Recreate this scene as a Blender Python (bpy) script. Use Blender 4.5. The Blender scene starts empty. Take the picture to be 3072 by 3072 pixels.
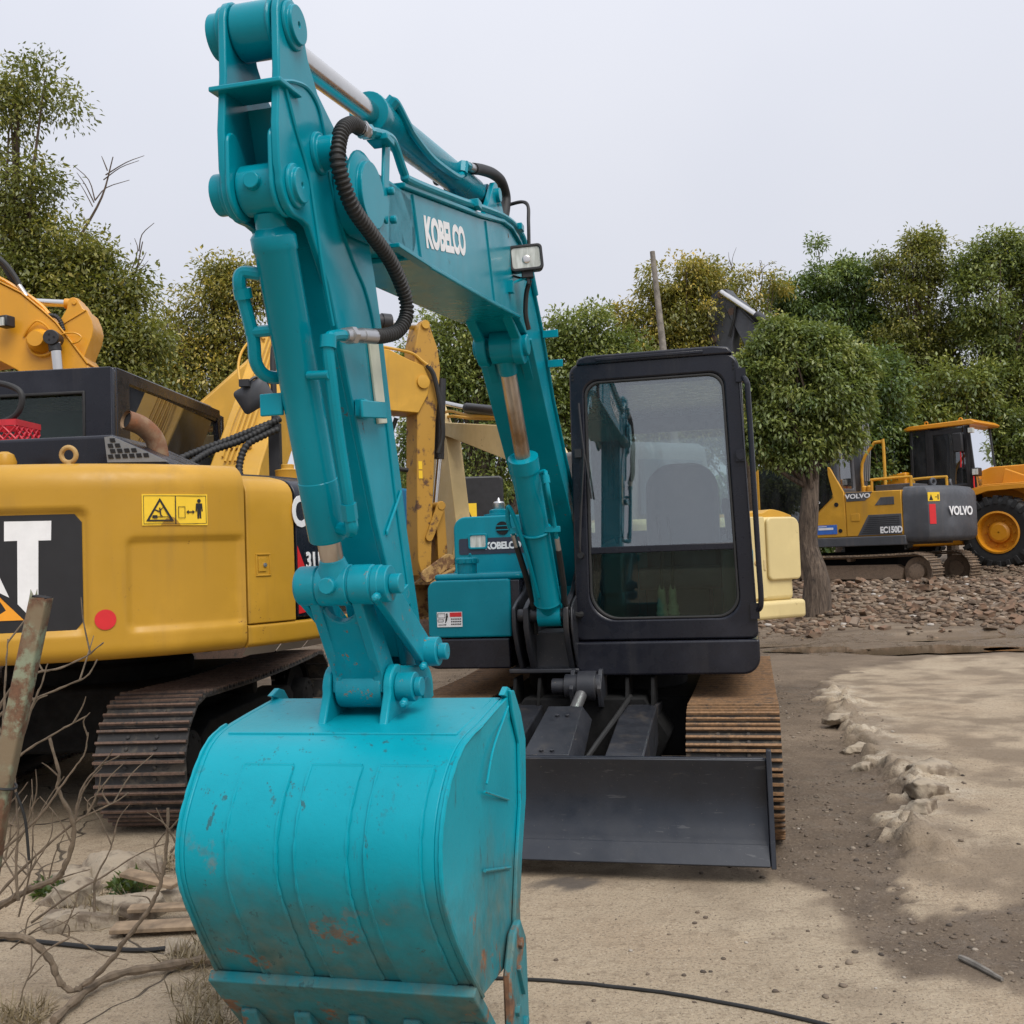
import bpy, bmesh, math, random
import numpy as np
from mathutils import Vector, Matrix, Quaternion

scene = bpy.context.scene
COL = scene.collection
R = math.radians

# ---------------------------------------------------------------- camera
cam_d = bpy.data.cameras.new('camera')
cam_d.lens = 36.0
cam_d.sensor_width = 36.0
cam_d.clip_start = 0.05
cam_d.clip_end = 3000
cam = bpy.data.objects.new('camera', cam_d)
COL.objects.link(cam)
PITCH, ROLL, CAMH = R(2.4), R(2.1), 1.42
_f = Vector((0, math.cos(PITCH), math.sin(PITCH)))
_u0 = Vector((0, -math.sin(PITCH), math.cos(PITCH)))
_r0 = Vector((1, 0, 0))
_r = _r0 * math.cos(ROLL) - _u0 * math.sin(ROLL)
_u = _u0 * math.cos(ROLL) + _r0 * math.sin(ROLL)
_m = Matrix((_r, _u, -_f)).transposed().to_4x4()
_m.translation = (0, 0, CAMH)
cam.matrix_world = _m
scene.camera = cam

# ---------------------------------------------------------------- sky and sun (overcast day)
SUN_EL, SUN_AZ = R(52), R(150)          # azimuth from +Y towards +X: behind the camera, to the right
world = bpy.data.worlds.new('World')
scene.world = world
world.use_nodes = True
wn = world.node_tree
wn.nodes.clear()
w_out = wn.nodes.new('ShaderNodeOutputWorld')
w_bg = wn.nodes.new('ShaderNodeBackground')
w_sky = wn.nodes.new('ShaderNodeTexSky')
w_sky.sky_type = 'NISHITA'
w_sky.sun_disc = False
w_sky.sun_elevation = SUN_EL
w_sky.sun_rotation = SUN_AZ
w_sky.air_density = 1.0
w_sky.dust_density = 6.0
w_sky.ozone_density = 1.0
w_bw = wn.nodes.new('ShaderNodeRGBToBW')
w_geo = wn.nodes.new('ShaderNodeTexCoord')
w_noise = wn.nodes.new('ShaderNodeTexNoise')
w_noise.inputs['Scale'].default_value = 1.6
w_noise.inputs['Detail'].default_value = 4
w_ramp = wn.nodes.new('ShaderNodeValToRGB')
w_ramp.color_ramp.elements[0].position = 0.30
w_ramp.color_ramp.elements[0].color = (5.1, 5.3, 6.0, 1)
w_ramp.color_ramp.elements[1].position = 0.72
w_ramp.color_ramp.elements[1].color = (5.8, 5.92, 6.45, 1)
w_mix = wn.nodes.new('ShaderNodeMix')
w_mix.data_type = 'RGBA'
w_mix.inputs[0].default_value = 0.94      # the cloud layer hides nearly all of the blue
wn.links.new(w_geo.outputs['Generated'], w_noise.inputs['Vector'])
wn.links.new(w_noise.outputs['Fac'], w_ramp.inputs['Fac'])
wn.links.new(w_sky.outputs['Color'], w_mix.inputs[6])
wn.links.new(w_ramp.outputs['Color'], w_mix.inputs[7])
# an overcast sky is brightest overhead
w_sep = wn.nodes.new('ShaderNodeSeparateXYZ')
wn.links.new(w_geo.outputs['Generated'], w_sep.inputs[0])
w_abs = wn.nodes.new('ShaderNodeMath')
w_abs.operation = 'MULTIPLY'
wn.links.new(w_sep.outputs['Z'], w_abs.inputs[0])
wn.links.new(w_sep.outputs['Z'], w_abs.inputs[1])
w_gr = wn.nodes.new('ShaderNodeMath')
w_gr.operation = 'MULTIPLY_ADD'
wn.links.new(w_abs.outputs[0], w_gr.inputs[0])
w_gr.inputs[1].default_value = 0.75
w_gr.inputs[2].default_value = 0.95
w_mul = wn.nodes.new('ShaderNodeVectorMath')
w_mul.operation = 'SCALE'
wn.links.new(w_mix.outputs[2], w_mul.inputs[0])
wn.links.new(w_gr.outputs[0], w_mul.inputs['Scale'])
wn.links.new(w_mul.outputs[0], w_bg.inputs['Color'])
w_bg.inputs['Strength'].default_value = 0.08
wn.links.new(w_bg.outputs['Background'], w_out.inputs['Surface'])

sun_d = bpy.data.lights.new('sun', 'SUN')
sun_d.energy = 1.5
sun_d.angle = R(35)
sun_d.color = (1.0, 0.96, 0.9)
sun = bpy.data.objects.new('sun', sun_d)
COL.objects.link(sun)
_sd = Vector((math.sin(SUN_AZ) * math.cos(SUN_EL), math.cos(SUN_AZ) * math.cos(SUN_EL), math.sin(SUN_EL)))
sun.rotation_euler = _sd.to_track_quat('Z', 'Y').to_euler()
sun.location = (6, -8, 14)

vs = scene.view_settings
vs.view_transform = 'Standard'
vs.look = 'None'
vs.exposure = 0.75
vs.gamma = 1.0
vs.use_curve_mapping = False
scene.cycles.max_bounces = 8
scene.cycles.transparent_max_bounces = 16
scene.cycles.use_denoising = True

# ---------------------------------------------------------------- materials
MATS = {}


class NT:
    """small helper round a material node tree"""

    def __init__(s, name):
        s.m = bpy.data.materials.new(name)
        s.m.use_nodes = True
        s.t = s.m.node_tree
        s.b = s.t.nodes['Principled BSDF']
        s.out = s.t.nodes['Material Output']
        s.tc = s.t.nodes.new('ShaderNodeTexCoord')
        MATS[name] = s.m

    def n(s, kind, **kw):
        x = s.t.nodes.new(kind)
        for k, v in kw.items():
            setattr(x, k, v)
        return x

    def l(s, a, b):
        s.t.links.new(a, b)

    def noise(s, scale, detail=4, rough=0.55, vec=None, stretch=None, dist=0.0):
        x = s.n('ShaderNodeTexNoise')
        x.inputs['Scale'].default_value = scale
        x.inputs['Detail'].default_value = detail
        x.inputs['Roughness'].default_value = rough
        x.inputs['Distortion'].default_value = dist
        v = vec or s.tc.outputs['Object']
        if stretch:
            mp = s.n('ShaderNodeMapping')
            mp.inputs['Scale'].default_value = stretch
            s.l(v, mp.inputs['Vector'])
            v = mp.outputs['Vector']
        s.l(v, x.inputs['Vector'])
        return x.outputs['Fac']

    def ramp(s, fac, stops):
        x = s.n('ShaderNodeValToRGB')
        e = x.color_ramp.elements
        while len(e) < len(stops):
            e.new(0.5)
        for k, (p, c) in enumerate(stops):
            e[k].position = p
            e[k].color = c if len(c) == 4 else (*c, 1)
        s.l(fac, x.inputs['Fac'])
        return x.outputs['Color']

    def mix(s, fac, a, b, blend='MIX'):
        x = s.n('ShaderNodeMix', data_type='RGBA', blend_type=blend)
        for v, k in ((fac, 0), (a, 6), (b, 7)):
            if isinstance(v, (int, float)):
                x.inputs[k].default_value = v
            elif isinstance(v, tuple):
                x.inputs[k].default_value = v if len(v) == 4 else (*v, 1)
            else:
                s.l(v, x.inputs[k])
        return x.outputs[2]

    def math(s, op, a, b=0.0):
        x = s.n('ShaderNodeMath', operation=op)
        for v, k in ((a, 0), (b, 1)):
            if isinstance(v, (int, float)):
                x.inputs[k].default_value = v
            else:
                s.l(v, x.inputs[k])
        return x.outputs[0]

    def sep(s, vec=None):
        x = s.n('ShaderNodeSeparateXYZ')
        s.l(vec or s.tc.outputs['Object'], x.inputs[0])
        return x.outputs

    def smooth(s, v, a, b):
        x = s.n('ShaderNodeMapRange', interpolation_type='SMOOTHSTEP')
        s.l(v, x.inputs[0])
        x.inputs[1].default_value = a
        x.inputs[2].default_value = b
        return x.outputs[0]

    def bump(s, h, strength, dist=0.01):
        x = s.n('ShaderNodeBump')
        x.inputs['Strength'].default_value = strength
        x.inputs['Distance'].default_value = dist
        s.l(h, x.inputs['Height'])
        s.l(x.outputs['Normal'], s.b.inputs['Normal'])

    def set(s, col=None, rough=None, metal=None, spec=None, coat=None, emit=None):
        for v, k in ((col, 'Base Color'), (rough, 'Roughness'), (metal, 'Metallic'), (spec, 'Specular IOR Level'), (coat, 'Coat Weight')):
            if v is None:
                continue
            if isinstance(v, (int, float)):
                s.b.inputs[k].default_value = v
            elif isinstance(v, tuple):
                s.b.inputs[k].default_value = v if len(v) == 4 else (*v, 1)
            else:
                s.l(v, s.b.inputs[k])


def paint(name, col, rough=0.38, dirt=0.25, dirt_col=(.16, .12, .08), chip=0.0, chip_col=(.16, .06, .025), coat=0.0, spec=.5, fade=0.12, bumpy=.06, scale=1.0):
    """machine paint: slight fading, dust film, streaks running down, chips with rust"""
    t = NT(name)
    fadec = tuple(min(1, c * (1 + fade * 2.2) + fade * .05) for c in col)
    darkc = tuple(c * (1 - fade) for c in col)
    c = t.ramp(t.noise(2.2 * scale, 5), [(.3, darkc), (.55, col), (.75, fadec)])
    c = t.mix(t.math('MULTIPLY', t.smooth(t.noise(.9 * scale, 5, .7), .5, .68), fade * 2.2), c, tuple(v * .82 + .010 for v in col))
    streak = t.noise(9 * scale, 5, .65, stretch=(1, 1, .07))
    film = t.math('MULTIPLY', t.smooth(streak, .48, .78), t.smooth(t.noise(1.3 * scale, 4), .4, .7))
    c = t.mix(t.math('MULTIPLY', film, dirt), c, dirt_col)
    speck = t.smooth(t.noise(70 * scale, 3, .7), .66, .74)
    c = t.mix(t.math('MULTIPLY', speck, dirt), c, dirt_col)
    rr = t.ramp(t.noise(14 * scale, 4), [(.3, (rough * .8,) * 3), (.7, (min(1, rough * 1.35),) * 3)])
    if chip:
        ch = t.math('MULTIPLY', t.smooth(t.noise(26 * scale, 6, .75), .60, .66), t.smooth(t.noise(2.6 * scale, 3), .62 - chip * .25, .72 - chip * .2))
        c = t.mix(ch, c, t.ramp(t.noise(40 * scale, 3), [(.3, tuple(v * .5 for v in chip_col)), (.7, chip_col)]))
        rr = t.mix(ch, rr, (.85, .85, .85))
    t.set(col=c, rough=rr, coat=coat, spec=spec)
    if coat:
        t.b.inputs['Coat Roughness'].default_value = .12
    t.bump(t.noise(30 * scale, 4), bumpy, .004)
    return t.m


def plain(name, col, rough=.5, metal=0.0, var=.15, scale=12.0, spec=.5, bump=0.0):
    t = NT(name)
    c = t.ramp(t.noise(scale, 5, .6), [(.3, tuple(v * (1 - var) for v in col)), (.7, tuple(min(1, v * (1 + var)) for v in col))])
    t.set(col=c, rough=rough, metal=metal, spec=spec)
    if bump:
        t.bump(t.noise(scale * 4, 4), bump, .005)
    return t.m


def rusty(name, base, rust, amount=.5, rough=.75, scale=8.0, mud=None, metal=0.0, bump=.25):
    t = NT(name)
    n1 = t.noise(scale, 7, .7)
    c = t.mix(t.smooth(n1, .62 - amount * .3, .72 - amount * .25), base, t.ramp(t.noise(scale * 5, 4, .7), [(.25, tuple(v * .45 for v in rust)), (.75, rust)]))
    if mud:
        c = t.mix(t.smooth(t.noise(scale * .45, 5, .65), .47, .62), c, mud)
    t.set(col=c, rough=rough, metal=metal)
    t.bump(t.noise(scale * 6, 5, .7), bump, .004)
    return t.m


TEAL = (.0, .232, .305)
paint('teal', TEAL, .20, .45, dirt_col=(.015, .085, .10), chip=.22, fade=.09, bumpy=.07, spec=.22)
paint('teal_house', (.0, .205, .27), .30, .4, dirt_col=(.03, .09, .09), chip=.06, fade=.09, spec=.22)
plain('decal_navy', (.02, .028, .05), .4)
plain('white_print', (.78, .78, .78), .5, var=.06)
plain('red_print', (.62, .02, .025), .45, var=.06)
plain('yellow_print', (.86, .56, .03), .45, var=.05)
plain('black_print', (.012, .012, .014), .45)
plain('orange_print', (.85, .34, .02), .45, var=.05)
plain('blue_print', (.04, .14, .5), .45, var=.2)
paint('charcoal', (.009, .010, .0165), .26, .30, dirt_col=(.085, .08, .075), fade=.2, spec=.38)
paint('charcoal_steel', (.020, .022, .028), .42, .75, dirt_col=(.17, .135, .095), chip=.12, chip_col=(.25, .2, .15), fade=.25, bumpy=.12)
plain('black_plastic', (.018, .018, .02), .45, var=.3)
plain('rubber', (.016, .016, .016), .62, var=.3, bump=.1)
plain('dark_void', (.006, .006, .007), .85, var=.3)  # near-black stand-in for the shade inside openings and gaps
plain('underbody', (.009, .009, .009), .85, var=.5, bump=.2, spec=.2)
plain('seat_fabric', (.13, .13, .15), .85, var=.12)
plain('cab_trim', (.17, .175, .18), .6, var=.1)
plain('clear_plastic', (.62, .64, .60), .2, var=.15)
plain('pvc_foam', (.55, .58, .47), .6, var=.12)
paint('cat_yellow', (.485, .262, .024), .38, .45, dirt_col=(.20, .125, .05), chip=.05, fade=.08, spec=.35)
paint('cat_boom', (.55, .30, .03), .48, .40, dirt_col=(.18, .11, .05), chip=.12, fade=.12)
paint('orange_yellow', (.62, .285, .012), .36, .2, chip=.04, fade=.07, coat=.15)
paint('cream', (.62, .50, .235), .45, .35, dirt_col=(.3, .22, .1), chip=.05, fade=.08)
paint('cream_arm', (.56, .43, .21), .5, .45, dirt_col=(.22, .15, .07), chip=.12, fade=.12)
paint('volvo_yellow', (.55, .28, .018), .45, .35, dirt_col=(.2, .14, .08), fade=.1)
paint('volvo_grey', (.066, .07, .08), .5, .45, dirt_col=(.2, .16, .12), fade=.2)
paint('loader_yellow', (.66, .27, .012), .38, .2, dirt_col=(.2, .14, .08), fade=.07, coat=.1)
paint('blue_machine', (.02, .16, .30), .45, .4, fade=.15)


def shoe_mat(name, plate, edge, mud, hi, k=.55):
    """track shoe: dark plate, worn brown grouser edges, dried mud"""
    t = NT(name)
    oi = t.n('ShaderNodeObjectInfo')
    sh = t.n('ShaderNodeVectorMath', operation='MULTIPLY_ADD')
    t.l(oi.outputs['Random'], sh.inputs[0])
    sh.inputs[1].default_value = (7, 9, 5)
    t.l(t.tc.outputs['Object'], sh.inputs[2])
    v = sh.outputs[0]
    z = t.sep()[2]
    c = t.ramp(t.noise(22, 5, .7, vec=v), [(.3, tuple(a * .6 for a in plate)), (.7, plate)])
    c = t.mix(t.math('MULTIPLY', t.smooth(t.noise(9, 6, .7, vec=v), .5, .62), k), c, mud)
    e = t.math('MULTIPLY', t.smooth(z, hi * .35, hi * .8), t.smooth(t.noise(16, 5, .7, vec=v), .28, .5))
    c = t.mix(e, c, t.ramp(t.noise(60, 4, .7, vec=v), [(.3, tuple(a * .45 for a in edge)), (.7, edge)]))
    t.set(col=c, rough=.72)
    t.bump(t.noise(60, 4, .7, vec=v), .3, .004)


shoe_mat('track_rusty', (.042, .039, .036), (.30, .165, .075), (.21, .155, .10), .024, .6)
shoe_mat('track_dark', (.034, .033, .033), (.17, .105, .075), (.12, .10, .075), .026, .5)
shoe_mat('track_mud', (.16, .12, .085), (.30, .21, .14), (.28, .20, .13), .028, .9)
rusty('rust_pipe', (.20, .10, .055), (.30, .12, .05), .6, .8, 14, mud=(.26, .17, .10))
rusty('worn_bucket', (.42, .27, .10), (.20, .10, .045), .5, .75, 7)
rusty('worn_arm', (.44, .235, .03), (.14, .065, .03), .30, .6, 6)
rusty('old_steel', (.24, .27, .18), (.20, .10, .055), .75, .8, 13, mud=(.20, .15, .09))
t = NT('chrome')
t.set(col=(.62, .60, .57), rough=t.ramp(t.noise(30, 4), [(.3, (.10,) * 3), (.7, (.26,) * 3)]), metal=1.0)
t = NT('chrome_dirty')
t.set(col=t.ramp(t.noise(6, 5, .6, stretch=(1, 1, .25)), [(.35, (.26, .17, .10)), (.6, (.55, .5, .45))]), rough=.3, metal=.85)
t = NT('steel')
t.set(col=(.5, .5, .5), rough=.35, metal=.9)


def glass(name, tint=(.72, .80, .80), base=0.06, haze=0.0, haze_col=(.4, .42, .45), mult=1.5):
    """thin pane: clear with Schlick-like reflection and an optional film of dust"""
    t = NT(name)
    tr = t.n('ShaderNodeBsdfTransparent')
    tr.inputs['Color'].default_value = (*tint, 1)
    gl = t.n('ShaderNodeBsdfGlossy')
    gl.inputs['Roughness'].default_value = .015
    gl.inputs['Color'].default_value = (.95, .97, 1, 1)
    lw = t.n('ShaderNodeFresnel')
    lw.inputs['IOR'].default_value = 1.52
    mx = t.n('ShaderNodeMixShader')
    fac = t.math('MINIMUM', t.math('ADD', t.math('MULTIPLY', lw.outputs[0], mult), base), 1.0)
    t.l(fac, mx.inputs[0])
    t.l(tr.outputs[0], mx.inputs[1])
    t.l(gl.outputs[0], mx.inputs[2])
    last = mx.outputs[0]
    if haze:
        df = t.n('ShaderNodeBsdfDiffuse')
        df.inputs['Color'].default_value = (*haze_col, 1)
        m2 = t.n('ShaderNodeMixShader')
        t.l(t.math('MULTIPLY', t.smooth(t.noise(5, 5, .65, stretch=(1, 1, .3)), .2, .8), haze), m2.inputs[0])
        t.l(last, m2.inputs[1])
        t.l(df.outputs[0], m2.inputs[2])
        last = m2.outputs[0]
    t.l(last, t.out.inputs['Surface'])
    return t.m


glass('glass_clear', (.78, .84, .83), .09, .05)
glass('glass_green', (.60, .74, .66), .0, .02, mult=.6)
glass('glass_dark', (.08, .10, .10), .05, .06)
glass('glass_far', (.22, .28, .27), .08, .08)
t = NT('lamp_glass')
t.set(col=t.ramp(t.noise(60, 3, stretch=(1, 1, .2)), [(.35, (.42, .43, .38)), (.7, (.75, .76, .70))]), rough=.12, metal=.35)


# ---------------------------------------------------------------- geometry helpers
def V(*a):
    return Vector(a)


def catmull(pts, n=8, closed=False):
    P = [Vector(p) for p in pts]
    if len(P) < 3:
        return P
    Q = [P[0] * 2 - P[1]] + P + [P[-1] * 2 - P[-2]]
    out = []
    for i in range(1, len(Q) - 2):
        a, b, c, d = Q[i - 1], Q[i], Q[i + 1], Q[i + 2]
        for k in range(n):
            u = k / n
            out.append(.5 * ((2 * b) + (c - a) * u + (2 * a - 5 * b + 4 * c - d) * u * u + (3 * b - a - 3 * c + d) * u ** 3))
    out.append(P[-1])
    return out


def arc(cx, cy, r, a0, a1, n=8):
    return [(cx + r * math.cos(R(a0 + (a1 - a0) * k / n)), cy + r * math.sin(R(a0 + (a1 - a0) * k / n))) for k in range(n + 1)]


def rrect(x0, x1, y0, y1, r, n=5):
    """rounded rectangle, counter-clockwise; r a number or four (bl, br, tr, tl)"""
    rr = r if isinstance(r, (tuple, list)) else (r,) * 4
    return (arc(x0 + rr[0], y0 + rr[0], rr[0], 180, 270, n) + arc(x1 - rr[1], y0 + rr[1], rr[1], 270, 360, n)
            + arc(x1 - rr[2], y1 - rr[2], rr[2], 0, 90, n) + arc(x0 + rr[3], y1 - rr[3], rr[3], 90, 180, n))


def hull2(c1, r1, c2, r2, n=10):
    """outline of two circles joined by tangents (a link plate)"""
    pts = []
    for (c, r) in ((c1, r1), (c2, r2)):
        for k in range(n * 2):
            a = math.tau * k / (n * 2)
            pts.append((c[0] + r * math.cos(a), c[1] + r * math.sin(a)))
    pts = sorted(set((round(p[0], 6), round(p[1], 6)) for p in pts))

    def half(P):
        h = []
        for p in P:
            while len(h) > 1 and (h[-1][0] - h[-2][0]) * (p[1] - h[-2][1]) - (h[-1][1] - h[-2][1]) * (p[0] - h[-2][0]) <= 0:
                h.pop()
            h.append(p)
        return h
    a, b = half(pts), half(pts[::-1])
    return a[:-1] + b[:-1]


WHOLE = {'print', 'lettering', 'trunk', 'hole_shade', 'louvre', 'tread', 'crate_side', 'emblem'}


class MB:
    def __init__(s):
        s.v, s.f = [], []

    def add(s, v, f):
        o = len(s.v)
        s.v += [tuple(p) for p in v]
        s.f += [tuple(i + o for i in q) for q in f]
        return s

    def box(s, c, d, rot=None):
        x, y, z = d[0] / 2, d[1] / 2, d[2] / 2
        P = [Vector(p) for p in ((-x, -y, -z), (x, -y, -z), (x, y, -z), (-x, y, -z), (-x, -y, z), (x, -y, z), (x, y, z), (-x, y, z))]
        if rot is not None:
            P = [rot @ p for p in P]
        return s.add([p + Vector(c) for p in P], [(0, 3, 2, 1), (4, 5, 6, 7), (0, 1, 5, 4), (1, 2, 6, 5), (2, 3, 7, 6), (3, 0, 4, 7)])

    def bb(s, x0, x1, y0, y1, z0, z1):
        return s.box(((x0 + x1) / 2, (y0 + y1) / 2, (z0 + z1) / 2), (x1 - x0, y1 - y0, z1 - z0))

    def prism(s, prof, a, b, axis='x'):
        n = len(prof)
        area = sum(prof[i][0] * prof[(i + 1) % n][1] - prof[(i + 1) % n][0] * prof[i][1] for i in range(n))
        if area < 0:
            prof = prof[::-1]
        if a > b:
            a, b = b, a
        mk = {'x': lambda p, t: (t, p[0], p[1]), 'y': lambda p, t: (p[0], t, p[1]), 'z': lambda p, t: (p[0], p[1], t)}[axis]
        v = [mk(p, a) for p in prof] + [mk(p, b) for p in prof]
        f = [tuple(range(n - 1, -1, -1)), tuple(range(n, 2 * n))] + [(i, (i + 1) % n, n + (i + 1) % n, n + i) for i in range(n)]
        if axis == 'y':
            f = [q[::-1] for q in f]
        return s.add(v, f)

    def frame(s, outer, inner, a, b, axis='y'):
        """a closed frame between two outlines with the same number of points"""
        n = len(outer)
        mk = {'x': lambda p, t: (t, p[0], p[1]), 'y': lambda p, t: (p[0], t, p[1]), 'z': lambda p, t: (p[0], p[1], t)}[axis]
        v = [mk(p, a) for p in outer] + [mk(p, a) for p in inner] + [mk(p, b) for p in outer] + [mk(p, b) for p in inner]
        f = []
        for i in range(n):
            j = (i + 1) % n
            f += [(i, j, n + j, n + i), (2 * n + i, 3 * n + i, 3 * n + j, 2 * n + j), (i, 2 * n + i, 2 * n + j, j), (n + i, n + j, 3 * n + j, 3 * n + i)]
        return s.add(v, f)

    def loft(s, rings, cap=True, closed=True):
        n = len(rings[0])
        v = [p for r in rings for p in r]
        f = []
        for k in range(len(rings) - 1):
            for i in range(n if closed else n - 1):
                j = (i + 1) % n
                f.append((k * n + i, k * n + j, (k + 1) * n + j, (k + 1) * n + i))
        if cap:
            f += [tuple(range(n - 1, -1, -1)), tuple((len(rings) - 1) * n + i for i in range(n))]
        return s.add(v, f)

    def rings(s, path, radii, n=10, cap=True):
        P = [Vector(p) for p in path]
        rs = []
        up = None
        for i, p in enumerate(P):
            d = (P[min(i + 1, len(P) - 1)] - P[max(i - 1, 0)])
            d = d.normalized() if d.length > 1e-9 else Vector((0, 0, 1))
            if up is None:
                up = Vector((0, 0, 1)) if abs(d.z) < .9 else Vector((1, 0, 0))
            a = d.cross(up)
            if a.length < 1e-6:
                a = d.orthogonal()
            a.normalize()
            b = a.cross(d).normalized()
            up = b
            r = radii[i] if isinstance(radii, (list, tuple)) else radii
            rs.append([p + (a * math.cos(math.tau * k / n) + b * math.sin(math.tau * k / n)) * r for k in range(n)])
        return s.loft(rs, cap)

    def cyl(s, p0, p1, r0, r1=None, n=20):
        return s.rings([p0, p1], [r0, r0 if r1 is None else r1], n)

    def lathe(s, prof, p, d, n=24, cap=True):
        """prof: list of (r, h) along direction d from p"""
        p, d = Vector(p), Vector(d).normalized()
        a = d.orthogonal().normalized()
        b = d.cross(a)
        return s.loft([[p + d * h + (a * math.cos(math.tau * k / n) + b * math.sin(math.tau * k / n)) * r for k in range(n)] for r, h in prof], cap)

    def tube(s, pts, r, n=8, smooth=8):
        return s.rings(catmull(pts, smooth) if smooth else pts, r, n)

    def hose(s, pts, r, pitch=.016, depth=.16, n=10):
        """corrugated hose"""
        P = catmull(pts, 24)
        L = [0]
        for i in range(1, len(P)):
            L.append(L[-1] + (P[i] - P[i - 1]).length)
        m = int(L[-1] / (pitch / 4))
        out, rad, j = [], [], 0
        for k in range(m + 1):
            d = L[-1] * k / m
            while j < len(L) - 2 and L[j + 1] < d:
                j += 1
            u = (d - L[j]) / max(1e-9, L[j + 1] - L[j])
            out.append(P[j].lerp(P[j + 1], u))
            rad.append(r * (1 + depth * (0, 1, 1, 0)[k % 4] - depth * .5))
        return s.rings(out, rad, n)

    def ring(s, c, d, R0, r, n=24, m=8):
        c, d = Vector(c), Vector(d).normalized()
        a = d.orthogonal().normalized()
        b = d.cross(a)
        rs = []
        for k in range(n):
            t = math.tau * k / n
            e = a * math.cos(t) + b * math.sin(t)
            rs.append([c + e * (R0 + r * math.cos(math.tau * q / m)) + d * r * math.sin(math.tau * q / m) for q in range(m)])
        rs.append(rs[0])
        return s.loft(rs, False)

    def xf(s, M):
        s.v = [tuple(M @ Vector(p)) for p in s.v]
        return s

    def mesh(s, name, smooth=35, fix=True):
        me = bpy.data.meshes.new(name)
        me.from_pydata(s.v, [], s.f)
        if fix:
            bm = bmesh.new()
            bm.from_mesh(me)
            bmesh.ops.recalc_face_normals(bm, faces=bm.faces)
            bm.to_mesh(me)
            bm.free()
        if smooth:
            me.shade_smooth()
            me.set_sharp_from_angle(angle=R(smooth))
        return me

    def groups(s):
        """loose shells, joined again where their boxes touch"""
        par = list(range(len(s.v)))

        def find(a):
            while par[a] != a:
                par[a] = par[par[a]]
                a = par[a]
            return a
        for q in s.f:
            r = find(q[0])
            for i in q[1:]:
                par[find(i)] = r
        box = {}
        for i, p in enumerate(s.v):
            r = find(i)
            b = box.get(r)
            if b is None:
                box[r] = [list(p), list(p), [r]]
            else:
                for k in range(3):
                    b[0][k] = min(b[0][k], p[k])
                    b[1][k] = max(b[1][k], p[k])
        L = list(box.values())
        if len(L) > 80:
            return None
        go = True
        while go:
            go = False
            for i in range(len(L)):
                for j in range(i + 1, len(L)):
                    if all(L[i][0][k] - .003 <= L[j][1][k] and L[j][0][k] - .003 <= L[i][1][k] for k in range(3)):
                        for k in range(3):
                            L[i][0][k] = min(L[i][0][k], L[j][0][k])
                            L[i][1][k] = max(L[i][1][k], L[j][1][k])
                        L[i][2] += L[j][2]
                        L.pop(j)
                        go = True
                        break
                if go:
                    break
        if len(L) < 2:
            return None
        L.sort(key=lambda b: -sum(b[1][k] - b[0][k] for k in range(3)))
        g = {r: n for n, b in enumerate(L) for r in b[2]}
        return [[q for q in s.f if g[find(q[0])] == n] for n in range(len(L))]

    def build(s, name, mat, parent=None, bevel=0.0, seg=2, smooth=35):
        if name not in WHOLE:
            gr = s.groups()
            if gr:
                first = None
                for fs in gr:
                    m = MB()
                    ids = sorted({i for q in fs for i in q})
                    mp = {i: k for k, i in enumerate(ids)}
                    m.v = [s.v[i] for i in ids]
                    m.f = [tuple(mp[i] for i in q) for q in fs]
                    o = m.build1(name, mat, parent, bevel, seg, smooth)
                    first = first or o
                return first
        return s.build1(name, mat, parent, bevel, seg, smooth)

    def build1(s, name, mat, parent=None, bevel=0.0, seg=2, smooth=35):
        me = s.mesh(name, smooth)
        if mat:
            me.materials.append(MATS[mat] if isinstance(mat, str) else mat)
        o = bpy.data.objects.new(name, me)
        COL.objects.link(o)
        o.parent = parent
        if bevel:
            b = o.modifiers.new('bevel', 'BEVEL')
            b.width = bevel
            b.segments = seg
            b.limit_method = 'ANGLE'
            b.angle_limit = R(40)
        return o


def tag(o, label=None, cat=None, group=None, kind=None):
    for k, v in (('label', label), ('category', cat), ('group', group), ('kind', kind)):
        if v:
            o[k] = v
    return o


def thing(name, label, cat, loc=(0, 0, 0), rz=0.0, group=None):
    o = bpy.data.objects.new(name, None)
    COL.objects.link(o)
    o.empty_display_size = .2
    o.location = loc
    o.rotation_euler = (0, 0, R(rz))
    return tag(o, label, cat, group)


def part_obj(name, me, parent, M=None):
    o = bpy.data.objects.new(name, me)
    COL.objects.link(o)
    o.parent = parent
    if M is not None:
        o.matrix_local = M
    return o


def text(name, body, mat, parent, size, M, bold=.02, sx=1.0, shear=0.0, depth=.002, spacing=1.0, align='CENTER'):
    """flat lettering, M places its x right, y up, z out of the surface"""
    cu = bpy.data.curves.new('lettering', 'FONT')
    cu.body = body
    cu.size = size
    cu.offset = bold * size
    cu.extrude = depth
    cu.align_x = align
    cu.align_y = 'CENTER'
    cu.shear = shear
    cu.space_character = spacing
    cu.resolution_u = 4
    o = bpy.data.objects.new('lettering_tmp', cu)
    COL.objects.link(o)
    dg = bpy.context.evaluated_depsgraph_get()
    dg.update()
    me = bpy.data.meshes.new_from_object(o.evaluated_get(dg))
    bpy.data.objects.remove(o)
    bpy.data.curves.remove(cu)
    for v in me.vertices:
        v.co.x *= sx
    me.materials.clear()
    me.materials.append(MATS[mat])
    return part_obj(name, me, parent, M)


def frame_m(o, x, y):
    """matrix with x and y axes given, origin o"""
    x = Vector(x).normalized()
    z = x.cross(Vector(y)).normalized()
    y = z.cross(x)
    M = Matrix((x, y, z)).transposed().to_4x4()
    M.translation = o
    return M
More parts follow.
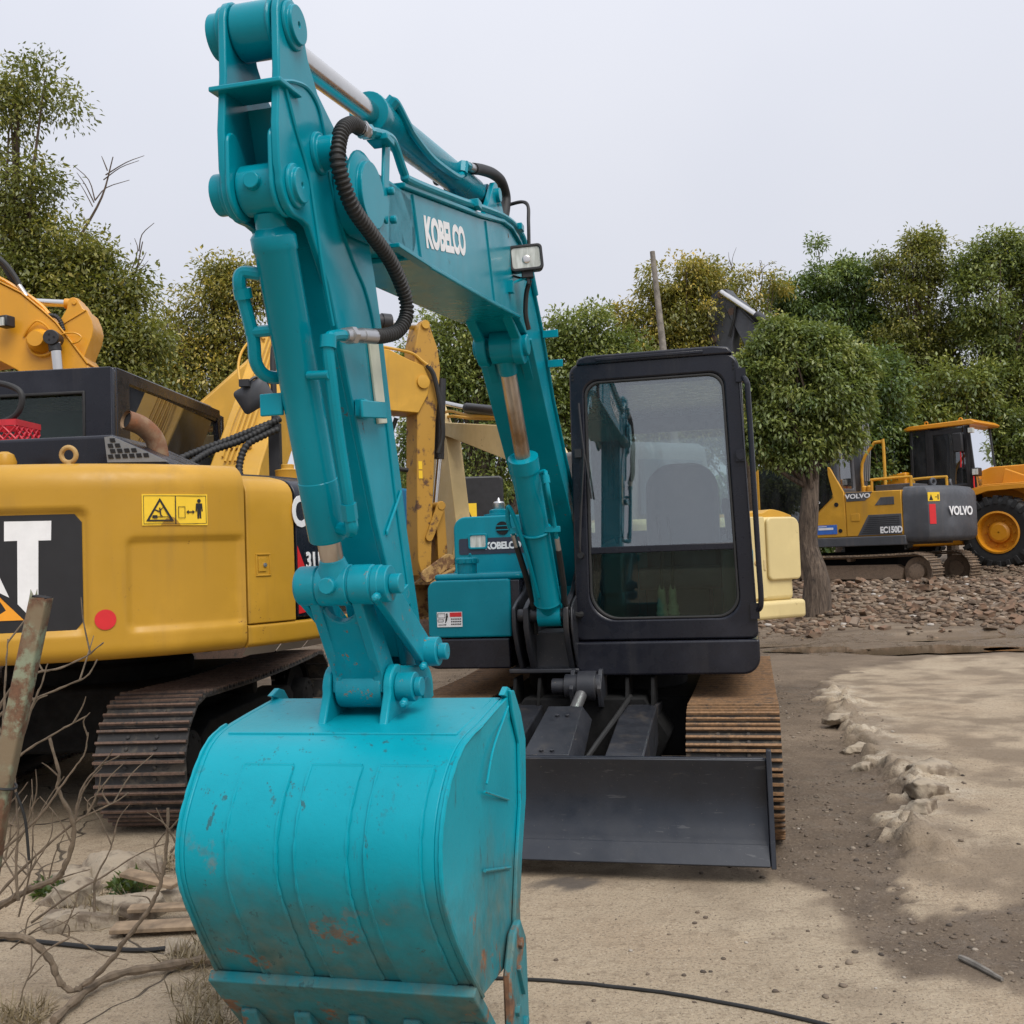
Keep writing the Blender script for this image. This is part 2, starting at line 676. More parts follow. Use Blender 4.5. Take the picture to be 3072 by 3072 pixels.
# ---------------------------------------------------------------- ground
def _hash(ix, iy, seed):
    h = (ix.astype(np.int64) * 374761393 + iy.astype(np.int64) * 668265263 + seed * 974711) & 0x7fffffff
    h = ((h ^ (h >> 13)) * 1274126177) & 0x7fffffff
    return ((h ^ (h >> 16)) & 0xffff) / 65535.0


def vnoise(x, y, seed=0):
    ix, iy = np.floor(x), np.floor(y)
    fx, fy = x - ix, y - iy
    fx, fy = fx * fx * (3 - 2 * fx), fy * fy * (3 - 2 * fy)
    a, b = _hash(ix, iy, seed), _hash(ix + 1, iy, seed)
    c, d = _hash(ix, iy + 1, seed), _hash(ix + 1, iy + 1, seed)
    return (a * (1 - fx) + b * fx) * (1 - fy) + (c * (1 - fx) + d * fx) * fy


def fbm(x, y, o=4, seed=0):
    s, a, t = 0, 1.0, 0
    for k in range(o):
        s = s + a * vnoise(x * 2 ** k + 17.3 * k, y * 2 ** k - 9.1 * k, seed + k)
        t += a
        a *= .5
    return s / t


def sstep(v, a, b):
    u = np.clip((v - a) / (b - a), 0, 1)
    return u * u * (3 - 2 * u)


def sdist(px, py, poly):
    """signed distance to a polygon, positive inside"""
    d = np.full(px.shape, 1e9)
    ins = np.zeros(px.shape, bool)
    n = len(poly)
    for i in range(n):
        ax, ay = poly[i]
        bx, by = poly[(i + 1) % n]
        ex, ey = bx - ax, by - ay
        t = np.clip(((px - ax) * ex + (py - ay) * ey) / (ex * ex + ey * ey + 1e-12), 0, 1)
        d = np.minimum(d, np.hypot(px - ax - ex * t, py - ay - ey * t))
        with np.errstate(divide='ignore', invalid='ignore'):
            c = ((ay > py) != (by > py)) & (px < ex * (py - ay) / (ey if ey else 1e-9) + ax)
        ins ^= c
    return np.where(ins, d, -d)


SLAB = [(60, 13.5), (6.17, 12.54), (5.29, 12.47), (4.53, 12.18), (3.72, 11.6), (3.02, 10.27), (2.77, 9.07), (2.56, 8.2), (2.41, 7.57), (2.35, 6.98),
        (2.23, 6.64), (2.18, 6.04), (1.98, 5.57), (1.8, 5.16), (1.72, 4.8), (1.77, 4.63), (1.62, 4.35), (1.48, 4.17), (1.45, 3.99), (1.53, 3.9),
        (1.72, 3.98), (1.94, 4.05), (3.0, 4.3), (60, 9)]
FRONT = [(-60, 9.5), (-60, -60), (60, -60), (60, 1), (4, 2.6), (1.62, 3.2), (1.4, 3.36), (1.25, 3.41), (1.21, 3.69), (1.19, 3.96), (1.2, 4.26), (1.1, 4.45),
         (.95, 4.56), (.5, 4.72), (-.06, 4.9), (-.9, 5.3), (-1.2, 7), (-1.3, 9.5)]


PUDDLES = [(5.45, 13.6, .85, .62), (7.3, 13.2, 1.05, .50), (4.1, 14.1, .65, .42), (3.2, 15.0, .9, .28), (6.6, 14.95, 1.2, .26)]


def ground_fields(x, y):
    wob = (fbm(x * 2.2, y * 2.2, 4, 5) - .5) * .30 + (fbm(x * 9, y * 9, 4, 9) - .5) * .26
    ds = sdist(x, y, SLAB)
    df = sdist(x, y, FRONT)
    near = np.clip(1.2 - np.hypot(x - 2, y - 6) / 30, .2, 1)
    fing = (fbm(x * 1.2, y * 6.5, 3, 25) - .5) * .38 * sstep(y, 4.2, 5.2)
    cs = sstep(ds + wob * .8 + fing, -.005, .022)
    cf = sstep(df + wob * 1.1, -.06, .10)
    conc = np.maximum(cs, cf)
    # heaps: rubble ground rises under the far machines
    rise = sstep(y, 15.6, 21.0) * .36 * sstep(x, 1.5, 4.5) + sstep(y, 21.5, 24.5) * .32 * sstep(x, 8.5, 10.5)
    rise = rise * (1 + .5 * (fbm(x * .6, y * .6, 3, 30) - .5)) + sstep(y, 14.6, 16.5) * sstep(x, 2.0, 3.5) * (fbm(x * 1.1, y * 1.1, 4, 31)) * .22
    lump = np.maximum(0, 1 - np.abs(ds - .08) / .22)
    z = rise
    z = z + cs * .045 * sstep(y, 4.3, 5.0) * (1 - sstep(y, 8.5, 11.0)) + (1 - conc) * ((fbm(x * 1.3, y * 1.3, 4, 3) - .5) * .06 * (1 - .8 * sstep(y, 10.5, 12.5) * (1 - sstep(y, 15.5, 16.5))) + (fbm(x * 9, y * 9, 3, 12) - .5) * .014)
    z = z + lump * np.abs(fbm(x * 7, y * 11, 5, 21) - .46) * .34 * sstep(fbm(x * 1.1, y * 2.4, 2, 23), .3, .6) * sstep(y, 3.9, 4.9) * sstep(-y, -11, -9.5)
    z = z + conc * ((fbm(x * .5, y * .5, 3, 40) - .5) * .004 + (fbm(x * 16, y * 16, 2, 41) - .5) * .004)
    # ruts in the mud track in front of the rubble
    mud = sstep(y, 12.2, 13.0) * sstep(-y, -16.0, -15.0) * sstep(x, 1.2, 2.6)
    z = z + mud * ((fbm(x * .35, y * 1.6, 3, 50) - .5) * .012)
    z = np.where(mud > .02, np.maximum(z, -.022), z)
    for (cx_, cy_, rx_, ry_) in PUDDLES:
        m_ = sstep(1.55 - np.hypot((x - cx_) / rx_, (y - cy_) / ry_), 0, .4)
        z = z * (1 - m_) + m_ * (-.052)
    # broken slab heaved up at the left
    rid = np.maximum(0, 1 - np.abs((y - 4.55) - .18 * (x + 1.9)) / .22) * sstep(x, -2.9, -2.4) * sstep(-x, 1.25, 1.45)
    z = z + rid * (.02 + .07 * fbm(x * 6, y * 6, 3, 60))
    wet = (1 - conc) * sstep(fbm(x * .8, y * .8, 3, 70), .42, .62) * .7 + mud * .5
    wet = np.maximum(wet, sstep(.5 - np.hypot((x - 1.45) / .7, (y - 3.66) / .24) + (fbm(x * 6, y * 6, 3, 72) - .5) * .5, .0, .30))
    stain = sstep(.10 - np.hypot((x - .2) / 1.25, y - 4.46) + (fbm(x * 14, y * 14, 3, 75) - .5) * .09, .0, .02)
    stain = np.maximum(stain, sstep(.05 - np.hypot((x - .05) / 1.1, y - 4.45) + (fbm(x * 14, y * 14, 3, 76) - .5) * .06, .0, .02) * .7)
    dirtfilm = sstep(-(df + wob), -.75, .05) * sstep(fbm(x * 4, y * 4, 4, 80), .38, .7)
    edge = sstep(ds + fing, .0, .05) * (1 - sstep(ds + fing, .12, .5)) * sstep(y, 4.4, 5.2) * (1 - sstep(y, 9.5, 11))
    return z, conc, wet, stain, dirtfilm, edge


def ground_z(x, y):
    return float(ground_fields(np.array([float(x)]), np.array([float(y)]))[0][0])


def axis_steps(lo, a, b, hi, fine, grow):
    m = list(np.arange(a, b, fine))
    s, v, up = fine, b, []
    while v < hi:
        up.append(v)
        s *= grow
        v += s
    up.append(hi)
    s, v, dn = fine, a, []
    while v > lo:
        s *= grow
        v -= s
        dn.append(max(v, lo))
    return np.array(dn[::-1] + m + up)


xs = axis_steps(-900, -3.6, 3.6, 900, .032, 1.055)
ys = axis_steps(-900, 2.5, 9.0, 1500, .034, 1.035)
gx, gy = np.meshgrid(xs, ys)
gz, gc, gw, gs, gd, ge = ground_fields(gx, gy)
nx, ny = len(xs), len(ys)
me = bpy.data.meshes.new('ground')
co = np.stack([gx, gy, gz], -1).reshape(-1, 3)
idx = np.arange(nx * ny).reshape(ny, nx)
q = np.stack([idx[:-1, :-1], idx[:-1, 1:], idx[1:, 1:], idx[1:, :-1]], -1).reshape(-1, 4)
me.vertices.add(len(co))
me.vertices.foreach_set('co', co.ravel())
me.loops.add(q.size)
me.loops.foreach_set('vertex_index', q.ravel())
me.polygons.add(len(q))
me.polygons.foreach_set('loop_start', np.arange(0, q.size, 4))
me.update()
me.validate()
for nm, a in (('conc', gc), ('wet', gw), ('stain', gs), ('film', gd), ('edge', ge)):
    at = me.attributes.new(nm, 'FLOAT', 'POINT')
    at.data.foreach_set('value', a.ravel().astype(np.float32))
me.shade_smooth()

t = NT('ground')


def att(name):
    x = t.n('ShaderNodeAttribute', attribute_name=name)
    return x.outputs['Fac']


obj = t.tc.outputs['Object']
cc = t.ramp(t.noise(1.1, 6, .6), [(.25, (.345, .275, .190)), (.5, (.395, .318, .222)), (.78, (.45, .368, .262))])
cc = t.mix(t.math('MULTIPLY', t.smooth(t.noise(.75, 4, .6), .45, .66), .22), cc, (.28, .18, .105))
cc = t.mix(t.math('MULTIPLY', att('edge'), t.smooth(t.noise(9, 5, .7), .35, .6)), cc, (.50, .43, .33))
cc = t.mix(t.math('MULTIPLY', t.smooth(t.noise(85, 5, .85), .52, .60), .85), cc, (.15, .112, .076))
cc = t.mix(t.math('MULTIPLY', t.smooth(t.noise(110, 4, .75), .56, .66), .8), cc, (.52, .45, .35))
cc = t.mix(t.math('MULTIPLY', t.smooth(t.noise(3.2, 6, .7, stretch=(1, 1.5, 1)), .50, .68), .22), cc, (.24, .18, .12))
cc = t.mix(t.math('MULTIPLY', t.smooth(t.noise(14, 6, .78), .52, .64), .5), cc, (.20, .15, .10))
cc = t.mix(t.math('MULTIPLY', att('film'), .75), cc, (.17, .128, .088))
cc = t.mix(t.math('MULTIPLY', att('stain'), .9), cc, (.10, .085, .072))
# cracks in the broken slab at the left
sx = t.sep(obj)
vor = t.n('ShaderNodeTexVoronoi', feature='DISTANCE_TO_EDGE')
vor.inputs['Scale'].default_value = 1.15
wv = t.n('ShaderNodeMix', data_type='VECTOR')
nn = t.n('ShaderNodeTexNoise')
nn.inputs['Scale'].default_value = 3.0
t.l(obj, nn.inputs['Vector'])
va = t.n('ShaderNodeVectorMath', operation='MULTIPLY_ADD')
t.l(nn.outputs['Color'], va.inputs[0])
va.inputs[1].default_value = (.35, .35, .0)
t.l(obj, va.inputs[2])
t.l(va.outputs[0], vor.inputs['Vector'])
crack = t.math('MULTIPLY', t.math('SUBTRACT', 1.0, t.smooth(vor.outputs['Distance'], .002, .010)), t.smooth(t.math('MULTIPLY', sx[0], -1.0), 1.0, 1.3))
cc = t.mix(t.math('MULTIPLY', t.smooth(t.noise(13, 6, .78, stretch=(.5, 2.0, 1), dist=.4), .56, .64), .5), cc, (.20, .15, .10))
cc = t.mix(t.smooth(t.noise(34, 3, .8), .655, .69), cc, (.12, .09, .065))
cc = t.mix(t.math('MULTIPLY', crack, .8), cc, (.06, .048, .036))
mc = t.ramp(t.noise(2.4, 7, .65), [(.3, (.105, .078, .054)), (.55, (.165, .124, .086)), (.78, (.24, .184, .130))])
mc = t.mix(t.smooth(t.noise(60, 4, .75), .55, .66), mc, (.27, .215, .155))
mc = t.mix(t.smooth(t.noise(90, 4, .75), .56, .64), mc, (.07, .052, .037))
far = t.smooth(t.sep(obj)[1], 11.6, 13.2)
mc = t.mix(t.math('MULTIPLY', far, .75), mc, t.ramp(t.noise(2.5, 6, .65, stretch=(.35, 1.6, 1)), [(.3, (.12, .088, .06)), (.55, (.20, .152, .105)), (.75, (.29, .23, .165))]))
wetc = t.mix(t.math('MULTIPLY', att('wet'), .40), mc, (.095, .070, .049))
base = t.mix(att('conc'), wetc, cc)
wet_on = t.math('MULTIPLY', att('wet'), t.smooth(t.noise(7, 5), .35, .65))
base = t.mix(t.math('MULTIPLY', t.math('MULTIPLY', att('wet'), att('conc')), .6), base, (.15, .112, .08))
rough = t.math('SUBTRACT', .93, t.math('MULTIPLY', t.smooth(wet_on, .25, .85), .72))
t.set(col=base, rough=rough, spec=.3)
h = t.math('ADD', t.math('MULTIPLY', t.noise(38, 6, .75), 1.0), t.math('MULTIPLY', t.noise(7, 5, .6), 2.0))
h = t.math('SUBTRACT', h, t.math('MULTIPLY', crack, 3.0))
t.bump(h, .8, .014)
ground = bpy.data.objects.new('ground', me)
COL.objects.link(ground)
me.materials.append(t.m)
tag(ground, 'tan concrete yard broken by a strip of wet gravelly mud', 'ground', kind='structure')

# puddles on the muddy track
t = NT('puddle_water')
t.set(col=t.ramp(t.noise(1.5, 4), [(.3, (.11, .078, .048)), (.7, (.15, .11, .068))]), rough=.07, spec=.45)
t.bump(t.noise(9, 3), .03, .01)


def puddle(label, cx, cy, rx, ry, seed):
    rnd = random.Random(seed)
    pts = []
    ph = [rnd.uniform(0, 6.28) for _ in range(4)]
    for k in range(56):
        a = math.tau * k / 56
        r = 1 + .16 * math.sin(2 * a + ph[0]) + .13 * math.sin(3 * a + ph[1]) + .09 * math.sin(5 * a + ph[2]) + .06 * math.sin(9 * a + ph[3])
        pts.append((cx + rx * r * math.cos(a), cy + ry * r * math.sin(a)))
    z = -.031
    b = MB()
    b.add([(p[0], p[1], z) for p in pts], [tuple(range(56))])
    o = b.build('puddle', 'puddle_water', smooth=0)
    tag(o, label, 'puddle', kind='structure')


puddle('long muddy puddle across the track in front of the grey excavator', 5.45, 13.6, .85, .62, 3)
puddle('widest muddy puddle on the track in front of the wheel loader', 7.3, 13.2, 1.05, .50, 8)
puddle('small muddy puddle in the rut nearest the cream excavator', 4.1, 14.1, .65, .42, 5)
puddle('narrow wet rut at the foot of the rubble, behind the small puddle', 3.2, 15.0, .9, .28, 12)
puddle('long thin wet rut along the foot of the rubble', 6.6, 14.95, 1.2, .26, 14)

# loose stones: too many to count
rng = np.random.default_rng(5)


def stones(name, label, pts, sizes, mat, seed, cat='gravel'):
    rnd = np.random.default_rng(seed)
    ph = (1 + 5 ** .5) / 2
    ico = np.array([(-1, ph, 0), (1, ph, 0), (-1, -ph, 0), (1, -ph, 0), (0, -1, ph), (0, 1, ph), (0, -1, -ph), (0, 1, -ph), (ph, 0, -1), (ph, 0, 1), (-ph, 0, -1), (-ph, 0, 1)]) / 1.9
    fi = np.array([(0, 11, 5), (0, 5, 1), (0, 1, 7), (0, 7, 10), (0, 10, 11), (1, 5, 9), (5, 11, 4), (11, 10, 2), (10, 7, 6), (7, 1, 8), (3, 9, 4), (3, 4, 2), (3, 2, 6), (3, 6, 8), (3, 8, 9), (4, 9, 5), (2, 4, 11), (6, 2, 10), (8, 6, 7), (9, 8, 1)])
    n = len(pts)
    v = ico[None] * (1 + .35 * (rnd.random((n, 12, 1)) - .5)) * sizes[:, None, None] * np.stack([1 + .5 * rnd.random(n), 1 + .5 * rnd.random(n), .45 + .4 * rnd.random(n)], -1)[:, None, :]
    a = rnd.random(n) * 6.283
    c, s_ = np.cos(a)[:, None], np.sin(a)[:, None]
    v = np.stack([v[..., 0] * c - v[..., 1] * s_, v[..., 0] * s_ + v[..., 1] * c, v[..., 2]], -1) + pts[:, None, :]
    f = (fi[None] + (np.arange(n) * 12)[:, None, None]).reshape(-1, 3)
    m = bpy.data.meshes.new(name)
    m.vertices.add(n * 12)
    m.vertices.foreach_set('co', v.ravel())
    m.loops.add(f.size)
    m.loops.foreach_set('vertex_index', f.ravel())
    m.polygons.add(len(f))
    m.polygons.foreach_set('loop_start', np.arange(0, f.size, 3))
    m.update()
    at_ = m.attributes.new('rnd', 'FLOAT', 'POINT')
    at_.data.foreach_set('value', np.repeat(rnd.random(n), 12).astype(np.float32))
    m.materials.append(MATS[mat])
    o = bpy.data.objects.new(name, m)
    COL.objects.link(o)
    tag(o, label, cat, kind='stuff')
    return o


t = NT('stone_mix')
x_ = t.n('ShaderNodeAttribute', attribute_name='rnd')
t.set(col=t.ramp(x_.outputs['Fac'], [(.0, (.05, .04, .032)), (.35, (.12, .09, .065)), (.7, (.18, .138, .098)), (.96, (.25, .205, .155)), (1, (.38, .34, .29))]), rough=.9)
t = NT('rubble_mix')
x_ = t.n('ShaderNodeAttribute', attribute_name='rnd')
t.set(col=t.ramp(x_.outputs['Fac'], [(.0, (.062, .042, .028)), (.45, (.135, .088, .056)), (.8, (.215, .148, .096)), (.97, (.29, .23, .17)), (1, (.48, .45, .41))]), rough=.92)
n = 26000
px_ = rng.uniform(-.9, 2.9, n)
py_ = 3.0 + 10 * rng.random(n) ** 1.6
z_, c_, *_o = ground_fields(px_, py_)
keep = rng.random(n) < np.where(c_ > .5, .10, .6) * sstep(fbm(px_ * 2, py_ * 2, 3, 90), .30, .55)
keep &= ~((px_ < .9) & (py_ < 4.7) & (rng.random(n) < .6))
px_, py_, z_ = px_[keep], py_[keep], z_[keep]
sz = .0025 + .009 * rng.random(len(px_)) ** 4
stones('gravel', 'small loose stones strewn over the mud and concrete', np.stack([px_, py_, z_ + sz * .2], -1), sz, 'stone_mix', 6)
n = 24000
px_ = rng.uniform(1.6, 19, n)
py_ = rng.uniform(15.2, 24, n)
z_ = ground_fields(px_, py_)[0]
sz = .015 + .05 * rng.random(n) ** 2.8
keep = rng.random(n) < sstep(py_ + (fbm(px_, py_, 3, 95) - .5) * 2, 15.2, 16.6)
stones('brick_rubble', 'brown broken brick and earth rubble under the far machines', np.stack([px_, py_, z_ + sz * .2], -1)[keep], sz[keep], 'rubble_mix', 7, 'rubble')
# ---------------------------------------------------------------- crawler tracks
def shoe_mesh(name, w, pitch, mat, grouser=.022, bolts=True, three=True):
    b = MB()
    p = pitch * .485
    b.bb(-w / 2, w / 2, -p, p, -.012, .0)
    for y in ((-.40, 0, .40) if three else (0,)):
        y *= pitch
        b.prism([(y - .011, -.002), (y + .011, -.002), (y + .006, grouser), (y - .006, grouser)], -w / 2, w / 2)
    if bolts:
        for sx in (-.16, .16):
            for sy in (-.2, .2):
                b.lathe([(.011, 0), (.011, .009), (.006, .011)], (sx * w, sy * pitch, -.001), (0, 0, 1), 6)
    me = b.mesh(name, 0)
    me.materials.append(MATS[mat])
    return me


def track(root, xc, w, y0, y1, rad, zc, pitch, shoe, mat_frame, side, sag=.02, detail=True):
    """one crawler track along y from wheel centre y0 to y1; side +1 when the outer face looks to +x"""
    L1 = y1 - y0
    L = 2 * L1 + math.tau * rad
    n = int(round(L / pitch))
    b = MB()
    # inner chain: a closed belt
    def pos(d):
        d %= L
        if d < L1:                                   # top run, front to rear
            u = d / L1
            z = zc + rad - sag * math.sin(math.pi * u)
            return Vector((0, y0 + d, z)), Vector((0, 1, -sag * math.pi / L1 * math.cos(math.pi * u))).normalized()
        d -= L1
        if d < math.pi * rad:
            a = d / rad
            return Vector((0, y1 + rad * math.sin(a), zc + rad * math.cos(a))), Vector((0, math.cos(a), -math.sin(a)))
        d -= math.pi * rad
        if d < L1:
            return Vector((0, y1 - d, zc - rad)), Vector((0, -1, 0))
        d -= L1
        a = d / rad
        return Vector((0, y0 - rad * math.sin(a), zc - rad * math.cos(a))), Vector((0, -math.cos(a), math.sin(a)))
    rings = []
    for k in range(n * 2 + 1):
        p, tg = pos(L * k / (n * 2))
        nn = Vector((0, -tg.z, tg.y))
        rings.append([Vector((xc + sx, 0, 0)) + p + nn * h for sx, h in ((-w * .16, -.015), (w * .16, -.015), (w * .16, -.055), (-w * .16, -.055))])
    b.loft(rings, False)
    belt = b.build('track', mat_frame, root)
    for k in range(n):
        p, tg = pos(L * (k + .5) / n)
        nn = Vector((0, -tg.z, tg.y))
        M = Matrix((Vector((1, 0, 0)), tg, nn)).transposed().to_4x4()
        M.translation = p + Vector((xc, 0, 0))
        part_obj('shoe', shoe, belt, M)
    # wheels and frame
    for yy, nm in ((y0, 'idler'), (y1, 'sprocket')):
        c = MB()
        rr = rad - .075
        c.lathe([(.02, -w * .18), (rr * .55, -w * .18), (rr * .6, -w * .10), (rr, -w * .10), (rr, w * .10), (rr * .6, w * .10), (rr * .55, w * .30), (rr * .3, w * .33), (.02, w * .33)], (xc, yy, zc), (side, 0, 0), 26)
        if nm == 'sprocket':
            for k in range(18):
                a = math.tau * k / 18
                c.box((xc, yy + (rr + .012) * math.cos(a), zc + (rr + .012) * math.sin(a)), (w * .12, .03, .05), Matrix.Rotation(a - math.pi / 2, 3, 'X'))
        for k in range(8):
            a = math.tau * k / 8
            c.lathe([(.013, 0), (.013, .012), (.007, .014)], (xc + side * w * .31, yy + rr * .42 * math.cos(a), zc + rr * .42 * math.sin(a)), (side, 0, 0), 6)
        c.build(nm, mat_frame, belt)
    if detail:
        c = MB()
        h = rad * .55
        c.prism([(y0 + rad * .9, zc - h * .75), (y1 - rad * .9, zc - h * .75), (y1 - rad * .75, zc + h * .35), (y1 - rad * 1.1, zc + h * .75), (y0 + rad * 1.2, zc + h * .75), (y0 + rad * .75, zc + h * .3)], xc - w * .22, xc + w * .22)
        c.build('track_frame', mat_frame, belt, .012)
        for k in range(5):
            yy = y0 + rad * .7 + (L1 - rad * 1.4) * k / 4
            c = MB()
            c.lathe([(.02, -w * .2), (.06, -w * .2), (.06, -w * .12), (.045, -w * .1), (.045, w * .1), (.06, w * .12), (.06, w * .24), (.03, w * .26)], (xc, yy, zc - rad + .105), (side, 0, 0), 14)
            c.build('roller', mat_frame, belt)
        c = MB()
        c.lathe([(.02, -w * .2), (.05, -w * .2), (.05, w * .24), (.02, w * .25)], (xc, (y0 + y1) / 2, zc + rad - .10), (side, 0, 0), 14)
        c.build('carrier_roller', mat_frame, belt)
    return belt


def strip(b, pts, x0, x1, th):
    """a bent plate that follows a (y, z) path, spanning x0..x1, thickness th to the left of the path"""
    n = len(pts)
    rs = []
    for i, (y, z) in enumerate(pts):
        a, c = pts[max(i - 1, 0)], pts[min(i + 1, n - 1)]
        t_ = Vector((c[0] - a[0], c[1] - a[1])).normalized()
        nn = Vector((-t_.y, t_.x)) * th
        rs.append([(x0, y, z), (x1, y, z), (x1, y + nn.x, z + nn.y), (x0, y + nn.x, z + nn.y)])
    return b.loft(rs, True)


def smooth2(pts, n=5):
    return [(p.x, p.y) for p in catmull([(a, c, 0) for a, c in pts], n)]


# ---------------------------------------------------------------- bucket paint: chipped teal, muddy towards the lip
t = NT('teal_bucket')
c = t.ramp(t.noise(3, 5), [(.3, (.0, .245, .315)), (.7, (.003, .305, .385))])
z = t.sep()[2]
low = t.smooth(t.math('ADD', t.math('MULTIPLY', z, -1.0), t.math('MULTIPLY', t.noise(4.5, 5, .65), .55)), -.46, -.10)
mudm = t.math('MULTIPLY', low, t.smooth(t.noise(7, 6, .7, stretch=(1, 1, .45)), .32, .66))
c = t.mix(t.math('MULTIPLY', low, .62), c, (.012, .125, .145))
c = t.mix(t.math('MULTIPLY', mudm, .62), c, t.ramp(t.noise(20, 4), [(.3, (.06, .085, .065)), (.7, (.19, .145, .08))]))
rs = t.math('MULTIPLY', t.smooth(t.noise(5.2, 7, .72, stretch=(1, 1, .8)), .565, .625), t.smooth(t.math('ADD', t.math('MULTIPLY', z, -1.0), t.math('MULTIPLY', t.noise(2.1, 2), .5)), -.52, -.20))
c = t.mix(t.math('MULTIPLY', rs, .85), c, t.ramp(t.noise(35, 4), [(.3, (.10, .04, .02)), (.7, (.29, .125, .05))]))
scr = t.math('MULTIPLY', t.smooth(t.noise(38, 5, .7, stretch=(1, 1, .2)), .60, .64), t.smooth(t.noise(5, 4), .44, .60))
c = t.mix(t.math('MULTIPLY', scr, .8), c, (.03, .085, .095))
pit = t.smooth(t.noise(80, 4, .75), .64, .69)
c = t.mix(t.math('MULTIPLY', pit, .6), c, (.02, .10, .12))
t.set(col=c, rough=t.mix(mudm, (.36, .36, .36), (.8, .8, .8)), spec=.22)
t.bump(t.math('ADD', t.noise(45, 5, .7), t.math('MULTIPLY', t.noise(6, 3), 1.6)), .16, .006)
# pins and links: teal worn through to rust
paint('teal_worn', TEAL, .38, .45, dirt_col=(.05, .10, .09), chip=1.0, chip_col=(.30, .15, .07), fade=.12, scale=1.5, bumpy=.14, spec=.35)
t = NT('blade_paint')
zz = t.sep()
c = t.ramp(t.noise(2.5, 6, .65, stretch=(1, 1, .5)), [(.3, (.011, .014, .021)), (.55, (.018, .022, .031)), (.8, (.036, .036, .037))])
c = t.mix(t.math('MULTIPLY', t.smooth(t.noise(14, 6, .75, stretch=(.5, 1, 1.6)), .60, .74), .35), c, (.12, .10, .08))
c = t.mix(t.smooth(t.noise(130, 3, .7), .70, .74), c, (.22, .20, .17))
scr = t.smooth(t.noise(26, 4, .6, stretch=(.25, 1, 2.2), dist=.6), .655, .675)
c = t.mix(t.math('MULTIPLY', scr, .18), c, (.2, .2, .2))
t.set(col=c, rough=t.ramp(t.noise(9, 5), [(.3, (.28,) * 3), (.7, (.5,) * 3)]))
t.bump(t.noise(26, 5, .7), .10, .004)

# ---------------------------------------------------------------- the teal excavator in front
KB = thing('excavator', 'teal excavator with charcoal cab, bucket raised towards the viewer', 'excavator', (.59, 6.3, 0), -13, 'excavators parked in the yard')
XB = -.21

# undercarriage
sm = shoe_mesh('shoe', .435, .104, 'track_rusty', .024)
track(KB, .725, .435, -1.12, 1.05, .295, .335, .104, sm, 'underbody', 1)
track(KB, -.805, .435, -1.12, 1.05, .295, .335, .104, sm, 'underbody', -1)
b = MB()
b.bb(-.62, .54, -.62, .55, .30, .62)
b.prism([(-.42, .34), (.34, .34), (.40, .46), (.28, .66), (-.36, .66), (-.48, .46)], -.95, -.62, 'y')
b.lathe([(.1, 0), (.48, 0), (.48, .10), (.44, .10), (.44, .17), (.1, .17)], (-.04, 0, .62), (0, 0, 1), 36)
b.build('undercarriage_frame', 'underbody', KB, .01)
# dozer blade
b = MB()
prof = smooth2([(-1.735, .505), (-1.705, .42), (-1.690, .33), (-1.705, .24), (-1.745, .155)], 5) + [(-1.805, .082)]
strip(b, prof, -.98, .868, .022)
blade = b.build('dozer_blade', 'blade_paint', KB, .004)
b = MB()
strip(b, [(-1.752, .148), (-1.818, .074)], -.98, .866, -.012)
b.build('cutting_edge', 'blade_paint', blade, .003)
for x in (.868, -1.002):
    b = MB()
    b.prism([(-1.825, .07), (-1.70, .08), (-1.66, .3), (-1.69, .545), (-1.75, .55), (-1.765, .35), (-1.80, .16)], x, x + .022)
    b.build('end_plate', 'blade_paint', blade, .004)
b = MB()
b.bb(-.98, .86, -1.73, -1.70, .500, .512)
b.build('top_rib', 'blade_paint', blade, .003)
for x0 in (.165, -.435):
    b = MB()
    b.prism([(-1.655, .30), (-1.675, .505), (-.95, .625), (-.62, .60), (-.62, .42), (-.95, .42)], x0, x0 + .175)
    arm_ = b.build('blade_arm', 'charcoal_steel', KB, .008)
    b = MB()
    for dx in (.012, .145):
        b.prism([(-1.0, .55), (-.74, .55), (-.74, .76), (-.90, .76)], x0 + dx, x0 + dx + .018)
    b.build('hinge_plate', 'underbody', arm_, .003)
# blade cylinder with its guard plate
b = MB()
b.cyl((-.085, -1.60, .445), (-.055, -1.22, .61), .058, n=24)
bc = b.build('blade_cylinder', 'charcoal_steel', KB)
b = MB()
b.cyl((-.055, -1.22, .61), (-.035, -.98, .705), .030, n=18)
b.build('rod', 'steel', bc)
b = MB()
b.cyl((-.13, -.965, .725), (.06, -.965, .725), .062, n=22)
b.cyl((-.20, -.965, .725), (-.13, -.965, .725), .04, n=18)
b.cyl((-.01 - .05, -.965, .725), (-.015 + .05, -.965, .725), .078, n=22)
for x in (-.10, .045):
    b.prism([(-1.04, .72), (-.96, .81), (-.80, .81), (-.80, .58), (-1.0, .62)], x, x + .022)
b.build('cylinder_eye', 'charcoal_steel', bc, .003)
b = MB()
gA = [Vector((-.205, -1.24, .60)), Vector((-.165, -1.26, .665)), Vector((.005, -1.26, .665)), Vector((.045, -1.24, .60))]
gB = [Vector((-.262, -1.655, .435)), Vector((-.212, -1.67, .508)), Vector((.000, -1.67, .508)), Vector((.050, -1.655, .435))]
dn = Vector((0, .005, -.009))
b.loft([[p for p in gA] + [p + dn for p in reversed(gA)], [p for p in gB] + [p + dn for p in reversed(gB)]])
gd_ = b.build('guard_plate', 'charcoal_steel', bc, .003)
b = MB()
for u, sx in ((.22, -.105), (.22, -.055), (.93, -.13), (.93, -.08)):
    p = gA[1].lerp(gB[1], u)
    b.lathe([(.011, 0), (.011, .012), (.006, .014)], (sx, p.y, p.z - .002), (0, -.35, .93), 6)
b.build('bolt', 'charcoal_steel', gd_)
b = MB()
b.tube([(.05, -1.55, .45), (.10, -1.4, .52), (.16, -1.15, .60), (.20, -.9, .66)], .013)
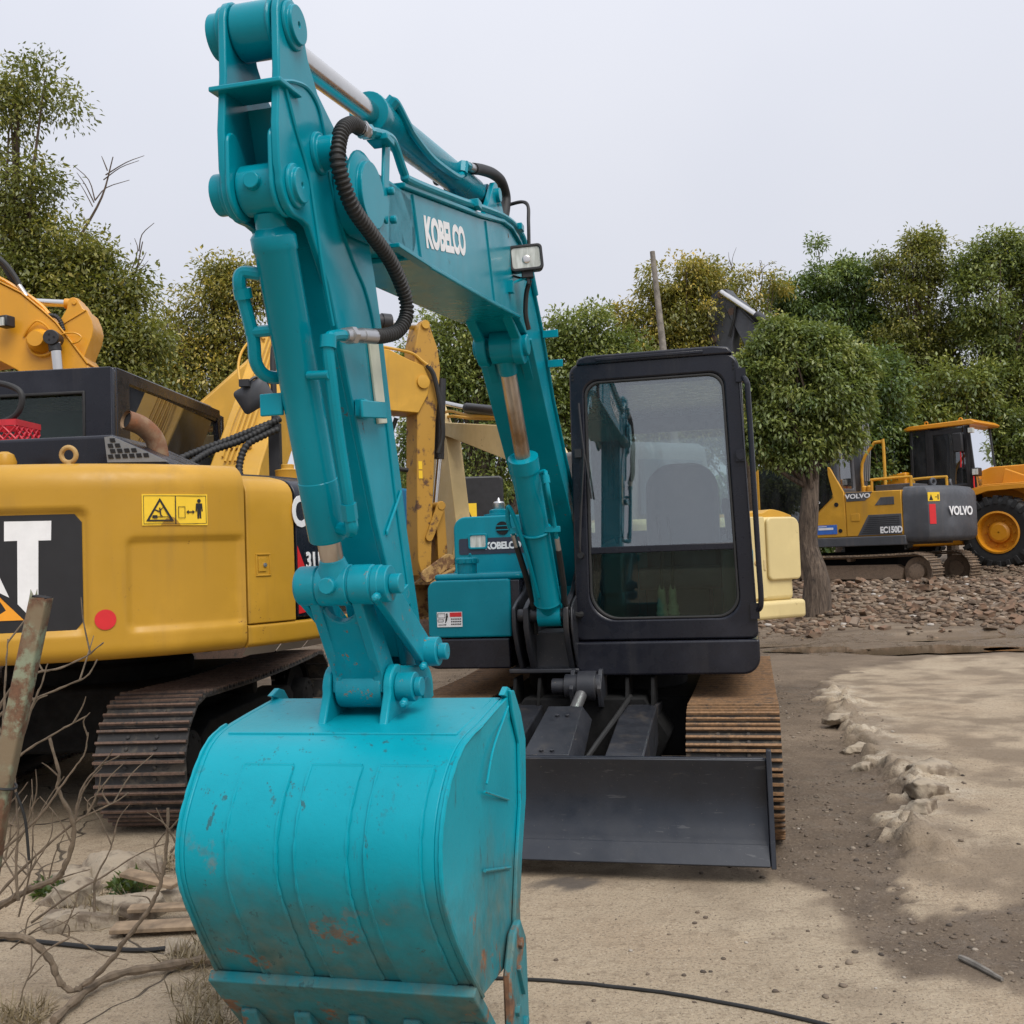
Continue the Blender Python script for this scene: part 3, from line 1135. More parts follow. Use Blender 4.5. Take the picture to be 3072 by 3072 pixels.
b.build('hose', 'rubber', bc)

# upper structure
b = MB()
b.bb(-.90, .845, -.62, 1.02, .795, .90)
b.build('deck', 'underbody', KB, .01)
b = MB()
b.prism(rrect(-.085, .868, .772, .948, (.085, .085, .012, .012), 8), -.925, .75, 'y')
b.build('cab_skirt', 'charcoal', KB, .012, 3)
b = MB()
b.prism(rrect(-.925, -.445, .808, .972, (.07, .01, .01, .02), 6), -.86, .9, 'y')
b.build('side_skirt', 'charcoal', KB, .012, 3)
# tool and fuel box, front of the machine's right side
b = MB()
b.prism(rrect(-.905, -.435, .978, 1.292, (.02, .01, .02, .055), 6), -.855, -.26, 'y')
tb = b.build('tank_box', 'teal_house', KB, .018, 3)
b = MB()
b.prism(rrect(-.885, -.37, -.815, -.24, .05, 5), 1.288, 1.325, 'z')
b.build('tank_lid', 'teal_house', tb, .016, 3)
b = MB()
b.lathe([(.055, 0), (.055, .055), (.062, .06), (.062, .085), (.056, .092), (.02, .094)], (-.715, -.70, 1.322), (0, 0, 1), 24)
for k in range(8):
    a = math.tau * k / 8
    b.box((-.715 + .062 * math.cos(a), -.70 + .062 * math.sin(a), 1.394), (.014, .014, .022), Matrix.Rotation(a, 3, 'Z'))
b.tube([(-.70, -.72, 1.412), (-.69, -.72, 1.435), (-.68, -.72, 1.412)], .005, 6)
b.build('filler_cap', 'teal_house', tb, .002)
b = MB()
b.bb(-.437, -.385, -.845, -.30, .98, 1.285)
b.build('inner_panel', 'charcoal', tb, .006)
# warning label on the box
b = MB()
b.bb(-.852, -.708, -.8605, -.858, 1.038, 1.120)
wl = b.build('warning_label', 'white_print', tb)
b = MB()
b.bb(-.778, -.711, -.8625, -.8601, 1.093, 1.117)
b.build('red_band', 'red_print', wl)
b = MB()
for k in range(3):
    for j in range(6):
        b.bb(-.772 + j * .010, -.765 + j * .010, -.8625, -.8601, 1.078 - k * .014, 1.084 - k * .014)
b.frame([(-.848, 1.088), (-.805, 1.088), (-.805, 1.113), (-.848, 1.113)], [(-.846, 1.090), (-.807, 1.090), (-.807, 1.111), (-.846, 1.111)], -.8625, -.8601)
b.frame([(-.848, 1.066), (-.815, 1.066), (-.815, 1.080), (-.848, 1.080)], [(-.846, 1.068), (-.817, 1.068), (-.817, 1.078), (-.846, 1.078)], -.8625, -.8601)
b.cyl((-.795, -.8625, 1.108), (-.795, -.8601, 1.108), .005, n=10)
b.prism([(-.798, 1.104), (-.788, 1.100), (-.796, 1.072), (-.803, 1.060), (-.806, 1.062), (-.803, 1.080)], -.8625, -.8601, 'y')
b.prism([(-.845, 1.049), (-.806, 1.049), (-.806, 1.046), (-.798, 1.0505), (-.806, 1.055), (-.806, 1.052), (-.845, 1.052)], -.8625, -.8601, 'y')
b.build('print', 'black_print', wl)
# engine hood behind the box
b = MB()
b.prism(rrect(-.905, -.40, 1.29, 1.66, (.01, .01, .03, .075), 7), -.30, .98, 'y')
hood = b.build('engine_hood', 'teal_house', KB, .022, 3)
b = MB()
b.bb(-.915, -.39, -.29, .95, 1.305, 1.335)
b.build('hood_rib', 'teal_house', hood, .01)
b = MB()
b.prism(rrect(-.872, -.435, 1.432, 1.528, .012, 3), -.3035, -.301, 'y')
st = b.build('name_band', 'decal_navy', hood)
text('lettering', 'KOBELCO', 'white_print', hood, .056, frame_m((-.598, -.3045, 1.478), (1, 0, 0), (0, 0, 1)), .045, .90, spacing=.95)
b = MB()
b.frame(rrect(-.812, -.692, 1.462, 1.556, .016, 4), rrect(-.800, -.704, 1.474, 1.544, .01, 4), -.314, -.29)
lf = b.build('head_lamp', 'teal_house', hood, .003)
b = MB()
b.prism(rrect(-.800, -.704, 1.474, 1.544, .01, 4), -.3065, -.295, 'y')
b.build('lens', 'lamp_glass', lf)
b = MB()
b.cyl((-.599, -.306, 1.583), (-.599, -.298, 1.583), .040, n=28)
vn = b.build('air_vent', 'dark_void', hood)
b = MB()
for dz, w in ((.014, .035), (-.010, .038)):
    b.bb(-.599 - w, -.599 + w, -.309, -.302, 1.583 + dz - .003, 1.583 + dz + .003)
b.build('slat', 'teal_house', vn)
b = MB()
b.lathe([(.095, 0), (.095, .02), (.06, .024), (.06, .045), (.045, .05), (.03, .05)], (-.66, -.12, 1.655), (0, 0, 1), 24)
br = b.build('breather_base', 'teal_house', hood)
b = MB()
b.lathe([(.033, 0), (.036, .005), (.036, .04), (.030, .048), (.012, .052), (.006, .07), (.001, .075)], (-.66, -.12, 1.704), (0, 0, 1), 20)
b.build('breather_cap', 'steel', br)
# rear: counterweight behind cab and hood
b = MB()
cw = [(-.92, .35)] + arc(-.62, .75, .32, 180, 90, 6) + arc(.54, .75, .32, 90, 0, 6) + [(.86, .35)]
b.prism(cw, .93, 1.42, 'z')
b.build('counterweight', 'teal_house', KB, .03, 3)
# boom foot bracket between hood and cab
b = MB()
for x, th in ((-.385, .022), (-.325, .03), (-.115, .03), (-.095 + .02, .012)):
    b.prism([(-.90, .80), (-1.00, .92), (-1.06, 1.04), (-1.05, 1.14), (-.98, 1.17), (-.80, 1.22), (-.45, 1.45), (-.2, 1.45), (-.1, .80)], x, x + th)
b.bb(-.44, -.06, -.93, -.60, .788, .812)
b.bb(-.30, -.115, -.88, -.60, .80, 1.0)
b.build('boom_bracket', 'charcoal_steel', KB, .006)
b = MB()
b.cyl((-.36, -1.0, 1.10), (-.06, -1.0, 1.10), .034, n=18)
b.cyl((-.42, -.36, 1.33), (-.02, -.36, 1.33), .045, n=18)
b.build('pin', 'charcoal_steel', KB)

# ------------- boom
top = [(-3.60, 2.478), (-3.50, 2.488), (-2.59, 2.690), (-2.22, 2.783), (-2.06, 2.805), (-1.905, 2.79), (-1.70, 2.700), (-1.50, 2.512), (-1.254, 2.195), (-.937, 1.905), (-.30, 1.40)]
bot = [(-.42, 1.24), (-.985, 1.725), (-1.165, 1.855), (-1.30, 1.975), (-1.47, 2.128), (-1.62, 2.268), (-1.76, 2.40), (-1.98, 2.455), (-2.39, 2.412), (-2.87, 2.366), (-3.30, 2.326), (-3.46, 2.305), (-3.62, 2.295)]
b = MB()
b.prism(top + bot, XB - .118, XB + .118)
boom = b.build('boom', 'teal', KB, .004)
b = MB()
strip(b, top[1:], XB - .132, XB + .132, .016)
b.build('top_plate', 'teal', boom, .004)
b = MB()
strip(b, [bot[k] for k in range(0, 7)], XB - .132, XB + .132, .016)
strip(b, [bot[k] for k in range(7, 12)], XB - .132, XB + .132, .016)
b.build('bottom_plate', 'teal', boom, .004)
b = MB()
for x in (XB + .076, XB - .118):                                   # fork that holds the stick
    b.prism(hull2((-3.812, 2.356), .098, (-3.46, 2.395), .094, 14), x, x + .042)
    b.prism([(-3.60, 2.30), (-3.40, 2.31), (-3.40, 2.49), (-3.60, 2.475)], x, x + .042)
b.build('boom_fork', 'teal', boom, .006)
b = MB()
b.lathe([(.115, 0), (.115, .006), (.10, .016), (.085, .016), (.085, .03), (.01, .03)], (XB + .118, -3.805, 2.36), (1, 0, 0), 32)
b.lathe([(.115, 0), (.115, .01), (.085, .02), (.01, .02)], (XB - .118, -3.805, 2.36), (-1, 0, 0), 32)
b.build('pivot_cap', 'teal', boom, .002)
b = MB()                                                            # weld seams across the side plate
for (a, c) in (((-3.395, 2.505), (-3.330, 2.322)), ((-2.50, 2.705), (-2.40, 2.415))):
    b.cyl((XB + .119, a[0], a[1]), (XB + .119, c[0], c[1]), .005, n=6)
b.build('weld_seam', 'teal', boom)
b = MB()
b.box((XB + .135, -3.47, 2.295), (.03, .30, .012), Matrix.Rotation(R(4), 3, 'X'))
b.build('guide_strip', 'teal', boom, .002)
# pipe stand beside the pivot
b = MB()
b.box((XB + .132, -3.67, 2.445), (.010, .042, .23), Matrix.Rotation(R(-9), 3, 'X'))
b.box((XB + .128, -3.685, 2.553), (.06, .06, .018))
for zz_ in (2.345, 2.42):
    b.lathe([(.012, 0), (.012, .016), (.007, .018)], (XB + .137, -3.655 - (zz_ - 2.37) * .17, zz_), (1, 0, 0), 6)
b.build('pipe_stand', 'teal', boom, .003)
sl = Vector((0, .48, .108)).normalized()
text('lettering', 'KOBELCO', 'white_print', boom, .128, frame_m((XB + .1192, -3.045, 2.475), sl, (0, -.03, 1)), .045, .86, depth=.0005, spacing=.95)
# cylinder bracket under the knee
b = MB()
for x in (XB + .060, XB - .105):
    b.prism([(-2.10, 2.46), (-1.62, 2.33), (-1.46, 2.13), (-1.56, 2.20), (-1.70, 2.30)] + arc(-1.80, 2.36, .085, 330, 170, 8), x, x + .045)
b.cyl((XB - .125, -1.80, 2.36), (XB + .125, -1.80, 2.36), .048, n=20)
b.build('cylinder_bracket', 'teal', boom, .005)
for (yy, zz_) in ((-1.49, 2.47), (-1.39, 2.345)):
    b = MB()
    b.bb(XB + .13, XB + .205, yy, yy + .012, zz_ - .018, zz_ + .018)
    b.build('hose_bracket', 'teal', boom, .002)
# boom cylinder
b = MB()
p0, p1 = Vector((-.19, -1.0, 1.10)), Vector((-.20, -1.80, 2.36))
d = (p1 - p0).normalized()
b.lathe([(.02, .0), (.052, .0), (.052, .05), (.070, .08), (.074, .09), (.070, .10), (.068, .86), (.074, .862), (.074, .93), (.055, .935), (.03, .935)], p0, d, 28)
b.cyl(p0 + Vector((-.06, 0, 0)), p0 + Vector((.06, 0, 0)), .06, n=22)
bcy = b.build('boom_cylinder', 'teal', KB)
b = MB()
b.cyl(p0 + d * .90, p1, .037, n=24)
b.build('rod', 'chrome_dirty', bcy)
b = MB()
b.cyl(p1 + Vector((-.052, 0, 0)), p1 + Vector((.052, 0, 0)), .075, n=26)
b.cyl(p1 - d * .13, p1, .042, .05, n=22)
b.build('rod_eye', 'teal', bcy)
b = MB()
q0, q1 = p0 + d * .52, p0 + d * .84
sd_ = Vector((.105, -.03, 0))
b.tube([q1 + Vector((.06, 0, .0)), q1 + Vector((.095, -.01, .005)), q1 + Vector((.105, -.03, -.02)), q1 + Vector((.115, -.03, -.11)), p0 + d * .62 + sd_, q0 + sd_, q0 + sd_ - d * .06], .011)
b.tube([p0 + d * .12 + Vector((-.03, -.075, 0)), p0 + d * .40 + Vector((-.05, -.085, 0)), p0 + d * .58 + Vector((-.085, -.07, .02)), p0 + d * .61 + Vector((-.11, -.06, .04)), p0 + d * .56 + Vector((-.12, -.05, .0)), p0 + d * .50 + Vector((-.105, -.05, 0))], .011)
b.cyl(q1 + Vector((.102, -.028, -.015)), q1 + Vector((.108, -.032, -.055)), .018, n=12)
b.build('pipe', 'teal', bcy)
b = MB()
b.ring(p0 + d * .52, d, .074, .008, 24, 6)
b.box(p0 + d * .52 + Vector((.09, -.03, 0)), (.08, .03, .03))
b.box(p0 + d * .52 + Vector((-.09, -.06, 0)), (.05, .02, .03))
b.build('clamp', 'teal', bcy, .002)
b = MB()
b.cyl(q0 + sd_ - d * .05, q0 + sd_ - d * .12, .014, n=12)
b.cyl(p0 + d * .50 + Vector((-.105, -.05, 0)), p0 + d * .43 + Vector((-.10, -.05, 0)), .014, n=12)
b.build('hose_fitting', 'steel', bcy)
b = MB()
b.tube([q0 + sd_ - d * .12, p0 + d * .2 + Vector((.10, -.02, 0)), p0 + d * .06 + Vector((.09, .0, 0)), p0 + Vector((.14, .08, -.01)), p0 + Vector((.18, .25, .06))], .016)
b.tube([p0 + d * .43 + Vector((-.10, -.05, 0)), p0 + d * .25 + Vector((-.085, -.03, 0)), p0 + d * .08 + Vector((-.085, .02, 0)), p0 + Vector((-.10, .08, -.10))], .016)
b.build('hose', 'rubber', bcy)

# ------------- stick cylinder on top of the boom
q = Vector((XB, -4.119, 2.659))
e = Vector((XB, -2.10, 2.945))
d = (e - q).normalized()
L_ = (e - q).length
b = MB()
b.lathe([(.03, .70), (.062, .70), (.062, .76), (.056, .775), (.056, L_ - .13), (.045, L_ - .10), (.040, L_)], q, d, 28)
b.cyl(e + Vector((-.04, 0, 0)), e + Vector((.04, 0, 0)), .052, n=22)
sc = b.build('stick_cylinder', 'teal', KB, .002)
b = MB()
b.cyl(q, q + d * .75, .034, n=24)
b.build('rod', 'chrome', sc)
b = MB()
b.cyl(q + Vector((-.055, 0, 0)), q + Vector((.045, 0, 0)), .064, n=32)
b.cyl(q + Vector((.038, 0, 0)), q + Vector((.050, 0, 0)), .069, n=32)
b.cyl(q, q + d * .16, .045, .036, n=20)
b.build('rod_eye', 'teal', sc, .006)
b = MB()
for x in (XB - .075, XB + .05):
    b.prism([(-2.34, 2.77)] + arc(-2.10, 2.945, .055, 140, 20, 6) + [(-1.86, 2.80), (-1.9, 2.79), (-2.2, 2.77)], x, x + .024)
b.cyl((XB - .09, -2.10, 2.945), (XB + .09, -2.10, 2.945), .03, n=16)
b.build('cylinder_lug', 'teal', boom, .003)
b = MB()
u = q + d * .80
b.tube([u + Vector((.03, 0, .04)), u + Vector((.05, .0, .055)), (-.15, -3.245, 2.790), (-.15, -3.183, 2.778), (-.15, -3.0, 2.775), (-.15, -2.794, 2.802), (-.15, -2.66, 2.828), (-.15, -2.60, 2.86), (-.15, -2.58, 2.89)], .013)
b.cyl((-.15, -2.60, 2.86), (-.15, -2.58, 2.905), .021, n=8)
b.cyl((-.15, -2.59, 2.895), (-.15, -2.50, 2.925), .015, n=10)
b.cyl((-.15, -2.56, 2.905), (-.15, -2.54, 2.912), .021, n=6)
b.cyl(u + Vector((.02, -.0, .03)), u + Vector((.05, .0, .062)), .022, n=10)
b.build('pipe', 'teal', sc)
b = MB()
b.cyl((-.15, -2.50, 2.925), (-.15, -2.42, 2.945), .017, n=12)
b.build('hose_fitting', 'steel', sc)
b = MB()
h0 = Vector((-.15, -2.43, 2.942))
b.tube([h0, (-.15, -2.30, 2.985), (-.15, -2.10, 3.04), (-.15, -1.95, 3.06), (-.15, -1.87, 3.02), (-.15, -1.90, 2.94), (-.15, -1.98, 2.85)], .023, 12)
b.tube([h0 + Vector((-.12, -.10, -.07)), h0 + Vector((-.12, 0, -.03)), h0 + Vector((-.12, .12, -.10)), h0 + Vector((-.12, .2, -.22))], .018, 10)
b.build('hose', 'rubber', sc)

# pipes along the boom and the ribbed hose loop to the stick
b = MB()
b.tube([(-.08, -3.79, 2.535), (-.08, -3.70, 2.566), (-.08, -3.615, 2.588), (-.08, -3.565, 2.575), (-.08, -3.50, 2.530), (-.08, -3.44, 2.528), (-.085, -2.953, 2.640), (-.09, -2.234, 2.812), (-.085, -1.93, 2.845), (-.08, -1.80, 2.80), (-.08, -1.62, 2.63)], .0135, 10)
b.cyl((-.08, -3.775, 2.54), (-.08, -3.80, 2.531), .021, n=6)
b.build('pipe', 'teal', boom)
b = MB()
for (yy, zz_) in ((-2.72, 2.70), (-1.97, 2.845)):
    b.bb(XB + .05, XB + .15, yy, yy + .05, zz_ - .012, zz_ + .018)
b.build('pipe_clamp', 'teal', boom, .003)
b = MB()
b.cyl((-.08, -3.80, 2.531), (-.08, -3.86, 2.520), .019, n=14)
b.cyl((-.08, -3.815, 2.529), (-.08, -3.83, 2.526), .023, n=6)
b.build('hose_fitting', 'steel', boom)
b = MB()
b.hose([(-.08, -3.845, 2.523), (-.078, -3.905, 2.508), (-.076, -3.977, 2.461), (-.074, -4.013, 2.392), (-.072, -4.002, 2.344), (-.065, -3.95, 2.283), (-.055, -3.854, 2.245), (-.045, -3.736, 2.202), (-.04, -3.651, 2.137), (-.04, -3.640, 2.081), (-.05, -3.685, 2.031), (-.065, -3.75, 2.006), (-.075, -3.80, 1.995)], .0185, .0125, .22, 12)
b.build('ribbed_hose', 'rubber', boom)

# work lamp on the boom
LM = Matrix.Translation((-.033, -2.04, 2.68)) @ Matrix.Rotation(R(13), 4, 'Z') @ Matrix.Rotation(R(-4), 4, 'Y')
b = MB()
b.loft([[(x_, y_, z_) for x_, z_ in rrect(-w_, w_, -h_, h_, .018, 4)] for y_, w_, h_ in ((-.012, .072, .056), (.03, .070, .054), (.055, .05, .038), (.065, .03, .02))])
wl = b.xf(LM).build('work_lamp', 'black_plastic', boom, .004, 2)
b = MB()
b.frame(rrect(-.072, .072, -.056, .056, .018, 4), rrect(-.060, .060, -.044, .044, .012, 4), -.022, -.012)
b.box((0, .01, -.068), (.05, .035, .03))
b.box((0, .01, -.09), (.014, .014, .04))
b.xf(LM).build('lamp_rim', 'black_plastic', wl, .003)
b = MB()
b.prism(rrect(-.062, .062, -.046, .046, .012, 4), -.0165, -.0125, 'y')
b.xf(LM).build('lens', 'lamp_glass', wl)
b = MB()
b.lathe([(.004, 0), (.016, .001), (.017, .004), (.014, .005)], (.0, -.0168, -.008), (0, -1, 0), 16)  # chrome dot added on the lens to give a reflector highlight
b.xf(LM).build('lens_glint', 'chrome', wl)
b = MB()
b.tube([(-.035, -2.03, 2.60), (-.07, -2.05, 2.585), (XB + .12, -2.12, 2.55)], .006, 6)
b.box((XB + .128, -2.13, 2.54), (.02, .035, .05))
b.build('lamp_bracket', 'teal', wl)
b = MB()
b.tube([(-.03, -1.98, 2.75), (-.03, -1.97, 2.86), (-.04, -1.93, 2.95), (-.10, -1.86, 2.99), (XB, -1.8, 2.98), (XB - .05, -1.75, 2.90)], .008, 6)
b.tube([(-.03, -1.99, 2.60), (-.05, -1.98, 2.54), (-.06, -1.96, 2.46), (-.055, -1.93, 2.40)], .011, 6)
b.tube([(-.105, -2.0, 2.72), (-.12, -2.03, 2.66), (-.11, -2.04, 2.62), (-.04, -2.0, 2.60)], .005, 6)
b.build('cable', 'rubber', wl)

# ------------- stick
front = [(-3.99, 2.19), (-3.943, 2.098), (-3.896, 2.005), (-3.81, 1.827), (-3.736, 1.677), (-3.663, 1.522), (-3.594, 1.409), (-3.47, 1.14)]
back = [(-3.30, 1.10), (-3.323, 1.239), (-3.41, 1.497), (-3.466, 1.698), (-3.516, 1.832), (-3.573, 2.064), (-3.619, 2.206), (-3.660, 2.30), (-3.741, 2.448), (-3.865, 2.512), (-3.977, 2.562), (-4.03, 2.622)]
tip = arc(-3.36, 1.03, .075, 215, 345, 8)
head = arc(-4.119, 2.659, .070, 10, 175, 8)
plate = tip + back + head + [(-4.19, 2.53), (-4.205, 2.40), (-4.203, 2.31)] + arc(-4.126, 2.281, .070, 175, 280, 7) + [(-4.085, 2.215), (-4.05, 2.212), (-4.02, 2.18)] + front[1:]
b = MB()
b.prism(plate, XB + .056, XB + .075)
stick = b.build('stick', 'teal', KB, .004)
b = MB()
b.prism(plate, XB - .075, XB - .056)
b.build('side_plate', 'teal', stick, .004)
b = MB()
strip(b, front, XB - .058, XB + .058, .012)
strip(b, back[:9][::-1], XB - .058, XB + .058, .012)
b.prism([(-4.09, 2.49), (-3.99, 2.18), (-3.97, 2.18), (-4.07, 2.49)], XB - .057, XB + .057)
b.build('web_plate', 'teal', stick, .002)
b = MB()
b.prism([(-4.215, 2.485), (-4.215, 2.497), (-4.10, 2.508), (-4.10, 2.496)], XB - .088, XB + .088)
b.build('cross_rib', 'teal', stick, .003)
b = MB()
for sx in (1, -1):
    x = XB + sx * .076
    b.tube([(x, -4.17, 2.50), (x, -4.119, 2.421), (x, -4.055, 2.339), (x, -4.02, 2.24), (x, -3.985, 2.13), (x, -3.93, 2.0)], .006, 6)
    b.tube([(x, -4.19, 2.497), (x, -4.118, 2.528), (x, -4.041, 2.546), (x, -3.979, 2.523), (x, -3.942, 2.449), (x, -3.922, 2.368), (x, -3.868, 2.281), (x, -3.782, 2.201), (x, -3.70, 2.142), (x, -3.64, 2.05), (x, -3.60, 1.93), (x, -3.565, 1.80), (x, -3.50, 1.55), (x, -3.41, 1.28)], .005, 6)
b.build('weld_rib', 'teal', stick)
for (yy, zz_, r_) in ((-4.119, 2.659, .044), (-4.126, 2.281, .040)):
    b = MB()
    b.lathe([(r_ + .012, 0), (r_ + .010, .008), (r_, .010), (r_, .020), (r_ * .15, .020), (r_ * .12, .014), (.002, .014)], (XB + .075, yy, zz_), (1, 0, 0), 28)
    b.lathe([(r_ * 1.45, 0), (r_ * 1.45, .012), (r_ * 1.2, .014), (r_ * 1.2, .042), (.004, .042)], (XB - .075, yy, zz_), (-1, 0, 0), 28)
    b.build('pin_cap', 'teal', stick, .002)
b = MB()
b.lathe([(.052, 0), (.050, .01), (.040, .012), (.040, .05), (.024, .05), (.024, .03), (.002, .03)], (XB + .075, -3.985, 2.41), (1, 0, 0), 26)
b.build('pivot_boss', 'teal', stick, .002)
b = MB()
for x in (XB + .047, XB - .057):
    b.prism(hull2((-4.140, 2.275), .066, (-4.175, 2.37), .03, 12), x, x + .010)
b.build('ear_plate', 'teal', stick, .004)
b = MB()
b.prism([(-3.70, 2.02), (-3.63, 2.03), (-3.575, 1.80), (-3.645, 1.79)], XB + .0755, XB + .083)
b.build('pad', 'pvc_foam', stick, .002)
b = MB()
b.box((XB + .105, -3.74, 1.815), (.008, .18, .045), Matrix.Rotation(R(6), 3, 'X'))
b.box((XB + .092, -3.78, 1.813), (.03, .05, .045))
b.build('hose_bracket', 'teal', stick, .003)
b = MB()
b.box((XB + .085, -3.50, 1.31), (.02, .075, .06), Matrix.Rotation(R(15), 3, 'X'))
b.box((XB + .098, -3.515, 1.275), (.02, .05, .015))
b.prism([(-3.60, 1.50), (-3.47, 1.62), (-3.47, 1.605), (-3.60, 1.485)], XB + .075, XB + .083)
b.build('link_stop', 'teal', stick, .003)

# ------------- bucket cylinder in front of the stick
a0, a1 = Vector((XB, -4.126, 2.281)), Vector((XB, -3.772, 1.358))
d = (a1 - a0).normalized()
b = MB()
b.lathe([(.02, .05), (.036, .05), (.036, .085), (.050, .10), (.0535, .105), (.0535, .135), (.050, .14), (.049, .70), (.0505, .702), (.0495, .855), (.046, .862), (.02, .862)], a0, d, 30)
b.cyl(a0 + Vector((-.045, 0, 0)), a0 + Vector((.045, 0, 0)), .058, n=28)
b.cyl(a0 + Vector((0, -.045, 0)), a0 + Vector((0, -.070, .0)), .022, .019, n=14)
bk = b.build('bucket_cylinder', 'teal', KB, .002)
b = MB()
b.cyl(a0 + d * .80, a1, .030, n=22)
b.build('rod', 'chrome_dirty', bk)
b = MB()
b.lathe([(.032, -.075), (.036, -.06), (.050, -.025), (.05, .0)], a1, d, 24)
b.cyl(a1 + Vector((-.042, 0, 0)), a1 + Vector((.042, 0, 0)), .054, n=26)
b.cyl(a1 + Vector((0, -.05, 0)), a1 + Vector((0, -.072, 0)), .022, n=12)
b.build('rod_eye', 'teal_worn', bk, .003)
b = MB()
m0 = a0 + d * .19
b.tube([m0 + Vector((-.045, -.01, 0)), m0 + Vector((-.085, -.02, .005)), m0 + Vector((-.095, -.02, -.02)), a0 + d * .26 + Vector((-.095, -.02, 0)), a0 + d * .34 + Vector((-.09, -.02, 0)), a0 + d * .40 + Vector((-.095, -.02, 0)), a0 + d * .43 + Vector((-.08, -.0, 0)), a0 + d * .43 + Vector((-.03, .05, 0))], .016, 10)
b.cyl(a0 + d * .22 + Vector((-.095, -.02, 0)), a0 + d * .245 + Vector((-.095, -.02, 0)), .022, n=10)
b.cyl(a0 + d * .325 + Vector((-.10, -.02, .0)), a0 + d * .325 + Vector((-.03, -.02, .0)), .014, n=10)
s0 = Vector((XB + .085, -3.925, 0))
b.tube([(-.10, -3.935, 1.972), (-.105, -3.985, 1.962), (-.108, -4.015, 1.950), (-.11, -4.02, 1.92), (-.11, -4.005, 1.85), (-.112, -3.975, 1.75), (-.115, -3.915, 1.585), (-.118, -3.895, 1.54)], .0145, 10)
b.cyl((-.109, -4.018, 1.955), (-.11, -4.02, 1.925), .020, n=12)
b.cyl((-.117, -3.905, 1.562), (-.119, -3.890, 1.522), .020, n=6)
b.tube([(-.119, -3.890, 1.525), (-.121, -3.880, 1.495), (-.15, -3.855, 1.50), (-.18, -3.84, 1.505)], .017, 10, 4)
b.cyl((-.17, -4.00, 1.868), (-.108, -4.02, 1.862), .011, n=12)
b.build('pipe', 'teal', bk)
b = MB()
b.cyl((-.10, -3.945, 1.970), (-.088, -3.86, 1.986), .018, n=12)
b.cyl((-.096, -3.92, 1.975), (-.093, -3.90, 1.978), .023, n=6)
b.cyl((-.088, -3.86, 1.986), (-.075, -3.79, 1.996), .0195, n=14)
b.build('hose_fitting', 'steel', bk)
b = MB()
b.box((XB - .075, -3.965, 1.81), (.06, .012, .055))
b.build('hose_bracket', 'teal', bk, .003)

# ------------- bucket linkage
b = MB()
c0, c1 = (-3.772, 1.358), (-3.60, 1.072)
for x in (XB - .073, XB + .045):
    b.prism([(c0[0] - .035, c0[1] - .02), (c0[0] + .04, c0[1] - .01), (c1[0] + .05, c1[1] + .05), (c1[0] + .03, c1[1]), (c1[0] - .05, c1[1] - .01), (c1[0] - .05, c1[1] + .04)], x, x + .028)
ld_ = Vector((0, c1[0] - c0[0], c1[1] - c0[1]))
ll_ = ld_.length
wb = MB()
wb.prism([(-.06, ll_), (-.06, .058)] + [(.042 * math.cos(R(180 + 20 * k)), .060 - .042 * math.sin(R(180 + 20 * k))) for k in range(10)] + [(.06, .058), (.06, ll_)], -.012, .012, 'z')
wb.xf(frame_m(Vector((XB, c0[0] - .012, c0[1] - .006)), (1, 0, 0), ld_))
b.add(wb.v, wb.f)
for x0, x1 in ((-.100, -.046), (.046, .105)):
    b.cyl((XB + x0, *c0), (XB + x1, *c0), .052, n=28)
b.cyl((XB - .066, *c1), (XB + .066, *c1), .055, n=28)
b.build('bucket_link', 'teal_worn', KB, .004)
b = MB()
for x in (XB + .107, XB - .099):
    b.prism(hull2(c0, .05, (-3.425, 1.15), .045, 12), x, x + .022)
b.build('side_link', 'teal_worn', KB, .004)
b = MB()
for (yy, zz_, x0, x1, r_) in ((*c0, -.104, .150, .048), (*c0, .150, .178, .026), (-3.425, 1.15, .10, .165, .042), (-3.425, 1.15, .165, .190, .024), (*c1, .100, .150, .040), (*c1, .150, .168, .026), (*c1, -.108, -.09, .04), (-3.36, 1.03, -.115, .105, .04)):
    b.cyl((XB + x0, yy, zz_), (XB + x1, yy, zz_), r_, n=26)
for (yy, zz_) in ((c0[0] - .046, c0[1] - .03), (-3.46, 1.115), (c1[0] - .035, c1[1] - .035)):
    b.lathe([(.012, 0), (.012, .03), (.007, .032), (.007, .045)], (XB + .128, yy, zz_), (.2, -1, -.1), 6)
b.build('link_pin', 'teal_worn', KB, .003)

# ------------- bucket
BX0, BX1 = -.530, .106


def flare(b_):
    """the bucket widens from its back towards the opening"""
    out_ = []
    for (x_, y_, z_) in b_.v:
        u_ = min(1, max(0, (y_ + 4.0) / .34))
        k_ = 1 + .085 * u_ * u_ * (3 - 2 * u_)
        out_.append((-.212 + (x_ + .212) * k_, y_, z_))
    b_.v = out_
    return b_


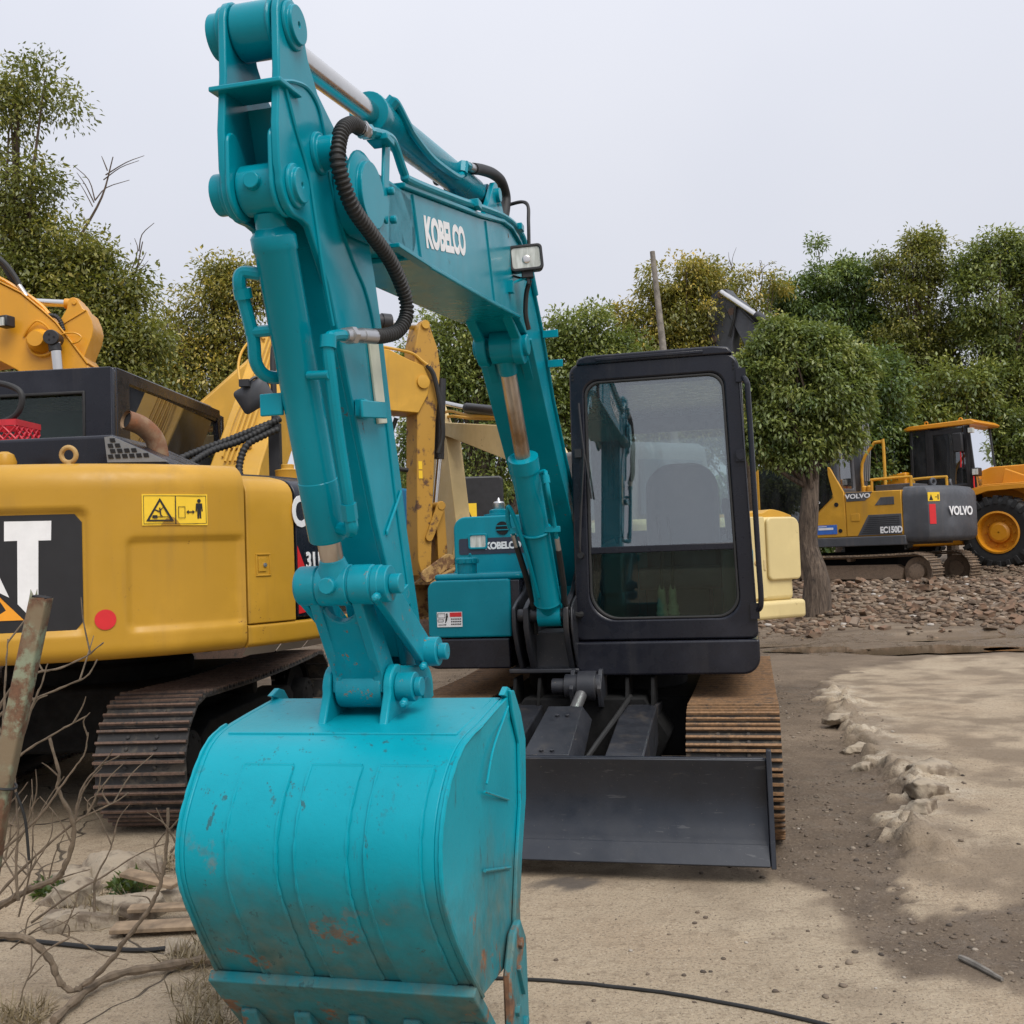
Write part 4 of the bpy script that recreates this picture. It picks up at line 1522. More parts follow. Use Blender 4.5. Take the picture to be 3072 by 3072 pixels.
prof = smooth2([(-3.42, 1.016), (-3.64, .992), (-3.81, .965), (-3.906, .906), (-3.98, .815), (-4.005, .728), (-3.99, .637), (-3.925, .528), (-3.845, .420), (-3.765, .325)], 6)
b = MB()
strip(b, prof, BX0, BX1, .016)
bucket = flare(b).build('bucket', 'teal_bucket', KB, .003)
side = prof + [(-3.42, .30), (-3.40, .42), (-3.345, .56), (-3.27, .70), (-3.245, .87), (-3.30, .96), (-3.375, 1.035), (-3.41, 1.045), (-3.46, 1.028)]
for x, sgn in ((BX1, 1), (BX0 - .016, -1)):
    b = MB()
    b.prism(side, x, x + .016)
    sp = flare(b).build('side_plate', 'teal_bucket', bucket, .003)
    b = MB()
    xo = x + (.016 if sgn > 0 else -.010)
    b.prism([(-3.40, .30), (-3.48, .30), (-3.46, .42), (-3.41, .56), (-3.345, .70), (-3.33, .87), (-3.40, .975), (-3.415, 1.035), (-3.375, 1.03), (-3.30, .955), (-3.25, .87), (-3.272, .70), (-3.347, .56), (-3.40, .42)], xo, xo + .010)
    flare(b).build('edge_band', 'teal_bucket', sp, .003)
    b = MB()
    xw = x + .016 if sgn > 0 else x
    pts = [(xw, p[0] - .002, p[1]) for p in prof[8:]]
    b.rings(pts, [.0055 + .0008 * math.sin(k * 2.1) for k in range(len(pts))], 6)
    if sgn > 0:
        b.tube([(xw, -3.415, .99), (xw, -3.47, .965), (xw, -3.60, .905), (xw, -3.68, .83)], .003, 6)
        b.rings([(xw, -3.70, .815), (xw, -3.45, .735)], .0035, 6)
        b.rings([(xw, -3.72, .62), (xw, -3.46, .55)], .0045, 6)
    flare(b).build('weld_seam', 'teal_bucket', sp)
b = MB()
lip = [(-3.805, .368), (-3.49, .040)]
strip(b, lip, BX0 - .032, BX1 + .018, -.030)
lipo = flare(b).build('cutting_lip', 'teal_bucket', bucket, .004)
ld = Vector((0, lip[1][0] - lip[0][0], lip[1][1] - lip[0][1])).normalized()
ln = Vector((0, ld.z, -ld.y))
for k in range(5):
    x = BX0 + .035 + (BX1 - BX0 - .07) * k / 4
    o_ = Vector((x, lip[0][0], lip[0][1])) + ld * .15
    M = Matrix((Vector((1, 0, 0)), ld, ln)).transposed().to_4x4()
    M.translation = o_ + ln * .030
    b = MB()
    b.loft([[(-.022, 0, -.002), (.022, 0, -.002), (.020, .0, .012), (-.020, 0, .012)], [(-.030, .08, -.002), (.030, .08, -.002), (.026, .08, .040), (-.026, .08, .040)], [(-.030, .24, -.030), (.030, .24, -.030), (.026, .24, .035), (-.026, .24, .035)], [(-.028, .38, -.020), (.028, .38, -.020), (.028, .38, -.005), (-.028, .38, -.005)]])
    b.xf(M)
    flare(b).build('tooth', 'teal_bucket', bucket, .006)
# three wear plates down the back
i0 = min(range(len(prof)), key=lambda i: abs(prof[i][1] - .915) + (0 if prof[i][0] < -3.85 else 9))
for x0, x1 in ((-.415, -.286), (-.237, -.107), (-.061, .074)):
    b = MB()
    pts = [(p[0], p[1]) for p in prof[i0:-1]]
    strip(b, pts, x0, x1, -.005)
    wp = flare(b).build('wear_plate', 'teal_bucket', bucket, .002)
    b = MB()
    rnd = random.Random(int(x0 * 1000))
    for xe in (x0, x1):
        P = [(xe, p[0] - .003, p[1]) for p in prof[i0:-3]]
        b.rings(P, [.0045 + rnd.uniform(-.002, .002) for _ in P], 6)
    b.rings([(x0, prof[i0][0] - .003, prof[i0][1]), (x1, prof[i0][0] - .003, prof[i0][1])], .005, 6)
    flare(b).build('weld_seam', 'teal_bucket', wp)
# top plate, ears and side cutter
b = MB()
b.prism([(-3.43, 1.016), (-3.62, .995), (-3.78, .978), (-3.78, .968), (-3.62, .980), (-3.43, 1.0)], BX0 + .02, BX1 - .02)
flare(b).build('top_plate', 'teal_bucket', bucket, .003)
for x in (XB - .099, XB + .075):
    b = MB()
    b.prism(arc(c1[0], c1[1], .062, 60, 190, 8) + [(-3.70, .985), (-3.80, .955), (-3.42, .985), (-3.28, 1.0)] + arc(-3.36, 1.03, .075, -10, 80, 6), x, x + .024)
    b.build('ear', 'teal_bucket', bucket, .005)
cut = [(-3.46, .41), (-3.53, .395), (-3.60, .31), (-3.60, .16), (-3.53, .07), (-3.45, .06), (-3.40, .12), (-3.40, .34)]
b = MB()
b.prism(cut, BX1 + .019, BX1 + .040)
sc_ = flare(b).build('side_cutter', 'teal_bucket', bucket, .006)
b = MB()
for (yy, zz_) in ((-3.49, .355), (-3.55, .20), (-3.46, .13)):
    b.cyl((BX1 + .036, yy, zz_), (BX1 + .050, yy, zz_), .016, n=6)
b.box((BX1 + .044, -3.50, .26), (.012, .016, .10), Matrix.Rotation(R(30), 3, 'X'))
flare(b).build('bolt', 'teal_bucket', sc_, .002)

# ------------- cab
CY0, CY1 = -.90, .62
out = rrect(-.075, .866, .952, 2.425, (.03, .03, .075, .06), 8)
# the posts lean in a little towards the roof
lean = lambda p: (p[0] + (.016 if p[0] < .4 else -.040) * max(0, (p[1] - .95) / 1.47), p[1])
inn = [lean(p) for p in rrect(.004, .784, 1.060, 2.325, (.15, .115, .075, .075), 8)]
out = [lean(p) for p in out]
b = MB()
b.frame(out, inn, CY0, CY0 + .075)
cab = b.build('cab', 'charcoal', KB, .014, 3)
ins = lambda pts, k: [(p[0] + (.39 - p[0]) * k, p[1] + (1.69 - p[1]) * k * .55) for p in pts]
b = MB()
b.frame([(p[0], p[1]) for p in inn], ins(inn, .034), CY0 + .004, CY0 + .05)
b.build('window_seal', 'rubber', cab, .004)
g = ins(inn, .03)
b = MB()
up = [p for p in g if p[1] > 1.44]
b.prism([(.020, 1.44)] + [(.768, 1.44)] + [p for p in g if p[1] > 1.44], CY0 + .020, CY0 + .025, 'y')
b.build('windscreen', 'glass_clear', cab, smooth=0)
b = MB()
b.prism([p for p in g if p[1] < 1.41] + [(.768, 1.41), (.022, 1.41)], CY0 + .030, CY0 + .035, 'y')
b.build('lower_window', 'glass_green', cab, smooth=0)
b = MB()
b.bb(.008, .778, CY0 + .008, CY0 + .045, 1.408, 1.444)
b.build('window_bar', 'charcoal', cab, .004)
# roof, rear and side frames
b = MB()
b.prism([lean(p) for p in rrect(-.075, .866, 2.30, 2.425, (.005, .005, .075, .06), 8)], CY0 + .07, CY1, 'y')
b.build('roof', 'charcoal', cab, .012)
b = MB()
b.prism([(-.02, 2.415), (.80, 2.415), (.775, 2.452), (.70, 2.462), (.04, 2.462), (-.005, 2.450)], CY0 - .012, CY1 - .3, 'y')
b.build('roof_hatch', 'charcoal', cab, .010, 3)
b = MB()
b.box((.37, CY0 - .012, 2.436), (.56, .012, .016))
b.build('hatch_rib', 'charcoal', cab, .003)
for x in (-.066, .800):
    ro = [(CY0 + .07, .96), (CY1, .96), (CY1, 2.36), (CY0 + .07, 2.36)]
    ri = [(CY0 + .13, 1.42), (CY1 - .10, 1.42), (CY1 - .10, 2.26), (CY0 + .13, 2.26)]
    b = MB()
    b.frame(ro, ri, x, x + .04, 'x')
    sf = b.build('side_frame', 'charcoal', cab, .008)
    b = MB()
    b.prism(ri, x + .018, x + .022)
    b.build('side_window', 'glass_clear', sf, smooth=0)
ro = [(-.06, .96), (.83, .96), (.82, 2.36), (-.05, 2.36)]
ri = rrect(.10, .70, 1.52, 2.20, .05, 1)
ri = [(.08, 1.55), (.72, 1.55), (.71, 2.20), (.09, 2.20)]
b = MB()
b.frame(ro, ri, CY1 - .05, CY1)
rf = b.build('rear_frame', 'charcoal', cab, .006)
b = MB()
b.prism(ri, CY1 - .028, CY1 - .024, 'y')
b.build('rear_window', 'glass_clear', rf, smooth=0)
# front post hardware
b = MB()
for x, sgn in ((-.040, 1), (.800, -1)):
    for k in range(3):
        b.cyl((x + k * .0, CY0 - .006, 2.375 - k * .018), (x, CY0 + .01, 2.375 - k * .018), .006, n=8)
b.build('vent_hole', 'dark_void', cab)
b = MB()
b.tube([(.835, CY0 + .01, 2.30), (.862, CY0 - .03, 2.26), (.868, CY0 - .035, 2.15), (.880, CY0 - .035, 1.40), (.884, CY0 - .03, 1.14), (.862, CY0 + .0, 1.09)], .014, 10)
b.box((.835, CY0 + .0, 2.30), (.05, .03, .07))
b.box((.852, CY0 + .0, 1.09), (.045, .03, .08))
b.box((.815, CY0 - .005, 1.885), (.045, .03, .06))
b.cyl((.815, CY0 - .03, 1.88), (.815, CY0 + .0, 1.88), .018, n=12)
b.build('door_rail', 'charcoal', cab, .004)
b = MB()
b.tube([(-.030, CY0 - .02, 1.405), (-.030, CY0 - .03, 1.46), (-.010, CY0 - .03, 1.72), (.012, CY0 - .03, 1.96)], .0065, 6, 4)
b.tube([(-.008, CY0 - .025, 2.21), (.006, CY0 - .03, 2.0), (.022, CY0 - .025, 1.86), (.040, CY0 - .02, 1.70)], .0055, 6, 4)
b.cyl((-.030, CY0 - .03, 1.405), (-.030, CY0 + .01, 1.405), .017, n=12)
b.box((-.022, CY0 - .012, 1.945), (.035, .03, .045))
b.build('wiper', 'black_plastic', cab)
# inside
plain('lever_gaiter', (.42, .38, .27), .6, var=.2)
b = MB()
b.bb(-.03, .80, CY0 + .08, CY1 - .06, .955, .985)
b.build('floor', 'volvo_grey', cab)
b = MB()
b.loft([[(x_, y_ + (z_ - 1.25) * .16, z_) for x_, z_ in rrect(.20 + i_, .66 - i_, 1.22, 1.97 - i_, (.05, .05, .17, .17), 6)] for y_, i_ in ((.26, .03), (.29, .0), (.38, .0), (.41, .03))])
b.prism(rrect(-.14, .34, 1.18, 1.31, .05, 4), .19, .67)
seat = b.build('seat', 'seat_fabric', cab, .05, 4)
b = MB()
b.bb(.22, .60, -.08, .42, .98, 1.19)
b.build('seat_base', 'black_plastic', seat, .01)
for x0, x1 in ((.0, .13), (.68, .79)):
    b = MB()
    b.prism([(-.35, 1.0), (-.38, 1.40), (-.30, 1.47), (.10, 1.50), (.40, 1.42), (.42, 1.0)], x0, x1)
    b.build('console', 'cab_trim', cab, .02, 3)
for x in (.36, .42):
    b = MB()
    b.tube([(x, -.62, .99), (x + .004, -.63, 1.3), (x + .006, -.60, 1.42), (x - .02, -.5, 1.60)], .009, 8)
    lv = b.build('travel_lever', 'black_plastic', cab)
    b = MB()
    b.lathe([(.036, 0), (.030, .02), (.036, .04), (.028, .06), (.032, .08), (.022, .10), (.022, .16), (.010, .20)], (x, -.62, 1.03), (0, 0, 1), 14)
    b.build('lever_boot', 'lever_gaiter', lv)
b = MB()
b.tube([(.09, -.30, 1.47), (.085, -.36, 1.56), (.09, -.38, 1.66)], .014, 8)
b.tube([(.73, -.30, 1.45), (.725, -.36, 1.54), (.72, -.38, 1.64)], .014, 8)
b.lathe([(.02, 0), (.026, .03), (.02, .08), (.01, .085)], (.09, -.38, 1.63), (0, 0, 1), 10)
b.lathe([(.02, 0), (.026, .03), (.02, .08), (.01, .085)], (.72, -.38, 1.61), (0, 0, 1), 10)
b.build('joystick', 'black_plastic', cab)
b = MB()
b.prism(rrect(.05, .16, 1.50, 1.72, .02, 3), -.55, -.50, 'y')
b.build('gauge_panel', 'black_plastic', cab, .01)
b = MB()
b.box((.66, -.66, 1.035), (.13, .09, .04), Matrix.Rotation(R(-20), 3, 'Z'))
b.build('yellow_cloth', 'yellow_print', cab, .02)
# ---------------------------------------------------------------- the yellow excavator at the left, seen from behind
CT = thing('excavator', 'yellow excavator with black cab, its rounded counterweight towards the viewer', 'excavator', (-2.8, 6.92, 0), -4, 'excavators parked in the yard')
sm = shoe_mesh('shoe', .49, .155, 'track_dark', .026)
track(CT, .915, .49, -1.13, 1.25, .335, .372, .155, sm, 'underbody', 1)
track(CT, -.915, .49, -1.13, 1.25, .335, .372, .155, sm, 'underbody', -1)
b = MB()
b.bb(-.70, .70, -.8, .9, .34, .72)
b.lathe([(.1, 0), (.6, 0), (.6, .12), (.55, .12), (.55, .24), (.1, .24)], (0, 0, .70), (0, 0, 1), 36)
b.build('undercarriage_frame', 'underbody', CT, .02)
CR = 1.75


def cp(phi, z, r=CR):
    return Vector((r * math.sin(R(phi)), -r * math.cos(R(phi)), z))


def shell(b, p0, p1, zprof, disp=None, n=60, thick=.12):
    """curved outer skin between two angles; zprof = (z, inset)"""
    rows = []
    for z, ins in zprof:
        row = []
        for k in range(n + 1):
            ph = p0 + (p1 - p0) * k / n
            row.append(cp(ph, z, CR - ins - (disp(ph, z) if disp else 0)))
        rows.append(row)
    m = len(rows)
    v = [p for r in rows for p in r]
    f = [(j * (n + 1) + k, j * (n + 1) + k + 1, (j + 1) * (n + 1) + k + 1, (j + 1) * (n + 1) + k) for j in range(m - 1) for k in range(n)]
    o = len(v)
    for z, ins in ((zprof[0][0], thick), (zprof[-1][0], thick)):          # back edge ring, closes bottom, top and ends
        v += [cp(p0 + (p1 - p0) * k / n, z, CR - max(ins, .02) - thick) for k in range(n + 1)]
    lo, hi = 0, (m - 1) * (n + 1)
    f += [(lo + k, o + k, o + k + 1, lo + k + 1) for k in range(n)]
    f += [(hi + k, hi + k + 1, o + n + 1 + k + 1, o + n + 1 + k) for k in range(n)]
    f.append(tuple([j * (n + 1) for j in range(m)] + [o + n + 1, o]))
    f.append(tuple([j * (n + 1) + n for j in range(m)][::-1] + [o + n, o + 2 * n + 1]))
    return b.add(v, f)


def ss1(v, a, c):
    u = min(1, max(0, (v - a) / (c - a)))
    return u * u * (3 - 2 * u)


def rec(ph, z, p0, p1, z0, z1, dep, w=.035, rc=.05):
    x = (ph - (p0 + p1) / 2) * CR * math.pi / 180
    hw, hh = (p1 - p0) / 2 * CR * math.pi / 180 - rc, (z1 - z0) / 2 - rc
    qx, qz = abs(x) - hw, abs(z - (z0 + z1) / 2) - hh
    sd = math.hypot(max(qx, 0), max(qz, 0)) + min(max(qx, qz), 0) - rc
    return dep * ss1(-sd, 0, w)


def cwd(ph, z):
    d = rec(ph, z, -24.6, 24.6, 1.088, 1.745, .030, .03)
    d += rec(ph, z, 30.2, 60, 1.085, 1.590, .020, .030) * (1 if ph < 50.5 else max(0, 1 - (ph - 50.5) / 1.4))
    return d


def zsteps(z0, z1, lo, hi, n):
    """rounded lower and upper edge"""
    out = [(z0 + lo * (1 - math.cos(R(90 * k / 5))), lo * (1 - math.sin(R(90 * k / 5)))) for k in range(5)]
    out += [(z0 + lo + (z1 - hi - z0 - lo) * k / n, 0) for k in range(n + 1)]
    out += [(z1 - hi + hi * math.sin(R(90 * k / 6)), hi * (1 - math.cos(R(90 * k / 6)))) for k in range(1, 7)]
    return out


b = MB()
shell(b, -52, 51.8, zsteps(.95, 1.985, .07, .13, 46), cwd, 180, .9)
cwo = b.build('counterweight', 'cat_yellow', CT, smooth=50)


def cplate(b, poly, r0=.002, r1=.005):
    """flat print laid on the curved skin: polygon in (phi, z)"""
    P = []
    n = len(poly)
    for i in range(n):
        a, c = poly[i], poly[(i + 1) % n]
        m = max(1, int(abs(c[0] - a[0]) / 1.5))
        P += [(a[0] + (c[0] - a[0]) * k / m, a[1] + (c[1] - a[1]) * k / m) for k in range(m)]
    n = len(P)
    v = [cp(p[0], p[1], CR + r0) for p in P] + [cp(p[0], p[1], CR + r1) for p in P]
    return b.add(v, [tuple(range(n)), tuple(range(2 * n - 1, n - 1, -1))] + [(i, (i + 1) % n, n + (i + 1) % n, n + i) for i in range(n)])


# black name panel (built in strips so that it follows the curve)
b = MB()
rr = rrect(-.715, .715, 1.116, 1.716, .045, 5)
N = 40
rows = []
for k in range(N + 1):
    x = -.715 + 1.43 * k / N
    e = .045
    dz = e - math.sqrt(max(0, e * e - max(0, abs(x) - (.715 - e)) ** 2)) if abs(x) > .715 - e else 0
    ph = math.degrees(x / CR)
    rows.append([cp(ph, 1.116 + dz, CR - .036), cp(ph, 1.116 + dz, CR - .027), cp(ph, 1.716 - dz, CR - .027), cp(ph, 1.716 - dz, CR - .036)])
b.loft(rows)
pan = b.build('name_panel', 'black_print', cwo)
b = MB()
kw = dict(r0=-.0268, r1=-.0245)
cplate(b, [(11.1, 1.684), (18.6, 1.682), (18.5, 1.582), (16.5, 1.582), (16.3, 1.232), (14.85, 1.199), (13.05, 1.262), (13.15, 1.584), (11.05, 1.584)], **kw)
cplate(b, [(-4.2, 1.40), (-1.5, 1.684), (6.2, 1.684), (11.72, 1.297), (9.4, 1.335), (8.6, 1.40)], **kw)
cplate(b, [(-19, 1.25), (-19, 1.62), (-17, 1.684), (-7, 1.684), (-6, 1.62), (-6, 1.50), (-9.5, 1.50), (-9.5, 1.58), (-15.2, 1.58), (-15.2, 1.27), (-9.5, 1.27), (-9.5, 1.32), (-6, 1.32), (-6, 1.22), (-8, 1.18), (-17, 1.18)], **kw)
b.build('lettering', 'white_print', cwo)
b = MB()
cplate(b, [(-3.5, 1.182), (14.0, 1.180), (5.3, 1.46)], r0=-.0244, r1=-.0228)
b.build('emblem', 'orange_print', cwo)
# warning plate
b = MB()
cplate(b, [(33.05, 1.646), (44.4, 1.643), (44.45, 1.812), (33.05, 1.812)])
wp = b.build('warning_label', 'yellow_print', cwo)
b = MB()
k2 = dict(r0=.0049, r1=.0064)


def cframe(b, p0, p1, z0, z1, w, wp_):
    for q_ in ((p0, p1, z0, z0 + w), (p0, p1, z1 - w, z1), (p0, p0 + wp_, z0 + w, z1 - w), (p1 - wp_, p1, z0 + w, z1 - w)):
        cplate(b, [(q_[0], q_[2]), (q_[1], q_[2]), (q_[1], q_[3]), (q_[0], q_[3])], **k2)


cframe(b, 33.3, 38.72, 1.654, 1.804, .0022, .08)
cframe(b, 38.72, 44.2, 1.652, 1.804, .0022, .08)
tri_o, tri_i = [(33.7, 1.668), (38.4, 1.668), (36.05, 1.792)], [(34.25, 1.676), (37.85, 1.676), (36.05, 1.772)]
for i in range(3):
    j = (i + 1) % 3
    cplate(b, [tri_o[i], tri_o[j], tri_i[j], tri_i[i]], **k2)
for q_ in ([(34.8, 1.684), (35.6, 1.684), (35.6, 1.700), (34.8, 1.700)], [(34.7, 1.690), (37.4, 1.690), (37.4, 1.693), (34.7, 1.693)], [(35.2, 1.726), (35.9, 1.716), (36.6, 1.740), (36.6, 1.744), (35.9, 1.724), (35.3, 1.730)], [(35.9, 1.740), (36.1, 1.740), (36.3, 1.700), (36.6, 1.692), (36.1, 1.696)],
           [(39.2, 1.684), (40.4, 1.684), (40.4, 1.686), (39.2, 1.686)], [(39.2, 1.744), (40.4, 1.744), (40.4, 1.746), (39.2, 1.746)], [(39.2, 1.684), (39.28, 1.684), (39.28, 1.746), (39.2, 1.746)], [(40.32, 1.684), (40.4, 1.684), (40.4, 1.746), (40.32, 1.746)],
           [(40.6, 1.716), (41.0, 1.727), (41.0, 1.719), (41.7, 1.719), (41.7, 1.727), (42.1, 1.716), (41.7, 1.705), (41.7, 1.713), (41.0, 1.713), (41.0, 1.705)],
           [(42.35, 1.762), (43.45, 1.762), (43.55, 1.720), (43.35, 1.718), (43.25, 1.745), (43.25, 1.680), (42.95, 1.680), (42.9, 1.716), (42.85, 1.680), (42.55, 1.680), (42.55, 1.745), (42.45, 1.718), (42.25, 1.720)]):
    cplate(b, q_, **k2)
cplate(b, [(42.9 + .33 * math.cos(math.tau * k / 12), 1.776 + .0105 * math.sin(math.tau * k / 12)) for k in range(12)], **k2)
b.build('print', 'black_print', wp)
b = MB()
cplate(b, [(26.87 + 1.72 * math.cos(math.tau * k / 28), 1.163 + .0525 * math.sin(math.tau * k / 28)) for k in range(28)])
b.build('red_dot', 'red_print', cwo)

# side door, dark side panel and sill continue the curve
b = MB()
shell(b, 52.25, 63.7, [(1.086 + .84 * k / 10, 0) for k in range(9)] + [(1.80 + .12 * math.sin(R(15 * k)), .12 * (1 - math.cos(R(15 * k)))) for k in range(1, 6)] + [(1.955, .25)], None, 16, .2)
door = b.build('side_door', 'cat_yellow', CT, .006, smooth=50)
b = MB()
cframe_r = dict(r0=-.004, r1=.004)
for q_ in ((54.0, 57.4, 1.352, 1.360), (54.0, 57.4, 1.472, 1.480), (54.0, 54.3, 1.36, 1.472), (57.1, 57.4, 1.36, 1.472), (54.55, 56.3, 1.378, 1.456)):
    cplate(b, [(q_[0], q_[2]), (q_[1], q_[2]), (q_[1], q_[3]), (q_[0], q_[3])], r0=-.004, r1=.006)
dl = b.build('door_latch', 'cat_yellow', door, .002)
b = MB()
b.lathe([(.012, 0), (.012, .008), (.004, .009)], cp(55.9, 1.415, CR + .005), cp(55.9, 0, 1), 12)
b.build('key_lock', 'steel', dl)
b = MB()
shell(b, 64.3, 84, [(1.10 + .70 * k / 8, 0) for k in range(9)] + [(1.80 + .12 * math.sin(R(15 * k)), .12 * (1 - math.cos(R(15 * k)))) for k in range(1, 6)] + [(1.955, .25)], None, 24, .2)
bp = b.build('side_panel', 'charcoal', CT, .006, smooth=50)
b = MB()
cplate(b, [(64.4, 1.52), (65.2, 1.47), (70.5, 1.14), (64.4, 1.12)])
b.build('red_stripe', 'red_print', bp)


def ctext(body, ph, z, size, mat, parent, sx):
    c_ = cp(ph, z, CR + .003)
    text('lettering', body, mat, parent, size, frame_m(c_, (math.cos(R(ph)), math.sin(R(ph)), 0), (0, 0, 1)), .03, sx)


ctext('CAT', 69.2, 1.715, .25, 'white_print', bp, .8)
ctext('311F', 70.3, 1.425, .14, 'white_print', bp, .8)
b = MB()
shell(b, 52.1, 84, zsteps(.955, 1.082, .03, .02, 4), None, 40, .2)
b.build('sill', 'cat_yellow', CT, smooth=50)
b = MB()
shell(b, 51.6, 84, [(1.0, .05), (1.85, .05), (1.95, .20)], None, 30, .25)
b.bb(-1.2, 1.2, -1.2, 1.6, .95, 1.93)
b.build('house_core', 'dark_void', CT)
b = MB()
for k in range(3):
    a0, a1_ = 54 + k * 9, 54 + k * 9 + 8.6
    b.add([cp(a0, .90, 1.60), cp(a1_, .90, 1.60), cp(a1_, .96, 1.66), cp(a0, .96, 1.66)], [(0, 1, 2, 3)])
b.build('belly_plate', 'steel', CT, smooth=0)
# black engine hood with grille, exhaust, lifting eye
b = MB()
b.prism([(-1.0, 1.95), (1.12, 1.95), (.69, 2.165), (-1.0, 2.165)], -1.25, -.55, 'y')
hd = b.build('engine_hood', 'charcoal', CT, .02, 3)
b = MB()
b.prism([(.675, 2.01), (1.02, 2.0), (.70, 2.155), (.66, 2.15)], -1.262, -1.252, 'y')
gr = b.build('grille', 'cab_trim', hd)
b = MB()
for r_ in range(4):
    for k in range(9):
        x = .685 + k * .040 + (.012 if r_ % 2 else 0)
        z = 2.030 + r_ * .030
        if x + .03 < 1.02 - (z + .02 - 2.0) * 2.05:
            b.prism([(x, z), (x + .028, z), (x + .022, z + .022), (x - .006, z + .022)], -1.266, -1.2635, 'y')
o = b.build('hole_shade', 'dark_void', gr)  # flat dark plates proud of the grille, painted for the shade in its holes
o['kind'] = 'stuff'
b = MB()
ex = catmull([(.835, -.95, 1.97), (.835, -.955, 2.08), (.82, -.98, 2.17), (.775, -1.04, 2.235), (.72, -1.12, 2.262)], 6)
b.rings(ex, .056, 20, False)
b.rings(ex, .048, 20, False)
WHOLE.add('exhaust_pipe')
exo = b.build('exhaust_pipe', 'rust_pipe', CT)
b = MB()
b.cyl(ex[-2], ex[-3], .0485, n=20)  # dark plug painted for the shade inside the pipe
b.build('bore_shade', 'dark_void', exo)
b = MB()
b.ring((.569, -1.48, 2.035), (0, 1, .1), .040, .013, 22, 10)
b.cyl((.569, -1.48, 1.97), (.569, -1.48, 2.0), .016, n=12)
b.build('lifting_eye', 'worn_bucket', CT)
b = MB()
b.lathe([(.055, 0), (.06, .03), (.045, .07), (.02, .085)], (.20, -1.45, 1.985), (0, 0, 1), 18)
b.box((.26, -1.45, 1.985), (.16, .05, .02))
b.build('cap_nut', 'cat_yellow', CT, .003)
# cab
CX0, CX1, CYA, CYB, CZ = -1.02, .165, -.10, 2.05, 2.785
b = MB()
ro = [(CX0, 1.2), (CX1, 1.2), (CX1, CZ), (CX0, CZ)]
ri = [(CX0 + .16, 2.31), (CX1 - .20, 2.31), (CX1 - .20, 2.615), (CX0 + .16, 2.615)]
b.frame(ro, ri, CYA, CYA + .08)
cb = b.build('cab', 'charcoal', CT, .05, 4)
b = MB()
b.prism(ri, CYA + .04, CYA + .046, 'y')
b.build('rear_window', 'glass_green', cb, smooth=0)
b = MB()
b.frame([(CX0 + .15, 2.30), (CX1 - .19, 2.30), (CX1 - .19, 2.625), (CX0 + .15, 2.625)], [(CX0 + .17, 2.32), (CX1 - .21, 2.32), (CX1 - .21, 2.605), (CX0 + .17, 2.605)], CYA - .008, CYA + .03)
b.build('window_seal', 'rubber', cb, .006)
for x in (CX0, CX1 - .06):
    b = MB()
    ro = [(CYA + .06, 1.2), (CYB, 1.2), (CYB - .12, CZ - .02), (CYA + .06, CZ)]
    ri = [(CYA + .26, 1.9), (CYB - .08, 1.9), (CYB - .18, CZ - .10), (CYA + .26, CZ - .08)]
    b.frame(ro, ri, x, x + .06, 'x')
    sf = b.build('side_frame', 'charcoal', cb, .015)
    b = MB()
    b.prism(ri, x + .03, x + .036)
    b.build('side_window', 'glass_dark', sf, smooth=0)
b = MB()
b.prism([(CYA + .03, CZ - .06), (CYA + .05, CZ - .01), (CYA + .12, CZ + .01), (CYB - .3, CZ), (CYB - .06, CZ - .05), (CYB - .02, CZ - .10), (CYB - .10, CZ - .14)], CX0 + .02, CX1 - .005)
b.build('roof', 'charcoal', cb, .025, 3)
b = MB()
b.frame([(CX0, 1.2), (CX1, 1.2), (CX1, CZ - .06), (CX0, CZ - .06)], [(CX0 + .08, 1.4), (CX1 - .08, 1.4), (CX1 - .08, CZ - .14), (CX0 + .08, CZ - .14)], CYB - .08, CYB - .02)
ff = b.build('front_frame', 'charcoal', cb, .01)
b = MB()
b.bb(CX0 + .08, CX1 - .08, CYB - .05, CYB - .045, 1.4, CZ - .14)
b.build('windscreen', 'glass_clear', ff, smooth=0)
b = MB()
b.prism(smooth2([(.45, 1.9), (.50, 2.35), (.58, 2.58), (.70, 2.60), (.72, 2.4), (.66, 1.9)], 4), -.75, -.18)
b.build('seat', 'seat_fabric', cb, .04, 3)
b = MB()
b.tube([(-.35, -.86, 2.30), (-.33, -.87, 2.48), (-.20, -.88, 2.555), (-.03, -.9, 2.50), (-.02, -.9, 2.40), (-.10, -.89, 2.33), (-.3, -.88, 2.28)], .018, 10)
b.build('coiled_hose', 'rubber', CT)
# boom, stick and its pipes
prof = [(.75, 1.75), (1.0, 2.0), (1.152, 2.204), (1.744, 2.795), (2.357, 3.467), (2.60, 3.640), (2.85, 3.70), (4.2, 3.38), (4.28, 3.26), (4.15, 3.16), (2.95, 3.22), (2.70, 3.10), (2.25, 2.60), (1.55, 1.95), (1.2, 1.6)]
b = MB()
b.prism(prof, .35, .765)
bo = b.build('boom', 'cat_boom', CT, .012)
b = MB()
for dx in (.08, .12, .16, .20):
    b.tube([(.40 + dx, 1.13 + .012, 2.235), (.40 + dx, 1.72, 2.82), (.42 + dx * .9, 2.34, 3.50), (.44 + dx * .7, 2.62, 3.68)], .010, 6, 4)
b.tube([(.36, 1.9, 2.98), (.30, 2.05, 3.18), (.28, 2.25, 3.36), (.36, 2.40, 3.52), (.46, 2.3, 3.45)], .012, 6)
b.tube([(.47, 2.0, 3.13), (.45, 1.8, 2.90), (.43, 1.5, 2.60), (.44, 1.2, 2.28)], .008, 6)
b.tube([(.55, 2.40, 3.56), (.50, 2.5, 3.66), (.56, 2.62, 3.72), (.68, 2.6, 3.70)], .014, 6)
b.build('pipe', 'cat_boom', bo)
b = MB()
b.box((.55, 1.90, 3.00), (.20, .03, .03))
b.box((.55, 1.28, 2.37), (.20, .03, .03))
